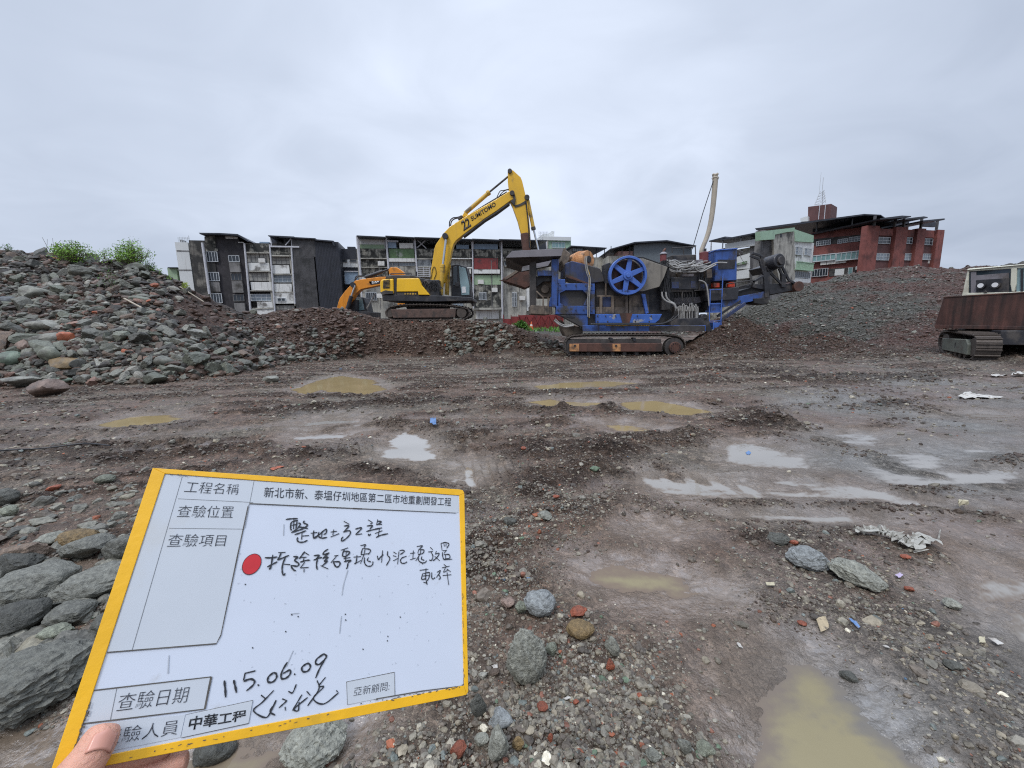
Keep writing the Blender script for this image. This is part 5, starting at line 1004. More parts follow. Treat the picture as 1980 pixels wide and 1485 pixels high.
# flywheel
fc = P(*Z4(1318,485), CY0-.12); FR_ = 185/5.2105/FPX*(CY0-.12)*1.0
m = ring(fc, (0,1,0), FR_*.885, FR_, .26, 56); fw = B(m, 'flywheel', 'blueb', .012, smooth=True)
m = disc(MB(), fc, (0,1,0), FR_*.235, .24, 28); disc(m, fc-Vector((0,.14,0)), (0,1,0), FR_*.12, .08, 20); B(m, 'hub', 'blueb', .012, fw)
for k in range(6):
    a = R(82+60*k); d = Vector((math.cos(a), 0, math.sin(a))); B(MB().loft([[fc+d*FR_*r_+Vector((-d.z*w_*s1, .04*s2, d.x*w_*s1)) for s1, s2 in ((-1,-1),(1,-1),(1,1),(-1,1))] for r_, w_ in ((.2,.11),(.9,.085))]), 'spoke', 'blueb', .012, fw)
pts = [fc+Vector((math.cos(R(a))*FR_*.9, .05, math.sin(R(a))*FR_*.9)) for a in range(232, 309, 6)]; B(MB().prism(pts, (0,.1,0)), 'counterweight', 'blueb', .01, fw)
B(disc(MB(), fc+Vector((0,.34,0)), (0,1,0), FR_*.86, .3, 40), 'shaft_housing', 'rustd', .01)
# belt and guard
bp_ = loopz(Z4, [(1130,470),(1140,390),(1200,325),(1320,288),(1480,296),(1740,388),(1745,405),(1480,315),(1325,306),(1215,340),(1155,400),(1146,470)], CY0+.12); B(MB().prism(bp_, (0,.4,0)), 'drive_belt', 'belt')
B(plate(Z4, [(1340,310),(1480,312),(1726,398),(1690,500),(1640,598),(1480,642),(1400,640)], CY0+.1, .12), 'belt_guard', 'guard', .015)
B(plate(Z4, [(1085,370),(1150,350),(1150,560),(1090,565)], CY0+.25, .5), 'guard_end', 'black')
# frame with octagonal opening, feed chute
B(plate(Z4, [(618,520),(690,520),(700,568),(992,568),(992,872),(1000,1000),(860,1000),(760,935),(600,872),(590,805),(560,800),(560,322),(626,322)], CY0+.30, .0001+.12), 'frame_backing', 'blued', .0)
m = MB(); 
for q in ([(625,560),(992,566),(992,636),(870,632),(700,632),(625,632)], [(925,636),(992,636),(992,790),(880,785),(925,700)], [(600,790),(992,788),(992,872),(596,872)], [(625,632),(700,632),(640,660),(640,760),(690,790),(625,790)], [(870,632),(925,636),(925,690)], [(618,520),(692,520),(692,562),(618,562)]):
    m.prism(pz(Z4, q, CY0+.1), (0,.24,0))
B(m, 'side_frame', 'blue', .012)
B(plate(Z4, [(590,872),(920,872),(920,998),(850,998),(660,895)], CY0+.14, .5), 'lower_frame', 'blue', .012)
B(plate(Z4, [(640,886),(720,876),(790,905),(760,912)], CY0+.12, .03), 'step_opening', 'black', 0)
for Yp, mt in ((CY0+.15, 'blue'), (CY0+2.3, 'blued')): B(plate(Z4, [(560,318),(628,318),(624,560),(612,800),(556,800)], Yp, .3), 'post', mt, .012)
for Yp in (CY0+.35, CY0+2.2): B(plate(Z4, [(333,318),(402,318),(402,785),(340,785)], Yp, .3), 'post', 'dark', .012)
B(plate(Z4, [(412,432),(562,432),(562,486),(418,486)], CY0+.2, .2), 'cross_bar', 'blue', .012)
B(plate(Z4, [(402,500),(556,490),(552,705),(420,705),(408,640)], CY0+.75, 1.0), 'vibrator_box', 'grime', .02); B(disc(MB(), P(*Z4(488,620), CY0+.72), (0,1,0), .18, .16, 20), 'vibrator', 'grime', .02)
B(plate(Z4, [(402,490),(556,486),(556,540),(470,545),(402,600)], CY0+.5, 1.4), 'spring_bracket', 'black', .01)
B(plate(Z4, [(344,782),(560,790),(566,868),(520,880),(346,870)], CY0+.3, 2.2), 'base_block', 'grime', .02)
B(plate(Z4, [(545,700),(600,700),(560,800),(520,800)], CY0+.3, .1), 'gusset', 'blue', .01)
# hopper: flared steel bin
fY, bY = CY0-.15, CY0+3.0
q = lambda x, y, Y: P(*Z4(x, y), Y)
lipT = [(158,236),(676,210),(652,286),(92,304)]
B(MB().prism(pz(Z4, lipT, fY), (0,.05,0)), 'hopper_plate', 'plate', .006)
top = [q(92,302,fY+.03), q(655,286,fY+.03), q(655,286,fY+.03)+Vector((0,3.0,.0)), q(92,302,fY+.03)+Vector((0,3.0,0))]
bot = [q(262,392,fY+.6), q(560,330,fY+.6), q(560,330,fY+.6)+Vector((0,1.9,0)), q(262,392,fY+.6)+Vector((0,1.9,0))]
m = MB(); m.loft([top, bot], caps=False); m.loft([[t_+Vector((0,0,.02)) for t_ in top], [b_+Vector((0,0,.03)) for b_ in bot]], caps=False); B(m, 'hopper_bin', 'dark', 0)
t2 = [q(158,236,fY+.02), q(676,210,fY+.02)]; m = MB(); off = Vector((0,3.0,0)); a, b = q(92,304,fY)+off, q(652,286,fY)+off
m.prism([a, b, t2[1]+off, t2[0]+off], (0,.05,0)); m.loft([[q(92,304,fY+.05), q(158,236,fY+.05), q(165,236,fY+.05), q(99,304,fY+.05)], [p_+Vector((0,2.95,0)) for p_ in (q(92,304,fY+.05), q(158,236,fY+.05), q(165,236,fY+.05), q(99,304,fY+.05))]])
B(m, 'hopper_plate', 'plate', .006)
B(plate(Z4, [(660,225),(690,215),(745,260),(735,330),(680,410),(655,330)], CY0+.6, 1.6), 'chain_curtain', 'grime', .03)
# feed chute and motor
B(plate(Z4, [(692,362),(760,336),(905,372),(1045,412),(1086,520),(1085,545),(930,562),(860,545),(690,495)], CY0+.25, 1.6), 'feed_chute', 'blued', .02)
B(plate(Z4, [(700,470),(930,560),(925,575),(700,500)], CY0+.2, .06), 'chute_lip', 'rust', .008)
mc = q(915, 322, CY0+.5); ax_ = Vector((.55,-.80,.05)).normalized(); m = MB()
for k in range(9): disc(m, mc-ax_*(.1+k*.075), ax_, .42-.012*abs(k-4), .045, 26)
disc(m, mc-ax_*.4, ax_, .37, .75, 26); mo = B(m, 'motor', 'orange', .006); disc_ = disc(MB(), mc, ax_, .36, .12, 26); B(disc_, 'fan_cover', 'orange', .02, mo); B(disc(MB(), mc+ax_*.05, ax_, .14, .12, 18), 'shaft_end', 'black', .01, mo)
B(plate(Z4, [(850,370),(1020,400),(1015,420),(850,395)], CY0+.4, .8), 'motor_base', 'dark', .01)
m = MB()
for i, x in enumerate((890, 905)): m.tube(smooth_path(loopz(Z4, [(x+5,290),(x+2,350),(x+18,450),(x+40,520),(x+35,640),(x+28,760),(x+30,900)], CY0+.05-.05*i)), .022, 7)
B(m, 'cable', 'hosew', 0); m = MB(); m.tube(smooth_path(loopz(Z4, [(905,300),(915,400),(940,500),(935,700),(935,910)], CY0+.07)), .02, 7); B(m, 'cable', 'yelloww', 0)
# engine module (right half)
B(plate(Z5, [(462,700),(700,690),(980,735),(980,920),(462,925)], CY0+.9, 1.5), 'engine_block', 'dark', .02)
for a in ([(470,830),(690,815),(690,922),(470,925)],): B(plate(Z5, a, CY0+.5, .3), 'engine_cover', 'black', .015)
for a in ((478,532,862,912),(626,662,858,908),(700,760,880,918)): B(plate(Z5, [(a[0],a[2]),(a[1],a[2]),(a[1],a[3]),(a[0],a[3])], CY0+.48, .03), 'blue_patch', 'blued', 0)
B(plate(Z5, [(478,655),(668,650),(672,760),(560,770),(478,745)], CY0+1.2, 1.0), 'radiator', 'dark', .02); B(plate(Z5, [(490,662),(655,658),(655,716),(490,716)], CY0+1.17, .04), 'radiator_grille', 'black', 0)
B(plate(Z5, [(520,790),(650,770),(655,830),(530,835)], CY0+.7, .5), 'fuel_pump', 'grime', .03)
m = MB(); rr_ = np.random.default_rng(5)
for k in range(15):
    x0, y0 = 395+rr_.uniform(0, 60), 690+rr_.uniform(0, 60); x1, y1 = 600+rr_.uniform(0, 220), 700+rr_.uniform(0, 60); m.tube(smooth_path(loopz(Z5, [(x0,y0),(x0+60,y0+rr_.uniform(-10,40)),((x0+x1)/2,y0+rr_.uniform(10,70)),(x1-40,y1+rr_.uniform(0,30)),(x1,y1)], CY0+.2+rr_.uniform(0, .6)), 5), rr_.uniform(.018,.035), 6)
B(m, 'hose_bundle', 'hosew', 0)
m = MB()
for k in range(14):
    x = 400+k*4.5+rr_.uniform(-3,3); m.tube(smooth_path(loopz(Z5, [(x,700+rr_.uniform(-10,10)),(x+rr_.uniform(-12,12),790),(x+rr_.uniform(-12,12),880),(x+rr_.uniform(-14,14),960+rr_.uniform(-20,40))], CY0+.15+rr_.uniform(0,.35)), 5), rr_.uniform(.014,.028), 6)
B(m, 'hose_bundle', 'hose', 0)
m = MB()
for k in range(2): m.tube(smooth_path(loopz(Z5, [(400+k*30,940),(408+k*30,985),(440+k*25,1015),(490+k*10,1035),(510,1070)], CY0+.1+.05*k), 6), .035, 8)
B(m, 'thick_hose', 'hosew', 0)
B(plate(Z5, [(398,700),(452,700),(470,1080),(400,1085)], CY0+.5, .5), 'hose_post', 'dark', .02)
for (x0, x1, y0, y1, hat) in ((388,436,650,712,True),(694,758,632,720,False)):
    a, b = P(*Z5((x0+x1)/2, y1), CY0+.7), P(*Z5((x0+x1)/2, y0), CY0+.7); w_ = (x1-x0)/2/4.0132/FPX*(CY0+.7); o = B(MB().tube([a, b], w_, 18), 'air_cleaner', 'maroon', .02)
    if hat: B(MB().tube([b, b+Vector((0,0,.03)), b+Vector((0,0,.1))], [w_*1.2, w_*1.15, w_*.5], 18), 'cap', 'plate', 0, o); B(MB().tube([b+Vector((0,0,.08)), b+Vector((.03,0,.16)), b+Vector((.09,0,.24))], [w_*.4, w_*.42, w_*.3], 10), 'intake', 'rust', 0, o)
    else: B(MB().tube([b+Vector((.05,0,0)), b+Vector((.05,0,.14))], w_*.3, 10), 'spout', 'black', 0, o)
sp = smooth_path(loopz(Z5, [(706,655),(708,622),(726,575),(748,520),(768,455),(785,370),(797,280),(806,190),(812,110),(815,62)], CY0+1.1), 5)
ex = B(MB().tube(sp, [.088+.0005*i for i in range(len(sp))], 14), 'exhaust_hose', 'stack', 0, smooth=True)
tp = sp[-1]; m = MB(); rings = []
for k, (dz, r_) in enumerate(((-.05,.10),(.02,.13),(.09,.105),(.15,.125),(.19,.10))): rings.append([tp+Vector((math.cos(t_*math.pi/5)*r_*(1+.22*math.sin(3*t_+k*1.7)), math.sin(t_*math.pi/5)*r_, dz+.025*math.sin(2*t_+k))) for t_ in range(10)])
m.loft(rings); B(m, 'crumpled_cap', 'stack', 0, ex)
B(MB().tube([P(*Z5(800,78), CY0+1.05), P(*Z5(718,330), CY0+1.1), P(*Z5(637,610), CY0+1.3)], .017, 6), 'guy_rope', 'black', 0)
tk = B(plate(Z5, [(822,618),(985,606),(982,850),(812,858)], CY0+.5, .9), 'hydraulic_tank', 'blue', .02); B(plate(Z5, [(835,690),(972,690),(965,760),(840,765)], CY0+.48, .03), 'oil_stain', 'black', 0, tk); B(plate(Z5, [(822,612),(990,600),(990,608),(822,620)], CY0+.45, 1.0), 'lid', 'blueb', .006, tk)
B(plate(Z5, [(985,610),(1030,625),(1032,650),(985,660)], CY0+.8, .3), 'tank_valve', 'dark', .02)
for a in ((806,852,868,908),(920,970,862,908)): B(plate(Z5, [(a[0],a[2]),(a[1],a[2]),(a[1],a[3]),(a[0],a[3])], CY0+.55, .3), 'red_lamp', 'red', .03)
m = MB(); m.tube(smooth_path(loopz(Z5, [(690,850),(735,870),(755,930),(768,1050)], CY0+.3)), .03, 8); B(m, 'pipe', 'hosew', 0)
m = MB(); m.tube(smooth_path(loopz(Z5, [(1000,640),(1030,700),(1075,725)], CY0+.8)), .012, 6); m.tube(smooth_path(loopz(Z5, [(660,735),(700,770),(760,745),(830,715),(905,715)], CY0+.3)), .03, 8); m.tube(smooth_path(loopz(Z5, [(650,750),(700,785),(770,755),(820,730)], CY0+.25)), .026, 8); B(m, 'hose', 'hosew', 0)
# platform, valves, steps
B(plate(Z5, [(740,918),(1000,905),(990,1000),(755,1012)], CY0+.4, 1.6), 'platform', 'black', .012)
B(plate(Z5, [(470,1150),(760,1140),(790,1245),(470,1245)], CY0+.2, 1.6), 'rear_deck', 'black', .01)
vb = B(plate(Z5, [(500,1055),(690,1050),(690,1195),(490,1195)], CY0+.5, .6), 'valve_block', 'dark', .02)
m = MB()
for k in range(16):
    x = 508+k*10.5; h_ = rr_.uniform(20, 60); m.tube(smooth_path(loopz(Z5, [(x,1090),(x+rr_.uniform(0,8),1090-h_),(x+16,1085-h_*.7),(x+rr_.uniform(10,26),1140),(x+rr_.uniform(0,30),1195)], CY0+.25+rr_.uniform(0,.2)), 5), rr_.uniform(.012,.022), 6)
B(m, 'valve_hoses', 'hosew', 0, vb)
m = disc(MB(), P(*Z5(718,1140), CY0+.35), (0,1,0), .15, .3, 20); B(m, 'pump_motor', 'black', .02); B(plate(Z5, [(470,990),(760,975),(760,1010),(640,1035),(470,1040)], CY0+1.0, .6), 'walkway', 'plate', 0)
B(plate(Z5, [(782,1032),(858,1030),(858,1100),(780,1100)], CY0+.35, .5), 'step_box', 'blue', .012)
ld = MB()
for a, b in (((776,925),(768,1170)),((874,800),(858,1180)),((800,1175),(800,1244)),((862,1150),(855,1245))): ld.bar(P(*Z5(*a), CY0+.28), P(*Z5(*b), CY0+.28), .035, .035)
for y in (925, 1032, 1100, 1168): ld.bar(P(*Z5(770,y), CY0+.3), P(*Z5(866,y-3), CY0+.3), .035, .03)
B(ld, 'ladder', 'blueb', .004); B(plate(Z5, [(796,1178),(856,1178),(850,1245),(800,1245)], CY0+.3, .3), 'foot_panel', 'blueb', .01)
# discharge conveyor
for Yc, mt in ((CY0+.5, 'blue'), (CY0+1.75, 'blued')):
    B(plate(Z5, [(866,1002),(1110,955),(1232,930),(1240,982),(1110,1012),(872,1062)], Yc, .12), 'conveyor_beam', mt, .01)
    B(plate(Z5, [(950,908),(1100,882),(1446,872),(1450,888),(1440,925),(1240,962),(1236,932),(1100,906),(955,930)], Yc+.04, .1), 'conveyor_head', 'black', .01)
B(plate(Z5, [(1190,775),(1240,790),(1236,985),(1204,985)], CY0+.45, .12), 'head_post', 'black', .01); B(plate(Z5, [(1330,800),(1365,800),(1362,905),(1332,905)], CY0+.45, .12), 'head_post', 'black', .01)
for a, b in (((830,1130),(1010,1010)),((835,1172),(1046,1030))): B(MB().bar(P(*Z5(*a), CY0+.5), P(*Z5(*b), CY0+.5), .075, .09), 'conveyor_strut', 'black', .006)
m = MB()
for a, b in (((1110,850),(1110,905)),((1240,790),(1330,880)),((1100,870),(1200,810)),((1100,640),(1170,660)),((1170,660),(1205,790)),((1085,660),(1160,690)),((1160,690),(1190,800)),((1330,740),(1385,850)),((1385,850),(1440,880)),((1310,760),(1360,870)),((1240,780),(1340,730))): m.bar(P(*Z5(*a), CY0+.5), P(*Z5(*b), CY0+.5), .075, .09)
B(m, 'head_frame', 'black', .006)
# small fittings
m = MB()
for x, y in ((640,580),(700,580),(800,582),(900,582),(960,582),(940,700),(940,760),(960,840),(620,830),(700,830),(800,830),(880,830),(1020,890),(1100,890),(1200,890),(1420,890),(1560,890),(1020,945),(1120,945),(1400,945),(1540,945)): disc(m, P(*Z4(x, y), CY0+(.08 if y < 870 else .03)), (0,1,0), .026, .05, 8)
B(m, 'bolt_heads', 'dark', 0)
m = MB()
for a, b in (((770,150),(770,330)),((770,150),(1010,150))): pass
for a, b in (((560,320),(700,205)),((470,705),(470,870)),((520,705),(520,870)),((402,640),(470,705)),((690,500),(930,570)),((1100,560),(1100,690)),((1010,690),(1180,690))): B(MB().bar(P(*Z4(*a), CY0+.28), P(*Z4(*b), CY0+.28), .05, .06), 'brace', 'grime', .004)
m = MB()
for a, b in (((480,640),(480,600)),((480,600),(660,590)),((660,590),(662,650)),((570,596),(570,650)),((690,720),(690,925)),((600,700),(600,790)),((540,715),(540,800)),((760,740),(830,735)),((650,930),(740,925)),((470,935),(640,935)),((640,935),(640,1010)),((560,935),(560,1010)),((990,905),(1110,870)),((900,905),(900,880)),((900,880),(1100,850)),((1000,892),(1000,862))): B(MB().tube([P(*Z5(*a), CY0+.45), P(*Z5(*b), CY0+.45)], .022, 6), 'pipe', 'dark', 0)
m = MB()
for k in range(9): x = 480+k*22; m.tube(smooth_path(loopz(Z5, [(x,940+rr_.uniform(-8,8)),(x+8,975),(x-6+rr_.uniform(-8,8),1010),(x+10,1050)], CY0+.6), 4), .016, 5)
for k in range(6): x = 700+k*9; m.tube(smooth_path(loopz(Z5, [(x,760),(x+rr_.uniform(-14,14),820),(x+rr_.uniform(-14,14),880),(x+4,930)], CY0+.42), 4), .016, 5)
B(m, 'hose_bundle', 'hose', 0)
for q_, mt in (([(560,800),(650,800),(650,822),(560,822)],'plate'), ([(680,690),(720,690),(720,760),(680,760)],'plate'), ([(740,770),(790,765),(792,830),(742,835)],'grime'), ([(600,730),(650,728),(650,764),(600,766)],'rust')): B(plate(Z5, q_, CY0+.46, .2), 'engine_fitting', mt, .015)
m = MB(); m.bar(P(*Z5(850,1165), CY0+.45), P(*Z5(1046,1030), CY0+.45), .1, .14); m.bar(P(*Z5(850,1165), CY0+1.8), P(*Z5(1046,1030), CY0+1.8), .1, .14); B(m, 'lower_strut', 'blued', .01)
B(plate(Z5, [(720,1362),(850,1290),(872,1250),(880,1262),(858,1302),(760,1372)], CY0+.55, 1.2), 'tail_pulley_guard', 'black', .02)
bl = loopz(Z5, [(740,1020),(900,965),(1100,905),(1400,872),(1438,885),(1440,925),(1240,968),(900,1045),(760,1100)], CY0+.62); B(MB().prism(bl, (0,1.1,0)), 'conveyor_belt', 'belt', .0)
m = MB(); rb = np.random.default_rng(9); B(disc(MB(), P(*Z5(1402,905), CY0+.9), (0,1,0), .21, 1.0, 22), 'head_pulley', 'rust', .01)
mg = B(disc(MB(), P(*Z5(1268,712), CY0+.5), (.25,-1,.1), .30, .6, 26), 'magnet_drum', 'black', .03); B(disc(MB(), P(*Z5(1268,712), CY0+.5)+Vector((.09,-.33,.03)), (.25,-1,.1), .17, .08, 20), 'drum_cap', 'dark', .01, mg)
B(plate(Z5, [(1200,745),(1320,700),(1345,725),(1235,795)], CY0+.5, 1.2), 'magnet_frame', 'black', .02); B(plate(Z5, [(1112,992),(1228,985),(1232,1028),(1190,1040),(1120,1030)], CY0+.45, .8), 'belt_scraper', 'belt', .02)
B(plate(Z4, [(1500,610),(1640,560),(1790,640),(1790,986),(1534,986)], CY0+.75, 1.2), 'engine_frame', 'black', .01); B(plate(Z5, [(462,922),(745,922),(745,1060),(462,1060)], CY0+1.1, 1.0), 'engine_bay', 'black', .01)

# ================= yellow excavator =================
EY = 20.4; g_ = P(835, 618, 21.5); eg = P(835, 616, 20.6)
ex_ = thing('excavator', 'yellow crawler excavator marked 22 standing on the soil bank with its arm over the hopper', 'excavator', (g_.x, 21.6, eg.z))
E = lambda m, n, mt, bv=.012, p=ex_, **k: m.build(n, MM[mt], p, bv, **k)
for dy, dx in ((0, 0), (2.35, 30)):
    Yt = EY+dy; sh = lambda pts: [(x+dx*(1 if dy else 0), y) for x, y in pts]
    lp = sh([(485,1345),(482,1310),(505,1280),(600,1262),(800,1254),(1000,1262),(1120,1276),(1190,1296),(1205,1330),(1190,1362),(1140,1378),(560,1384),(505,1375)]); crawler(ex_, loopz(Z3, lp, Yt), (0,1,0), .6, .17)
    E(plate(Z3, sh([(520,1296),(1090,1290),(1080,1368),(540,1372)]), Yt+.0, .5), 'track_frame', 'trackm', .02); E(disc(MB(), P(*Z3(1140+dx*(1 if dy else 0),1328), Yt+.25), (0,1,0), .26, .4, 24), 'drive_wheel', 'track', .02); E(disc(MB(), P(*Z3(520+dx*(1 if dy else 0),1328), Yt+.25), (0,1,0), .24, .4, 24), 'idler', 'track', .02)
E(plate(Z3, [(640,1235),(1010,1238),(990,1300),(660,1300)], EY+.7, 1.6), 'undercarriage', 'dark', .02)
E(plate(Z3, [(442,1168),(860,1176),(1030,1180),(1228,1192),(1232,1222),(1040,1226),(870,1230),(450,1222)], EY+.05, 2.75), 'turntable_deck', 'black', .02)
cw = E(plate(Z3, [(424,1060),(440,1036),(540,1030),(546,1160),(442,1166),(428,1150)], EY+.0, 2.8), 'counterweight', 'yelc', .09, seg=3); E(plate(Z3, [(455,1042),(510,1036),(508,1112),(452,1114)], EY-.03, .05), 'grille', 'black', 0, cw)
m = MB()
for k in range(6): m.prism(pz(Z3, [(456,1046+k*11),(508,1042+k*11),(508,1046+k*11),(456,1050+k*11)], EY-.05), (0,.03,0))
E(m, 'grille_slat', 'yelloww', 0, cw); E(plate(Z3, [(428,1150),(470,1130),(540,1138),(540,1162),(440,1168)], EY-.015, .04), 'dark_skirt', 'dark', .01, cw)
E(plate(Z3, [(546,1030),(572,1028),(572,1180),(540,1180)], EY+.08, 2.6), 'body_gap', 'black', .01)
hd = E(plate(Z3, [(572,1028),(762,1026),(790,1090),(858,1172),(760,1172),(755,1142),(570,1144)], EY+.0, 1.3), 'engine_hood', 'yelc', .03, seg=2); E(plate(Z3, [(574,1146),(752,1144),(758,1174),(574,1176)], EY+.05, 1.2), 'side_panel', 'dark', .01)
m = MB()
for k in range(5): m.prism(pz(Z3, [(640+k*22,1154),(654+k*22,1154),(654+k*22,1168),(640+k*22,1168)], EY+.03), (0,.03,0))
E(m, 'vent_slot', 'yelloww', 0)
E(plate(Z3, [(478,1004),(700,996),(765,1014),(762,1026),(546,1030),(470,1036)], EY+.25, 2.3), 'engine_top', 'dark', .03); E(plate(Z3, [(762,1022),(870,1040),(940,1040),(940,1185),(862,1178),(792,1092)], EY+.25, 1.0), 'boom_bay', 'black', .02)
m = MB(); rx = np.random.default_rng(3)
for k in range(9): x = 790+k*14; m.tube(smooth_path(loopz(Z3, [(x,1090+k*6),(x+20,1060+rx.uniform(-15,15)),(x+50,1080+rx.uniform(-15,20)),(x+70,1130+rx.uniform(-20,20))], EY+.15+rx.uniform(0,.1)), 4), .022, 6)
E(m, 'hose_bundle', 'hose', 0)
E(pcyl(MB(), Z3, (742,1014), (742,968), EY+1.4, .05), 'exhaust_pipe', 'black', 0)
m = MB()
for a, b in (((520,1000),(520,985)),((520,985),(700,985)),((700,985),(700,1000))): m.tube([P(*Z3(*a), EY+.5), P(*Z3(*b), EY+.5)], .02, 6)
E(m, 'handrail', 'black', 0)
# cab (on the far side)
cb = E(plate(Z3, [(1046,912),(1100,904),(1180,926),(1196,1000),(1226,1190),(1046,1190)], EY+1.75, 1.1), 'cab', 'black', .04, seg=2)
for q_, mt in (([(1062,930),(1098,918),(1100,1080),(1062,1090)],'glass'), ([(1112,922),(1170,938),(1186,1000),(1206,1090),(1204,1170),(1136,1174),(1122,1060)],'glassl')): E(plate(Z3, q_, EY+1.72, .05), 'window', mt, .01, cb)
E(plate(Z3, [(1138,1100),(1170,1098),(1176,1150),(1140,1156)], EY+1.70, .03), 'notice_sheet', 'inkw', 0, cb); E(plate(Z3, [(1046,1188),(1226,1190),(1234,1250),(1228,1270),(1210,1225),(1046,1226)], EY+1.8, .9), 'cab_base', 'black', .02); E(disc(MB(), P(*Z3(1100,1208), EY+1.76), (0,1,0), .05, .05, 14), 'lamp', 'inkw', 0)
m = MB(); m.tube(loopz(Z3, [(1196,940),(1225,1090),(1232,1180)], EY+1.6), .02, 6); m.tube(loopz(Z3, [(1060,1030),(1044,1060),(1044,1090)], EY+1.6), .018, 6); E(m, 'grab_rail', 'black', 0)
m = MB(); m.hexa([tuple(P(*Z3(x,y), EY+1.55+d)) for d in (0,.04) for x,y in ((1080,1060),(1112,1060),(1112,1098),(1080,1098))]); E(m, 'mirror', 'black', .01, cb)
# boom, arm, cylinders, bucket
BY = EY+1.05; BW = .46
bo = [(866,1042),(868,960),(878,900),(890,830),(898,770),(912,732),(948,680),(980,632),(1030,580),(1092,538),(1200,470),(1340,392),(1440,336),(1530,280),(1558,262),(1590,285),(1600,330),(1560,352),(1440,440),(1340,505),(1240,580),(1150,648),(1090,696),(1066,730),(1048,790),(1034,870),(1010,960),(985,1060),(940,1085),(900,1085)]
E(plate(Z3, bo, BY, BW), 'boom', 'yellow', .025, seg=2)
E(plate(Z3, [(1560,262),(1596,280),(1608,340),(1596,396),(1560,356),(1590,335)], BY-.04, BW+.08), 'boom_tip', 'dark', .01)
m = MB(); m.prism(pz(Z3, [(1150,650),(1240,584),(1340,508),(1440,444),(1548,364),(1556,372),(1440,458),(1340,520),(1240,598),(1152,664)], BY-.015), (0,BW+.03,0)); E(m, 'boom_lower_flange', 'dark', .004)
E(disc(MB(), P(*Z3(1003,672), BY+BW/2), (0,1,0), .15, BW+.36, 22), 'boom_pin', 'black', .01)
for Yb, x0, x1, nm in ((BY-.22, 1000, 958, 1), (BY+BW+.2, 1048, 1012, 0)):
    a, b, c = P(*Z3(x0,690), Yb), P(*Z3(x0-26,905), Yb), P(*Z3(x1-4,1170), Yb); E(MB().tube([a, b], .06, 14), 'boom_cylinder_rod', 'chrome' if nm else 'yelloww', 0, smooth=True); E(MB().tube([b, c], .115, 16), 'boom_cylinder', 'yelloww', .01); E(MB().tube([b+(c-b)*.02, b+(c-b)*.12], .135, 16), 'cylinder_gland', 'yelloww', .01)
Ya = BY+BW/2
ac = E(MB().tube([P(*Z3(1166,462), Ya), P(*Z3(1366,288), Ya)], .105, 16), 'arm_cylinder', 'yelloww', .01); E(MB().tube([P(*Z3(1360,292), Ya), P(*Z3(1380,276), Ya)], .13, 16), 'gland', 'yelloww', .01, ac); E(MB().tube([P(*Z3(1376,278), Ya), P(*Z3(1548,136), Ya)], .05, 12), 'rod', 'dark', 0, ac); E(plate(Z3, [(1130,500),(1160,450),(1190,470),(1200,478)], Ya-.14, .28), 'cylinder_bracket', 'yellow', .01)
m = MB(); m.tube(smooth_path(loopz(Z3, [(1030,576),(1034,530),(1060,502),(1100,496),(1140,482)], BY+.1)), .03, 7); m.tube(smooth_path(loopz(Z3, [(1040,570),(1050,530),(1080,508),(1130,500)], BY+.22)), .03, 7); m.tube(smooth_path(loopz(Z3, [(1440,330),(1470,270),(1500,262),(1550,250)], BY+.1)), .022, 7); m.tube(smooth_path(loopz(Z3, [(1460,318),(1490,280),(1530,258),(1580,262)], BY+.3)), .022, 7)
for k in range(3): m.tube(loopz(Z3, [(985+k*5,640-k*8),(1100+k*4,545-k*6),(1340,398-k*6),(1530,285-k*6)], BY+.08+.14*k), .018, 6)
m.tube(smooth_path(loopz(Z3, [(870,1030),(884,945),(905,930),(914,985),(895,1035)], BY-.03)), .016, 6); E(m, 'hydraulic_hose', 'hose', 0)
E(plate(Z3, [(1098,500),(1128,478),(1150,488),(1110,520)], BY+.05, .36), 'hose_clamp', 'black', .01)
so = [(1540,100),(1560,86),(1582,84),(1650,146),(1664,180),(1690,290),(1704,330),(1716,400),(1724,520),(1732,640),(1736,760),(1734,800),(1672,800),(1668,740),(1654,640),(1622,520),(1578,400),(1556,356),(1546,250),(1538,180)]
E(plate(Z3, so, BY+.06, BW-.12), 'arm', 'yellow', .02, seg=2)
E(plate(Z3, [(1650,636),(1706,626),(1728,640),(1738,800),(1670,800)], BY+.04, BW-.08), 'arm_tip', 'rust', .015); E(disc(MB(), P(*Z3(1556,106), Ya), (0,1,0), .11, .5, 18), 'arm_pin', 'dark', .01); E(disc(MB(), P(*Z3(1704,332), Ya), (0,1,0), .13, .46, 18), 'arm_pin', 'dark', .01); E(disc(MB(), P(*Z3(1576,300), Ya), (0,1,0), .12, .66, 18), 'arm_pin', 'dark', .01)
E(plate(Z3, [(1596,392),(1640,380),(1690,352),(1700,372),(1650,396),(1606,410)], BY+.03, .04), 'weld_seam', 'dark', 0)
bc = E(MB().tube([P(*Z3(1712,350), Ya), P(*Z3(1762,596), Ya)], .095, 16), 'bucket_cylinder', 'yelloww', .01); E(MB().tube([P(*Z3(1758,580), Ya), P(*Z3(1764,606), Ya)], .12, 16), 'gland', 'dark', .01, bc); E(MB().tube([P(*Z3(1764,604), Ya), P(*Z3(1806,790), Ya)], .05, 12), 'rod', 'chrome', 0, bc)
m = MB()
for k in range(3): m.tube(smooth_path(loopz(Z3, [(1692+k*6,350),(1704+k*5,450),(1716+k*4,560),(1722+k*5,660),(1726+k*5,760)], BY-.0+k*.05)), .02, 6)
E(m, 'arm_hose', 'hose', 0)
m = MB(); m.prism(pz(Z3, [(1490,1030),(1560,990),(1640,935),(1700,935),(1738,970),(1748,1030),(1736,1090),(1690,1112),(1650,1096),(1560,1068),(1500,1048)], BY-.35), (0,1.15,0)); bk = E(m, 'bucket', 'rust', .03, seg=2)
m = MB()
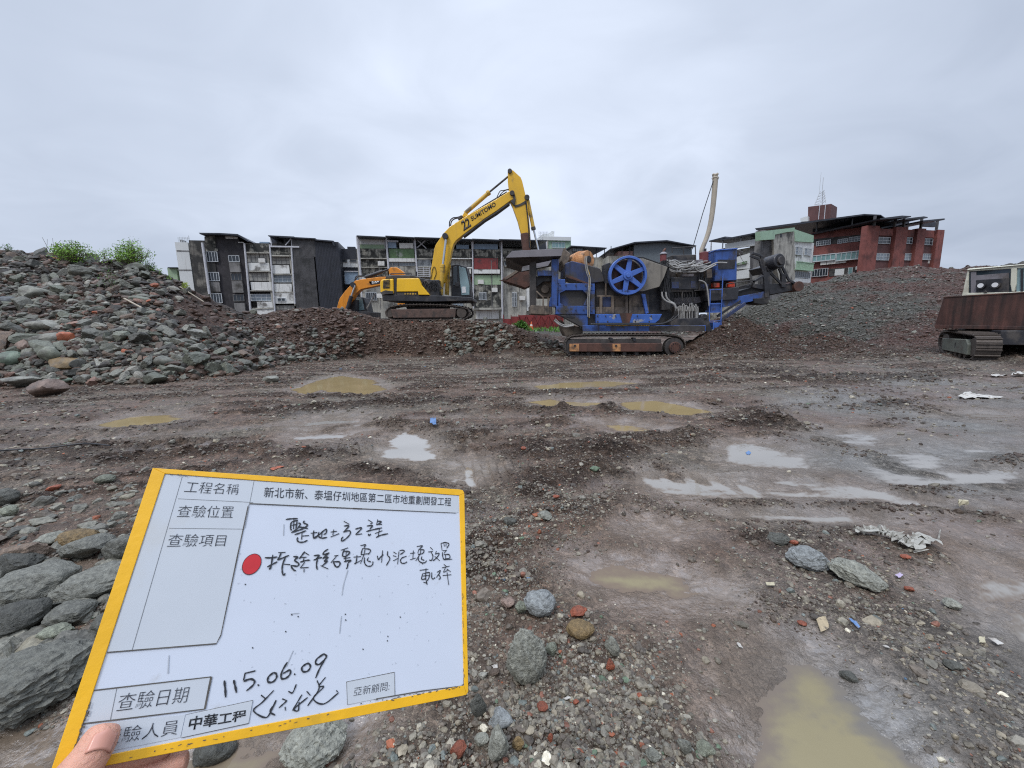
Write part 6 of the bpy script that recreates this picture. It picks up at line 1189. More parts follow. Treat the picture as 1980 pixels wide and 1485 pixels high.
for k in range(5): m.prism(pz(Z3, [(1462,1046),(1502,1034),(1506,1052)], BY-.33+k*.26), (0,.1,0))
E(m, 'bucket_teeth', 'rust', 0, bk); E(plate(Z3, [(1560,990),(1640,935),(1660,945),(1585,1000),(1520,1040),(1510,1030)], BY-.38, .03), 'side_cutter', 'grime', .005, bk)
m = MB(); m.bar(P(*Z3(1700,790), Ya), P(*Z3(1690,960), Ya), .3, .2, (0,1,0)); m.bar(P(*Z3(1806,785), Ya), P(*Z3(1730,960), Ya), .12, .3, (0,1,0)); E(m, 'bucket_link', 'dark', .01)
zt = lambda pts: [P(*Z3(x, y), BY) for x, y in pts]
fit_text('22', MM['ink'], ex_, 'number', zt([(1128,532),(1196,496),(1222,572),(1154,616)]), .012, .006, .035)
fit_text('SUMITOMO', MM['ink'], ex_, 'lettering', zt([(1212,494),(1424,360),(1438,394),(1226,530)]), .012, .006, .02)

# ================= amber excavator behind =================
AY = 26.0; g_ = P(690, 606, AY)
ax2 = thing('excavator', 'amber excavator half hidden behind the rubble left of the big yellow one', 'excavator', (g_.x, AY+1, g_.z-.6))
D = lambda m, n, mt, bv=.012, p=ax2, **k: m.build(n, MM[mt], p, bv, **k)
D(plate(Z3, [(48,1296),(62,1240),(76,1200),(120,1140),(182,1072),(212,1046),(260,1036),(420,1014),(500,1012),(620,1030),(622,1080),(500,1080),(470,1078),(262,1122),(214,1162),(170,1230),(128,1296),(90,1312),(60,1308)], AY, .5), 'boom', 'amber', .025)
D(plate(Z3, [(500,950),(520,930),(570,930),(628,970),(640,1000),(560,998),(505,990)], AY+.05, .4), 'arm', 'amber', .02); ac2 = D(MB().tube([P(*Z3(300,1018), AY+.2), P(*Z3(450,966), AY+.2)], .12, 14), 'arm_cylinder', 'black', .01); D(MB().tube([P(*Z3(450,966), AY+.2), P(*Z3(520,942), AY+.2)], .055, 12), 'rod', 'black', 0, ac2)
m = MB(); m.tube(smooth_path(loopz(Z3, [(205,1046),(220,1010),(250,1004),(300,1020)], AY+.1)), .03, 7); m.tube(smooth_path(loopz(Z3, [(210,1050),(232,1014),(262,1010),(310,1014)], AY+.3)), .03, 7); m.tube(loopz(Z3, [(70,1210),(180,1078),(206,1050)], AY+.1), .02, 6); D(m, 'hydraulic_hose', 'hose', 0)
D(MB().tube([P(*Z3(212,1088), AY-.1), P(*Z3(178,1180), AY-.1)], .06, 12), 'boom_cylinder_rod', 'chrome', 0); D(MB().tube([P(*Z3(178,1180), AY-.1), P(*Z3(140,1300), AY-.1)], .12, 14), 'boom_cylinder', 'black', .01); D(disc(MB(), P(*Z3(206,1086), AY+.2), (0,1,0), .16, .7, 18), 'boom_pin', 'black', 0)
cb2 = D(plate(Z3, [(216,1196),(240,1188),(280,1192),(300,1240),(320,1330),(214,1340)], AY+.9, 1.2), 'cab', 'black', .03); D(plate(Z3, [(222,1204),(272,1204),(290,1300),(232,1308)], AY+.87, .05), 'window', 'glassl', .01, cb2); D(plate(Z3, [(140,1250),(215,1210),(216,1345),(130,1345)], AY+.3, 1.6), 'engine_bay', 'black', .02)
D(MB().tube([P(*Z3(312,1290), AY+.5), P(*Z3(385,1160), AY+.5)], .05, 8), 'handrail', 'hosew', 0); D(plate(Z3, [(60,1310),(330,1318),(330,1400),(60,1400)], AY+.2, 2.4), 'turntable_deck', 'black', .02); D(plate(Z3, [(576,1232),(650,1236),(640,1268),(580,1268)], AY+.2, 1.6), 'counterweight', 'amber', .04)
for dy in (0, 2.2): crawler(ax2, [P(*Z3(x, y), AY+dy)+Vector((0,0,-.25)) for x, y in ((20,1420),(40,1370),(100,1352),(560,1352),(620,1372),(640,1420),(600,1455),(60,1455))], (0,1,0), .5, .2)
dc = lambda pts, d: MB().prism([P(*Z3(x, y), AY-.012) for x, y in pts], (0, d, 0))
D(dc([(328,1054),(430,1046),(424,1072),(344,1084)], .011), 'decal', 'ink', 0); D(dc([(328,1054),(346,1052),(356,1082),(344,1084)], .008), 'decal_stripe', 'decr', 0)
fit_text('SANY', MM['inkw'], ax2, 'lettering', [P(*Z3(x, y), AY-.012) for x, y in ((354,1054),(422,1048),(418,1070),(358,1078))], .012, .004, .03)

# ================= rusty crawler carrier at the right edge =================
RX, RY = 14.66, 12.55; hd_ = Vector((-.50,-.866,0)); wd = Vector((.866,-.5,0)); FRONT = Vector((RX, RY, 0))
cc = thing('crawler_carrier', 'rusty tracked carrier with a cream cab cut off by the right edge', 'dump carrier', FRONT+wd*1.3-hd_*1.6)
C_ = lambda m, n, mt, bv=.012, p=cc, **k: m.build(n, MM[mt], p, bv, **k)
def K(a, b, z): return FRONT+wd*a-hd_*b+Vector((0, 0, z))       # a across, b back from the front, z up
gz = zg(RX, RY)-.02
for a0 in (0, 2.1):
    lp = [K(a0, b, z+gz) for b, z in [(.28,.06),(.06,.16),(.0,.34),(.0,.52),(.08,.70),(.28,.80),(1.4,.84),(2.3,.86),(2.72,.80),(2.86,.6),(2.8,.36),(2.5,.14),(1.5,.02),(.8,.02)]]
    crawler(cc, lp, wd, .56, .17, 'track', grouser=.045)
    f = C_(MB().prism([K(a0-.03, b, z+gz) for b, z in ((.42,.16),(2.35,.20),(2.45,.62),(.62,.66),(.45,.5))], wd*.4), 'track_frame', 'tgreen', .02); C_(disc(MB(), K(a0+.25, .38, .42+gz), wd, .3, .4, 24), 'idler', 'track', .02); C_(disc(MB(), K(a0+.25, 2.45, .48+gz), wd, .3, .4, 24), 'drive_wheel', 'track', .02)
    m = MB()
    for b in (.8, 1.15, 1.5, 1.85, 2.2): disc(m, K(a0+.25, b, .12+gz), wd, .09, .4, 14)
    C_(m, 'track_roller', 'track', 0)
    if a0 == 0: C_(MB().prism([K(a0-.035, b, z+gz) for b, z in ((1.3,.36),(1.36,.36),(1.36,.52),(1.3,.52))], wd*.006), 'frame_slot', 'black', 0, f)
C_(MB().prism([K(.6, b, z+gz) for b, z in ((.3,.5),(3.2,.5),(3.2,.95),(.3,.95))], wd*1.5), 'chassis', 'black', .02)
# bed: its long rusty wall faces us
bedp = Fac(1808, 14.45, 1984, 12.35)
q_ = [(846,885),(842,846),(940,540),(1010,536),(1830,488),(2700,436),(2740,920),(1830,902)]
U = [bedp.uz(*Z7(x, y)) for x, y in q_]
bd = C_(MB().prism([bedp(u, 0, z) for u, z in U], bedp.n*.08), 'dump_bed', 'rustd', .012)
C_(MB().prism([bedp(u, .1, z) for u, z in U[:2]]+[bedp(U[2][0], .1, U[2][1])]+[bedp(U[2][0]+.06, .1, U[2][1]), bedp(U[0][0]+.06, .1, U[0][1])], bedp.n*1.8), 'bed_side', 'rustd', .01)
m = MB(); z0 = U[0][1]; m.box((U[0][0]+.1, .08, z0+.02), (U[5][0], 1.9, z0+.1), bedp); m.box((U[3][0]+.1, 1.85, z0+.1), (U[5][0], 1.92, U[3][1]), bedp); C_(m, 'bed_floor', 'rustd', 0)
C_(MB().prism([bedp(u, -.03, z) for u, z in (bedp.uz(*Z7(x, y)) for x, y in ((842,846),(1830,862),(2700,880),(2740,920),(1830,902),(846,885)))], bedp.n*.035), 'lower_rail', 'rustd', .008)
C_(MB().prism([bedp(u, -.02, z) for u, z in (bedp.uz(*Z7(x, y)) for x, y in ((938,534),(1830,482),(2700,430),(2700,442),(1830,496),(940,548)))], bedp.n*.12), 'top_rail', 'rust', .008)
# cab behind the bed
cabF = Fac(1860, 16.9, 1995, 15.1)
def cabp(pts, d0, d1): return MB().prism([cabF(u, d0, z) for u, z in (cabF.uz(*Z7(x, y), d0) for x, y in pts)], cabF.n*(d1-d0))
kb = thing_cab = None
m = MB()
for q_ in ([(1140,520),(1162,430),(1202,250),(1222,240),(1214,300),(1212,470),(1206,520)], [(1202,250),(1196,232),(1215,224),(1740,182),(2300,140),(2300,182),(1740,222),(1230,256)], [(1682,222),(1748,216),(1742,400),(1716,480),(1690,478),(1676,400)], [(1140,520),(1210,494),(1690,484),(2300,440),(2300,600),(1140,600)]): m.prism([cabF(u, 0, z) for u, z in (cabF.uz(*Z7(x, y)) for x, y in q_)], cabF.n*.09)
cab_ = C_(m, 'cab', 'cream', .02, seg=2)
C_(cabp([(1196,232),(1740,182),(2300,140),(2300,150),(1740,194),(1200,244)], -.05, 1.6), 'roof', 'cream', .02, cab_); C_(cabp([(1140,600),(1162,430),(1202,250),(1212,250),(1172,440),(1150,600)], .09, 1.5), 'cab_side', 'cream', .01, cab_)
C_(cabp([(1205,250),(1690,210),(1690,500),(1205,505)], .05, .07), 'window', 'glass', .0, cab_); C_(cabp([(1745,214),(2300,170),(2300,480),(1745,480)], .05, .07), 'window', 'glassl', .0, cab_)
C_(cabp([(1240,262),(1300,258),(1300,490),(1240,494)], .03, .048), 'curtain', 'plate', 0, cab_); C_(cabp([(1300,300),(1660,270),(1660,330),(1300,352)], .03, .048), 'pale_board', 'plate', 0, cab_); C_(cabp([(1300,352),(1665,330),(1660,490),(1300,492)], .02, .046), 'dark_panel', 'black', 0, cab_)
m = MB()
for x, y in ((1358,412),(1518,405)):
    u, z = cabF.uz(*Z7(x, y)); lm = C_(ring(cabF(u, -.03, z), cabF.n, .10, .14, .08, 24), 'work_lamp', 'black', 0, cab_); C_(disc(MB(), cabF(u, -.05, z), cabF.n, .09, .06, 24), 'lens', 'inkw', 0, lm)
C_(cabp([(1790,230),(1815,228),(1815,480),(1790,480)], .0, .045), 'window_bar', 'black', 0, cab_); C_(cabp([(1380,478),(1400,462),(1420,478),(1420,492),(1380,492)], -.03, .0), 'wiper_motor', 'dark', .01, cab_)
C_(MB().prism([cabF(u, .2, z) for u, z in ((.1, .9),(3.2,.9),(3.2,2.0),(.1,2.0))], cabF.n*1.2), 'engine_house', 'black', .02)
# ------------------------------------------------------------------ the inspection board and the hand that holds it
BN = Vector((.52031966, .42251094, .74212664)); BP0 = Vector((-.31644674, -.07405328, -.3508986))
def bd_(x, y, lift=0.0):
    d = Vector(((x-CX)/FPX, -(y-CY)/FPX, -1.0)); return EYEV+CM @ (d*(BN.dot(BP0)/BN.dot(d))+BN*lift)
NB = CM @ BN
ZA = Zm(540, 990, 9); ZB = Zm(460, 1050, 8.609); ZC = Zm(670, 1040, 9); ZD = Zm(420, 1250, 5.5)
b8 = lambda pts, l=0.0: [bd_(*Z8(x, y), l) for x, y in pts]
KM = dict(white=pm('board_white', S(192,197,206), rough=.32, var=.03, scale=8, dirt=(.42,.42,.42), amt=.02, dscale=30, spec=.5), paper=pm('label_paper', S(184,188,192), rough=.4, var=.04, scale=9, dirt=(.46,.45,.42), amt=.22, dscale=22, dsoft=.35), tape=pm('tape_yellow', S(226,170,16), rough=.45, var=.1, scale=14, dirt=(.36,.22,.02), amt=.3, dscale=18, dsoft=.3, bump=.0008, bscale=40),
    ink=pm('marker_ink', S(34,36,40), rough=.5, var=.25, scale=60), print=pm('print_ink', S(58,60,66), rough=.6, var=.1), line=pm('line_ink', S(112,114,116), rough=.6, var=.1), grime=pm('edge_grime_shade', S(82,78,72), rough=.8, var=.4, scale=60), wiped=pm('wiped_ink', S(180,184,192), rough=.4, var=.03, scale=60), smear=pm('ink_smear', S(160,164,170), rough=.5, var=.1, scale=60), red=pm('marker_red', S(188,32,40), rough=.45, var=.12, scale=40), redd=pm('marker_red_rim', S(92,26,34), rough=.5))
inb = thing('inspection_board', 'white inspection board with yellow taped edges and black handwriting held up in front', 'sign board', bd_(500, 1180))
I = lambda m, n, mt, bv=0, p=inb, **k: m.build(n, KM[mt], p, bv, **k)
def slab(pts, l0, l1): return MB().prism(b8(pts, l0), NB*(l1-l0))
OUT = [(530,57),(1862,150),(1878,154),(1884,166),(1901,1028),(1894,1042),(1878,1046),(79,1399)]
I(slab(OUT, -.0042, .0), 'panel', 'white')
TLI, TRI, BRI, BLI = (583,82), (1862,176), (1882,1002), (172,1335)
I(slab([(530,57),(1862,150),(1878,154),(1884,166),TRI,TLI], .0, .0011), 'top_edge_tape', 'tape', .0003); I(slab([(1884,166.5),(1901,1028),(1894,1041),BRI,TRI], .0, .0010), 'right_edge_tape', 'tape', .0003)
I(slab([(1893,1042),(1878,1046),(79,1399),BLI,BRI], .0, .0011), 'bottom_edge_tape', 'tape', .0003); I(slab([(530,57),TLI,BLI,(79,1399)], .0, .0013), 'left_edge_tape', 'tape', .0003)
I(slab([(586,86),(1856,178),(1860,250),(1848,252),(950,212),(944,222),(826,782),(806,820),(332,858)], .0, .0004), 'label_sheet', 'paper', .0001)
I(slab([(268,1024),(784,964),(756,1104),(226,1168)], .0, .0004), 'date_label', 'paper', .0001); I(slab([(222,1174),(672,1128),(650,1228),(180,1320)], .0, .0004), 'name_label', 'paper', .0001); I(slab([(674,1130),(964,1068),(946,1165),(654,1228)], .0004, .0009), 'stamp_plate', 'paper', .0001); I(slab([(1370,986),(1580,944),(1582,1044),(1376,1086)], .0, .0005), 'stamp_plate', 'paper', .0001)
def ribbon(m, Z, pts, w, l=.0007, sm=True, k=5):
    q = [bd_(*Z(x, y), l) for x, y in pts]
    if sm and len(q) > 2: q = smooth_path(q, k)
    L_, R_ = [], []
    for i, p in enumerate(q):
        t = (q[min(i+1, len(q)-1)]-q[max(i-1, 0)]).normalized(); s = t.cross(NB).normalized()*w*.5*(1+.22*math.sin(i*1.3+w*9e3)); 
        if i in (0, len(q)-1): s *= .75
        L_.append(p+s); R_.append(p-s)
    n = len(q); a = Vector(NB)*.00012
    m.add(L_+R_+[x+a for x in L_]+[x+a for x in R_], sum([[(2*n+i, 2*n+i+1, 3*n+i+1, 3*n+i), (i, i+1, 2*n+i+1, 2*n+i), (n+i, 3*n+i, 3*n+i+1, n+i+1)] for i in range(n-1)], []))
ln = MB()
for a in (((658,94),(440,848)),((970,112),(930,318)),((640,190),(966,206)),((600,318),(926,322)),((374,1012),(346,1150)),((372,1180),(350,1260))): ribbon(ln, Z8, a, .0005, .0005)
I(ln, 'ruled_lines', 'line'); ln = MB()
for a, w in ((((332,858),(806,820),(826,782)),.0011),(((950,211),(1400,232),(1848,252)),.0009),(((944,222),(900,430),(826,782)),.0008),(((268,1024),(784,964)),.0009),(((784,964),(756,1104)),.0016),(((226,1168),(756,1104)),.001),(((674,1130),(964,1068),(946,1165),(654,1228)),.0007),(((1370,986),(1580,944),(1582,1044)),.0005),(((1372,986),(1376,1086)),.0004),(((1864,178),(1882,900),(1881,1000)),.0006),(((176,1310),(222,1180),(268,1024)),.0007),(((1400,232),(1440,234)),.0018),(((1500,1060),(1700,1026),(1880,1003)),.0008)): ribbon(ln, Z8, a, w, .0006, False)
I(ln, 'shaded_seams', 'grime')  # dark label edge lines, with their little shadows painted in as ribbons
q8 = lambda pts: b8(pts, .0)
for txt, q_, bld_ in (('工程名稱',((680,112),(908,128),(900,172),(664,164)),.0),('查驗位置',((646,218),(884,222),(876,274),(632,270)),.0),('查驗項目',((606,342),(852,346),(842,396),(588,400)),.0),('新北市新、泰塭仔圳地區第二區市地重劃開發工程',((1016,138),(1827,186),(1825,222),(1012,184)),.012),
    ('查驗日期',((392,1036),(692,1004),(676,1074),(368,1116)),.0),('查驗人員',((322,1192),(648,1148),(634,1214),(304,1264)),.0),('中華工程',((694,1136),(938,1106),(932,1152),(682,1198)),.03),('亞新顧問:',((1406,1010),(1560,984),(1557,1022),(1402,1048)),.0)):
    fit_text(txt, KM['print' if bld_ < .02 else 'ink'], inb, 'printed_text', q8(q_), .0012 if txt[0] == '中' else .0008, .0001, bld_-.013)
HW = {'handwritten_line': (ZA, .0012, [[(110,130),(215,118),(320,115)],[(215,170),(195,230),(200,300),(215,320)],[(215,170),(300,150),(308,165),(285,300)],[(205,235),(295,215)],[(255,130),(245,300)],[(330,190),(365,215),(300,300),(215,355)],[(435,150),(420,190),(470,210),(490,235),(440,265),(370,270)],[(345,265),(420,270),(495,290)],[(205,360),(330,320),(430,285)],[(265,395),(370,360),(465,325)],[(395,360),(385,480)],[(390,420),(515,408)],[(320,440),(310,490),(350,525),(430,520),(490,490)],
 [(545,370),(660,355)],[(600,320),(590,430),(620,455),(670,410)],[(600,445),(700,385)],[(690,345),(680,420),(740,455),(830,440)],[(690,400),(790,310),(820,310),(810,370),(770,390)],[(745,330),(735,440)],[(890,350),(1000,335)],[(945,305),(930,400)],[(890,435),(1040,375)],[(1120,160),(1215,215)],[(1120,245),(1210,240),(1130,335)],[(1105,350),(1200,325),(1235,345),(1220,400),(1150,470),(1090,505),(1080,470),(1110,430)],
 [(1320,300),(1380,280),(1430,275),(1400,320),(1325,390)],[(1325,395),(1440,380)],[(1540,135),(1620,185)],[(1580,205),(1620,190)],[(1520,245),(1620,235),(1570,300)],[(1510,340),(1620,310),(1785,275)],[(1710,130),(1690,230)],[(1705,160),(1775,170),(1700,225)],[(1690,215),(1785,215)],[(1740,290),(1720,410)],[(1660,375),(1790,325)],[(1680,445),(1760,405),(1890,378)],[(1545,380),(1560,410),(1590,380)]]),
'handwritten_line.': (ZB, .0012, [[(445,245),(570,245),(655,230)],[(580,195),(555,360),(535,430),(520,415)],[(485,400),(580,350),(655,310)],[(670,160),(790,155)],[(720,160),(690,230),(655,285)],[(655,285),(750,245),(850,205)],[(790,235),(745,350),(735,450),(745,510),(765,535),(785,500)],[(750,350),(870,360)],[(920,225),(1000,235),(940,285),(1010,340),(985,385),(900,375),(890,400),(930,450),(965,460)],[(1110,140),(1060,210),(1020,265)],[(1100,150),(1180,200)],[(1040,240),(1140,235)],[(1100,240),(1085,300)],[(1030,320),(1130,290),(1200,285)],[(1110,320),(1040,410)],[(1035,415),(1175,405)],[(1100,430),(1098,485)],
 [(1260,210),(1355,205),(1300,260)],[(1255,285),(1350,250),(1400,240)],[(1325,265),(1305,360),(1320,445)],[(1500,100),(1430,150),(1425,195),(1520,160)],[(1520,160),(1440,230),(1410,265)],[(1420,250),(1500,235),(1430,300)],[(1430,310),(1490,300),(1400,380)],[(1375,375),(1500,430)],[(1600,215),(1670,205)],[(1640,215),(1545,330)],[(1590,300),(1600,350),(1640,400),(1690,370),(1690,315),(1600,310)],[(1710,120),(1830,80)],[(1770,110),(1740,180),(1745,225)],[(1760,135),(1860,150),(1800,220),(1745,225)],[(1800,150),(1790,320)],[(1755,260),(1870,240)],[(1760,310),(1880,285),(1830,330)],[(1830,330),(1820,400),(1800,430)]]),
'handwritten_line..': (ZC, .0010, [[(120,335),(250,325)],[(180,300),(165,420),(135,450)],[(135,455),(250,390)],[(240,135),(330,120),(300,170)],[(280,180),(255,260),(255,300)],[(290,185),(400,200),(410,240),(370,290)],[(260,290),(400,270)],[(320,200),(300,290)],[(300,290),(240,450)],[(310,340),(310,430),(350,485),(420,490),(455,450),(455,410)],[(380,340),(360,390),(420,420)],[(530,310),(555,380),(590,330),(640,290)],[(625,220),(605,430)],[(715,230),(710,300),(745,340),(745,380),(690,480)],[(815,245),(870,280)],[(805,310),(865,325)],[(810,400),(900,350)],[(910,235),(885,460)],[(920,220),(985,215),(1000,240),(930,290)],[(1040,320),(960,350),(935,400),(960,440),(1010,440),(1050,415)],
 [(1105,270),(1190,260)],[(1160,220),(1150,360)],[(1105,380),(1200,350)],[(1220,150),(1320,140),(1270,190)],[(1260,190),(1235,270)],[(1265,200),(1345,215),(1320,270),(1240,290)],[(1290,210),(1280,280)],[(1270,290),(1200,400)],[(1250,320),(1250,390),(1300,430),(1360,430),(1390,395)],[(1310,320),(1300,370),(1350,390)],[(1455,165),(1500,210)],[(1420,245),(1500,235)],[(1470,250),(1500,320),(1475,390),(1435,385)],[(1560,230),(1540,290)],[(1540,280),(1610,270),(1570,340),(1500,400)],[(1530,320),(1620,400)],[(1640,95),(1660,220)],[(1640,95),(1720,80),(1780,110),(1740,180)],[(1690,100),(1700,150)],[(1730,100),(1725,150)],[(1670,225),(1740,215)],[(1740,210),(1690,270)],[(1665,250),(1670,320),(1690,380)],[(1690,290),(1780,290),(1790,350),(1700,370)],[(1720,300),(1720,360)],[(1690,380),(1835,370)],
 [(1270,565),(1420,545)],[(1380,530),(1375,700),(1400,815)],[(1320,620),(1305,720),(1370,710)],[(1330,620),(1440,605),(1430,690),(1400,750)],[(1320,665),(1430,650)],[(1335,770),(1400,790)],[(1480,600),(1480,690),(1500,715),(1540,690)],[(1570,600),(1630,570),(1600,640)],[(1560,690),(1600,640),(1630,700),(1600,720)],[(1690,460),(1740,500)],[(1660,520),(1790,490)],[(1720,510),(1680,600)],[(1760,560),(1690,600)],[(1740,540),(1810,590)],[(1670,655),(1820,640)],[(1745,600),(1775,820)]]),
'handwritten_date': (ZD, .0013, [[(75,360),(85,450),(90,540)],[(175,355),(190,420),(205,490)],[(290,285),(405,258)],[(295,285),(280,360)],[(280,370),(350,345),(395,365),(380,410),(310,470)],[(430,402),(442,417)],[(600,275),(545,320),(540,375),(590,375),(630,330),(625,290),(600,275)],[(745,165),(690,260),(680,335),(730,335),(775,290),(770,250),(700,285)],[(816,288),(828,300)],[(950,180),(900,220),(910,265),(960,260),(990,215),(970,180),(930,190)],[(1135,75),(1060,130),(1045,180),(1090,185),(1160,110),(1130,75)],[(1150,120),(1085,240),(1045,335)]]),
'signature': (ZD, .0011, [[(465,515),(520,560)],[(600,465),(480,590),(385,680),(510,755),(570,690),(625,570),(600,620),(560,690),(615,730)],[(655,650),(690,620),(740,575)],[(690,555),(740,575)],[(755,475),(800,490),(840,400)],[(900,510),(870,560),(800,680)],[(870,590),(860,680),(820,660),(960,540)],[(950,475),(990,520)],[(1060,360),(1080,450),(960,630)],[(1150,325),(1080,420),(1130,430),(1020,550),(1130,610),(1290,490)],[(1265,465),(1280,485)],[(720,640),(725,680)]])}
for nm, (Z, w, sts) in HW.items():
    m = MB()
    for s in sts: ribbon(m, Z, s, w*(.9 if nm == 'signature' else 1), .0006)
    I(m, nm.strip('.'), 'ink')
ell = lambda k: [(960+(42*math.cos(a)-8*math.sin(a))*k, 475+(46*math.sin(a)-6*math.cos(a))*k) for a in [i*2*math.pi/36 for i in range(36)]]
I(MB().prism(b8(ell(1.0), .0004), NB*.00015), 'red_dot_rim', 'redd'); I(MB().prism(b8(ell(.93), .0006), NB*.00015), 'red_dot', 'red')
sm = MB(); rs = np.random.default_rng(21)
for k in range(70):
    x, y = rs.uniform(900, 1800), rs.uniform(420, 960); s = rs.uniform(2, 9); a = rs.uniform(0, 6.28) if k % 3 else 1.75; ribbon(sm, Z8, [(x, y), (x+math.cos(a)*s, y+math.sin(a)*s)], rs.uniform(.0002, .0005), .0004, False)
for pth in ([(1378,500),(1360,560),(1352,610)],[(1350,700),(1342,775)],[(1130,690),(1165,688)],[(1100,300),(1098,350)],[(600,870),(596,950)],[(1140,850),(1110,920)]): ribbon(sm, Z8, pth, .0007, .0004)
I(sm, 'scuff_marks', 'smear'); sm = MB()
def jit(a, b, n, w0, w1, off=7):
    for k in range(n):
        f = rs.uniform(0, 1); x = a[0]+(b[0]-a[0])*f+rs.normal()*off*.5; y = a[1]+(b[1]-a[1])*f+rs.normal()*off*.5; d = rs.uniform(3, 16)/math.hypot(b[0]-a[0], b[1]-a[1]); ribbon(sm, Z8, [(x, y), (x+(b[0]-a[0])*d, y+(b[1]-a[1])*d+rs.normal()*2)], rs.uniform(w0, w1), .0014, False)
jit((1430,1078),(1880,1004),34,.0004,.0013); jit((176,1325),(268,1060),30,.0005,.0016); jit((590,84),(760,96),10,.0003,.0008); jit((1870,300),(1882,980),22,.0003,.0006,3); jit((400,1320),(1300,1120),22,.0003,.0008,14)
I(sm, 'edge_dirt', 'grime'); sm = MB()
for k in range(0):
    x, y = rs.uniform(950, 1780), rs.uniform(400, 900); ribbon(sm, Z8, [(x, y), (x+rs.uniform(6, 30), y+rs.normal()*6), (x+rs.uniform(30, 60), y+rs.normal()*8)], rs.uniform(.0006, .0016), .00035)
sm = MB()
for x, y in ((962,836),(1442,842),(1604,702),(1700,470),(1132,692),(1160,700),(1365,690),(1367,715),(1106,765),(1550,786),(930,560),(1548,805)): ribbon(sm, Z8, [(x, y), (x+4, y+5)], .0009, .0004, False)
I(sm, 'ink_specks', 'ink')
# --- hand: one skin grown over a chain of joints
skin = pm('skin', S(206,152,128), rough=.5, var=.10, scale=40, dirt=(.52,.25,.19), amt=.45, dscale=55, dsoft=.3, bump=.0012, bscale=420); skin.node_tree.nodes['Principled BSDF'].inputs['Subsurface Weight'].default_value = .12; skin.node_tree.nodes['Principled BSDF'].inputs['Subsurface Radius'].default_value = (.006, .003, .0015); skin.node_tree.nodes['Principled BSDF'].inputs['Subsurface Scale'].default_value = 1.0
nailm = pm('nail', S(196,140,120), rough=.28, var=.06, scale=60)
hand_root = thing('person', 'bare hand gripping the lower left corner of the yellow edged board, thumb in front', 'person', bd_(150, 1560))
def skin_chain(joints, edges, name, mat, parent, root=0):
    me = bpy.data.meshes.new(name); me.from_pydata([Vector(j[0])-org(parent) for j in joints], edges, []); o = bpy.data.objects.new(name, me); COL.objects.link(o); o.parent = parent; o['org'] = list(org(parent))
    m = o.modifiers.new('skin', 'SKIN'); m.use_smooth_shade = True; m.branch_smoothing = .6
    if not me.skin_vertices: me.skin_vertices.new() if hasattr(me.skin_vertices, 'new') else None
    for i, j in enumerate(joints): me.skin_vertices[0].data[i].radius = (j[1], j[2] if len(j) > 2 else j[1]); me.skin_vertices[0].data[i].use_root = (i == root)
    s = o.modifiers.new('sub', 'SUBSURF'); s.levels = 2; s.render_levels = 3; me.materials.append(mat); return o
J = [(bd_(60, 1640, -.004), .026), (bd_(-40, 1800, .01), .028), (bd_(-160, 2050, .03), .030),      # 0 palm root, wrist, forearm
     (bd_(112, 1545, .006), .0175), (bd_(158, 1487, .0145), .0135), (bd_(186, 1450, .0128), .0118), (bd_(200, 1424, .0118), .0114), (bd_(209, 1403, .0105), .0098), (bd_(213, 1393, .0095), .0066),   # 3-8 thumb
     (bd_(100, 1500, -.016), .0125), (bd_(190, 1486, -.0165), .0095), (bd_(272, 1466, -.0145), .0088), (bd_(318, 1452, -.0125), .0078), (bd_(330, 1448, -.012), .0055),   # 9-13 index
     (bd_(110, 1560, -.022), .0125), (bd_(215, 1530, -.0195), .0095), (bd_(305, 1500, -.0165), .0088), (bd_(352, 1482, -.0135), .0078), (bd_(363, 1478, -.013), .0055),   # 14-18 middle
     (bd_(110, 1625, -.024), .012), (bd_(215, 1592, -.0205), .009), (bd_(298, 1560, -.0165), .0083), (bd_(342, 1542, -.0135), .0074), (bd_(352, 1538, -.013), .005),
     (bd_(100, 1690, -.022), .0105), (bd_(190, 1665, -.019), .0078), (bd_(258, 1640, -.016), .0072), (bd_(296, 1626, -.0135), .0064), (bd_(304, 1622, -.013), .0045)]
ED = [(0,1),(1,2),(0,3),(3,4),(4,5),(5,6),(6,7),(7,8),(0,9),(9,10),(10,11),(11,12),(12,13),(0,14),(14,15),(15,16),(16,17),(17,18),(0,19),(19,20),(20,21),(21,22),(22,23),(0,24),(24,25),(25,26),(26,27),(27,28)]
hd0 = skin_chain(J, ED, 'hand', skin, hand_root)
# thumb nail: a curved plate on the back of the thumb tip
ax_t = (J[7][0]-J[5][0]).normalized(); side = ax_t.cross(NB).normalized(); nv, nf = [], []
up_t = (NB+side*.42).normalized(); sd_t = ax_t.cross(up_t).normalized()
for i in range(9):
    for j in range(9):
        u = i/8; v = -1+2*j/8; wv = .0074*(1-.35*max(0, u-.6)/.4*abs(v)); c = J[5][0].lerp(J[8][0], .30+.66*u); rr_ = .0118-.0022*u
        a = v*wv/rr_; nv.append(c+up_t*(math.cos(a)*rr_+.0003-(.002*max(0, u-.85)/.15))+sd_t*(math.sin(a)*rr_)+ax_t*(-.0025*v*v*(1 if u < .3 else .2)+(-.003*v*v if u > .8 else 0)))
for i in range(8):
    for j in range(8): nf.append((i*9+j, i*9+j+1, (i+1)*9+j+1, (i+1)*9+j))
m = MB(); m.v = nv; m.f = nf; nl = m.build('thumbnail', nailm, hand_root, 0, True, None); s_ = nl.modifiers.new('thick', 'SOLIDIFY'); s_.thickness = .0007; s_.offset = 0
slv = pm('cuff_cloth', S(150,146,134), rough=.9, var=.2, scale=90, bump=.001, bscale=300)
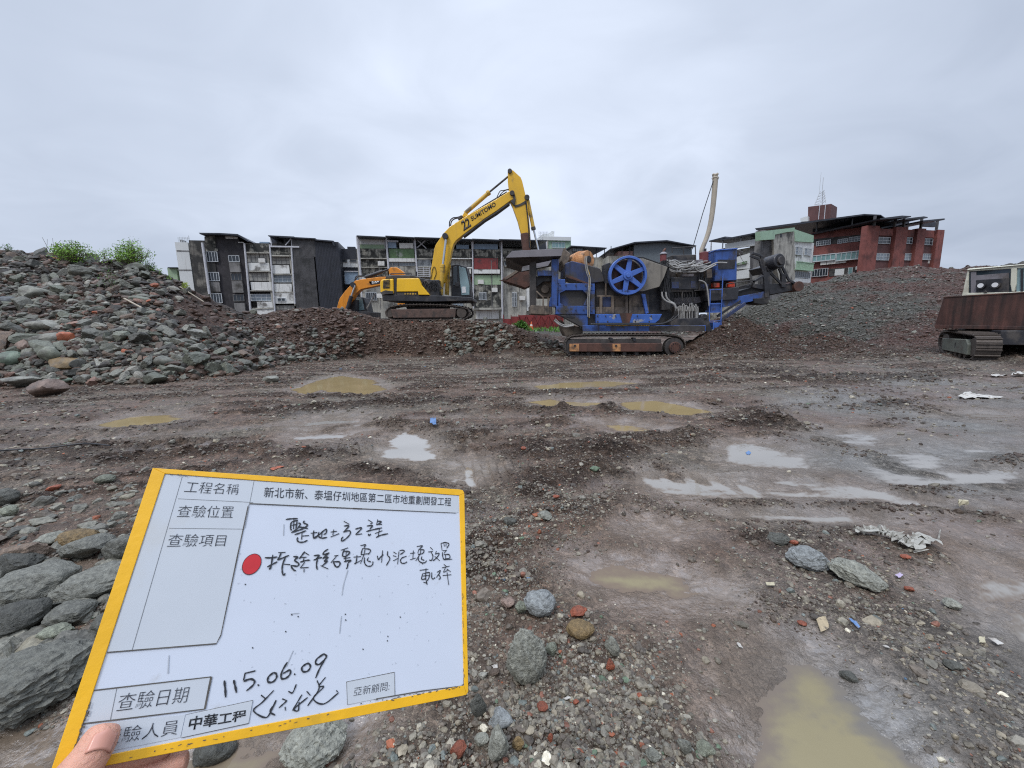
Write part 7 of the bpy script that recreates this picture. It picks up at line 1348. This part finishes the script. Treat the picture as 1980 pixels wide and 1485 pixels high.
# ------------------------------------------------------------------ plants, litter, cones
LEAF = {k: pm('leaf_'+k, c, rough=.5, var=.35, scale=3, objrand=.15, spec=.3) for k, c in (('fresh', S(128,166,66)), ('mid', S(84,124,52)), ('dark', S(62,92,40)), ('yellow', S(150,166,60)))}
STEM = pm('twig', S(92,84,66), rough=.8, var=.3, scale=9)
for k in ('fresh', 'mid', 'yellow'):
    b_ = LEAF[k].node_tree.nodes['Principled BSDF']; b_.inputs['Subsurface Weight'].default_value = .0
def bush(name, px, py, w, h, key, label, n=700, seed=1, dens=1.7, spike=.5, leaf=.055, cat='bush', base_drop=3, back=-.45, group=None):
    r = np.random.default_rng(seed); ymax = 46 if 'barrier' in label else 19.6
    for dr in range(int(base_drop), 60, 2):
        X, Y, Z, ok = hits([px], [py+dr])
        if ok[0] and Y[0] < ymax: break
    p = Vector((float(X[0]), float(Y[0])+back, float(Z[0])+.02)); k = p.y/FPX; W_, H_ = w*k, h*k
    n = int(n*dens); root = thing(name, label, cat, p, group); stem = MB(); lf = MB(); tips = []
    for i in range(max(10, n//22)):
        a = r.uniform(0, 6.28); rad = r.uniform(.0, .5)*W_; hh = H_*r.uniform(.55, 1.05)*(1-.45*(rad/(W_*.5))**2); b0 = p+Vector((math.cos(a)*rad*.35, math.sin(a)*rad*.3, 0)); t1 = p+Vector((math.cos(a)*rad, math.sin(a)*rad*.8, hh)); md = b0.lerp(t1, .5)+Vector((r.normal()*.06*W_, r.normal()*.05*W_, .08*hh)); pts = smooth_path([b0, md, t1], 4); stem.tube(pts, [.007*(1-.7*q/(len(pts)-1))*max(.5, W_) for q in range(len(pts))], 5); tips.append(pts)
    for i in range(n):
        pts = tips[int(r.integers(len(tips)))]; f = r.uniform(.02, 1)**.85; q = f*(len(pts)-1); i0 = min(int(q), len(pts)-2); c = pts[i0].lerp(pts[i0+1], q-i0)+Vector(r.normal(size=3))*(.055*W_*(1.3-f)+.03)
        d = Vector((r.normal(), r.normal(), r.normal()*.6+spike)).normalized(); s = leaf*r.uniform(.6, 1.5); u = d.orthogonal(); u.rotate(Matrix.Rotation(r.uniform(0, 6.28), 3, d)); u.normalize(); v = d.cross(u)*.08*s
        lf.add([c, c+d*s*.5+u*s*.2+v, c+d*s, c+d*s*.5-u*s*.2+v], [(0,1,2),(0,2,3)])
    stem.build('stem', STEM, root); lf2 = MB(); o = lf.build('foliage', LEAF[key], root); return root
bush('bush', 166, 500, 78, 34, 'fresh', 'bright green spreading bush left one on top of the heap', 900, 3, leaf=.075)
bush('bush', 222, 504, 52, 17, 'fresh', 'low thin green weeds between the two bushes on the heap crest', 380, 4, .9, leaf=.06, cat='weeds')
bush('bush', 276, 512, 70, 44, 'fresh', 'tallest bright green bush at the right end of the heap crest', 1100, 5, leaf=.07)
bush('bush', 306, 520, 26, 24, 'mid', 'thin bluish green sapling on the right side of the tallest bush', 200, 6, leaf=.05, cat='sapling')
bush('plant', 240, 552, 36, 36, 'mid', 'leafy green plant growing on the soil below the long slab', 620, 7, .1, leaf=.07, cat='plant')
bush('plant', 377, 556, 16, 16, 'yellow', 'small yellow green plant at the heap edge in front of the burnt house', 160, 8, leaf=.05, cat='plant')
bush('weed', 343, 536, 18, 8, 'fresh', 'low green weed tuft on the falling right edge of the heap', 90, 9, .8, leaf=.05, cat='weeds')
bush('bush', 1007, 634, 32, 13, 'mid', 'dark green bush in front of the red barrier left of the cones', 700, 10, leaf=.12, base_drop=2)
for i, (x, y, w, h, nn_, lab) in enumerate(((138,498,34,14,260,'short thin weeds left of the left bush on the heap crest'),(250,506,30,24,320,'upright weeds just left of the tallest bush on the heap crest'),(322,526,24,16,170,'sparse weeds right of the bluish sapling on the falling heap edge'),(40,486,26,10,90,'thin weeds on the crest near the left edge'),(4,484,18,16,90,'thin weeds on the crest cut by the left edge'))):
    bush('weed', x, y, w, h, 'fresh' if i < 3 else 'mid', lab, nn_, 40+i, .9, leaf=.06, cat='weeds')
X, Y, Z, ok = hits([112], [496]); p = Vector((float(X[0]), float(Y[0]), float(Z[0])-.05)); k = p.y/FPX; r = np.random.default_rng(4); tw = MB()
for i in range(9):
    a = r.normal()*.35; hgt = r.uniform(12, 36)*k; b = p+Vector((r.normal()*.12, r.normal()*.1, 0)); t1 = b+Vector((math.sin(a)*hgt*.6, r.normal()*.1, hgt)); tw.tube(smooth_path([b, b.lerp(t1, .5)+Vector((r.normal()*.05, 0, 0)), t1], 3), [.012, .011, .01, .009, .008, .007, .006][:7], 4)
    c = b.lerp(t1, .6); tw.tube([c, c+Vector((r.normal()*.15, r.normal()*.05, hgt*.3))], .006, 4)
o = tw.build('dry_weed', STEM, None); tag(o, 'grey leafless weed stalks on the heap crest left of the bushes', 'dry weed')
# grass by the barrier
r = np.random.default_rng(12); gm = MB(); px = r.uniform(995, 1086, 900); py = r.uniform(629, 642, 900); hx, hy, hz, ok = hits(px, py)
for x, y, z, k in zip(hx, hy, hz, ok):
    if not k or y < 24 or y > 46: continue
    a = r.uniform(0, 6.28); d = Vector((math.cos(a), math.sin(a), 0))*.05; t = Vector((r.normal()*.08, r.normal()*.08, r.uniform(.12, .34))); b = Vector((x, y, z-.02)); gm.add([b-d, b+d, b+t], [(0,1,2)])
if gm.v: tag(gm.build('grass', LEAF['mid'], None), kind='stuff')
# cones
CO = pm('cone_orange', S(208,92,44), rough=.5, var=.12); CW = pm('cone_white', S(206,200,190), rough=.5, var=.1)
cone0 = None
for x, y, lab in ((1010.5, 635, 'orange traffic cone, left one of the three below the red barrier'), (1027.5, 637, 'larger orange traffic cone, middle one of the three'), (1077.5, 633, 'orange traffic cone close to the blue crusher, right one of the three')):
    X, Y, Z, ok = hits([x], [y]); p = Vector((float(X[0]), float(Y[0]), float(Z[0])))
    if cone0 is None:
        cone0 = thing('traffic_cone', lab, 'traffic cone', p, 'orange traffic cones'); s = p.y/FPX*11/.7
        z = lambda q: Vector((0, 0, q*s))
        MB().tube([p+z(.04), p+z(.30)], [.17*s, .115*s], 16).build('cone_body', CO, cone0); MB().tube([p+z(.30), p+z(.45)], [.116*s, .08*s], 16).build('reflective_band', CW, cone0); MB().tube([p+z(.45), p+z(.7)], [.08*s, .025*s], 16).build('cone_tip', CO, cone0); MB().box(tuple(p+Vector((-.2*s, -.2*s, 0))), tuple(p+Vector((.2*s, .2*s, .04*s)))).build('base', CO, cone0)
    else:
        c = cone0.copy(); COL.objects.link(c); c.location = p; c['label'] = lab; k_ = (p.y/FPX*(15 if 'larger' in lab else 9)/.7)/s; c.scale = (k_, k_, k_)
        for ch in list(cone0.children): d = ch.copy(); COL.objects.link(d); d.parent = c
# --- litter lying on the mud
LW = pm('litter_white', S(178,174,166), rough=.6, var=.15, scale=20, dirt=(.2,.17,.14), amt=.5, dscale=14); LB = pm('litter_blue', S(84,116,158), rough=.5, var=.25, scale=30, dirt=(.16,.14,.12), amt=.4, dscale=30); LC = pm('litter_card', S(158,142,114), rough=.7, var=.2, scale=40, dirt=(.06,.05,.04), amt=.4, dscale=30); LL = pm('litter_lilac', S(168,154,176), rough=.6); LY = pm('litter_cream', S(172,163,136), rough=.7, var=.25, scale=20)
def scrap(name, pts, mat, label, cat, lift=.012, bumpy=.012, seed=1, thick=.002):
    r = np.random.default_rng(seed); g = [G(x, y) for x, y in pts]; c = sum(g, Vector())/len(g); bm = bmesh.new(); vs = [bm.verts.new((v.x, v.y, 0)) for v in g]; bm.faces.new(vs); bmesh.ops.triangulate(bm, faces=bm.faces); bmesh.ops.subdivide_edges(bm, edges=bm.edges, cuts=3, use_grid_fill=True)
    for v in bm.verts: v.co.z = zg(v.co.x, v.co.y)+lift+float(r.normal())*bumpy*.5+bumpy; v.co.x += float(r.normal())*bumpy*.3; v.co.y += float(r.normal())*bumpy*.3
    me = bpy.data.meshes.new(name); bm.to_mesh(me); bm.free(); me.transform(Matrix.Translation((-c.x, -c.y, -zg(c.x, c.y)))); me.materials.append(mat); o = bpy.data.objects.new(name, me); COL.objects.link(o); o.location = (c.x, c.y, zg(c.x, c.y)); m = o.modifiers.new('thick', 'SOLIDIFY'); m.thickness = thick; return tag(o, label, cat)
scrap('plastic_sheet', [(1852,768),(1868,762),(1885,764),(1900,765),(1940,768),(1935,772),(1900,771),(1880,773)], LW, 'long white plastic scrap lying on the wet mud below the rusty carrier', 'litter', .02, .02, 2)
scrap('plastic_sheet', [(1912,729),(1925,727),(1948,731),(1944,733),(1920,732)], LW, 'small white scrap on the mud just under the rusty carrier', 'litter', .03, .02, 3)
scrap('plastic_sheet', [(1956,729),(1966,724),(1978,727),(1984,731),(1960,732)], LW, 'rounded white scrap at the right edge under the rusty carrier', 'litter', .04, .03, 4)
scrap('plastic_scrap', [(1442,871),(1448,868),(1453,871),(1450,875),(1444,875)], LB, 'tiny blue plastic bit in the wet track', 'litter', .015, .004, 5)
scrap('drink_carton', [(831,821),(843,822),(844,832),(832,830)], LB, 'crushed blue and white carton on the mud behind the white pool', 'litter', .05, .02, 6)
scrap('plastic_strip', [(1640,1206),(1645,1204),(1662,1219),(1658,1222)], LB, 'bright blue plastic strip on the gravel bank', 'litter', .012, .003, 7)
scrap('card_scrap', [(1578,1205),(1596,1200),(1602,1220),(1586,1228)], LC, 'torn printed card scrap on the gravel bank left of the blue strip', 'litter', .012, .003, 8)
scrap('tile_chip', [(1892,1231),(1904,1230),(1906,1242),(1894,1243)], LY, 'square cream tile chip at the right edge of the bank', 'tile chip', .014, .002, 9)
scrap('tile_chip', [(1909,1232),(1926,1234),(1941,1245),(1930,1246)], LW, 'long white tile chip beside the square cream chip', 'tile chip', .016, .002, 10)
scrap('foam_block', [(1850,980),(1868,979),(1872,987),(1852,989)], LY, 'cream block on the dark windrow at the right', 'litter', .04, .012, 11, .03)
scrap('plastic_scrap', [(1730,1113),(1739,1108),(1747,1113),(1739,1119)], LL, 'small lilac scrap on the bank right of the two rocks', 'litter', .012, .003, 12)
scrap('tile_chip', [(1480,1136),(1496,1138),(1497,1145),(1482,1144)], LY, 'pale tile chip on the bank left of the broad blue grey rock', 'tile chip', .014, .003, 13)
scrap('tile_chip', [(1424,1244),(1430,1245),(1436,1254),(1428,1252)], LW, 'white shard on the mud above the largest puddle', 'tile chip', .008, .002, 14)
scrap('tile_chip', [(950,1285),(962,1284),(963,1297),(956,1294)], LW, 'white shell shaped shard left of the pointed concrete lump', 'tile chip', .008, .002, 15)
scrap('tile_chip', [(1142,1308),(1150,1308),(1151,1319),(1146,1316)], LW, 'white curved shard right of the pointed concrete lump', 'tile chip', .008, .002, 16)
scrap('tile_chip', [(1088,1352),(1098,1349),(1106,1353),(1094,1356)], LW, 'white shard beside the small red brick bit', 'tile chip', .008, .002, 17)
scrap('tile_chip', [(1706,1256),(1712,1253),(1720,1259),(1716,1262)], LW, 'white chip on the mud right of the largest puddle', 'tile chip', .008, .002, 18)
scrap('tile_chip', [(80,1258),(90,1257),(86,1262),(70,1262)], LY, 'pale flat chip between the boulders at the left', 'tile chip', .02, .003, 19)
# torn white net strewn over the bank
r = np.random.default_rng(31); m = MB(); base = [(1650,1034),(1672,1037),(1695,1040),(1716,1046),(1735,1054),(1752,1064),(1775,1062),(1796,1050)]
for k in range(7):
    i0 = int(r.integers(0, 4)); i1 = int(r.integers(i0+3, 9)); pts = []
    for (x, y) in base[i0:i1]: g = G(x+r.normal()*5, y+r.normal()*4); pts.append(Vector((g.x, g.y, zg(g.x, g.y)+.02+abs(r.normal())*.02)))
    if len(pts) > 2: q = smooth_path(pts, 4); w = r.uniform(.004, .014); m.loft([[p_+Vector((0, w, .001)), p_+Vector((0, -w, -.001)), p_+Vector((0, -w, -.003)), p_+Vector((0, w, -.001))] for p_ in q])
for k in range(6):
    x, y = base[-1-int(r.integers(0, 3))]; g = G(x+r.normal()*8, y+r.normal()*5); b = Vector((g.x, g.y, zg(g.x, g.y)+.02)); m.tube(smooth_path([b, b+Vector((r.normal()*.05, r.normal()*.05, .03)), b+Vector((r.normal()*.04, r.normal()*.04, .0))], 4), .0022, 4)
sp_ = smooth_path([Vector((G(x, y).x, G(x, y).y, 0)) for x, y in base], 6); wv = []
for i, q in enumerate(sp_):
    t = (sp_[min(i+1, len(sp_)-1)]-sp_[max(i-1, 0)]).normalized(); sd_ = Vector((-t.y, t.x, 0)); f = i/(len(sp_)-1); w = .02+.03*f+.02*abs(math.sin(i*.9)); wv.append([q+sd_*w*(j/3-1)*r.uniform(.8, 1.25)+Vector((0, 0, zg(q.x, q.y)+.014+.028*abs(math.sin(j*1.9+i*.8))+.012*abs(r.normal()))) for j in range(7)])
m.add([v for row in wv for v in row], [(i*7+j, i*7+j+1, i*7+j+8, i*7+j+7) for i in range(len(wv)-1) for j in range(6) if r.random() > .17])
tag(m.build('torn_netting', pm('netting_grey', S(150,147,138), rough=.7, var=.2, scale=20, dirt=(.16,.14,.12), amt=.4, dscale=12), None), 'torn white fibrous sheet strewn over the gravel bank behind the two rocks', 'litter')
m = MB(); pts = [G(x, y) for x, y in ((-40,884),(30,877),(90,875),(165,869),(215,872))]; m.tube(smooth_path([Vector((p.x, p.y, zg(p.x, p.y)+.03)) for p in pts], 5), .010, 6); tag(m.build('black_cable', MM['hose'], None), 'thin black cable lying on the gravel at the left edge', 'cable')
for (a, b, rr_, lab) in (((246,584),(284,604),.03,'pale broken timber stick on the brown soil of the left heap'), ((352,560),(398,588),.025,'thin pale stick at the right edge of the left heap')):
    X, Y, Z, ok = hits([a[0], b[0]], [a[1], b[1]]); m = MB(); m.bar((X[0], Y[0]-.1, Z[0]+.12), (X[1], Y[1]-.1, Z[1]+.1), rr_*1.6, rr_); tag(m.build('timber_stick', pm('timber_pale', S(168,156,138), rough=.8, var=.2, scale=8), None), lab, 'stick')
# the boulders behind the board's left edge sit in coarse stones
r = np.random.default_rng(77); px = r.uniform(-40, 300, 330); py = r.uniform(930, 1330, 330); hx, hy, hz, ok = hits(px, py); n = len(px)
scatter('coarse_stones', hx, hy, hz, np.clip(r.lognormal(math.log(.036), .5, n), .016, .1), palette(n, [(8,(112,111,106)),(4,(96,95,92)),(2,(104,96,90)),(1,(122,118,108))]), 3, nv=10)
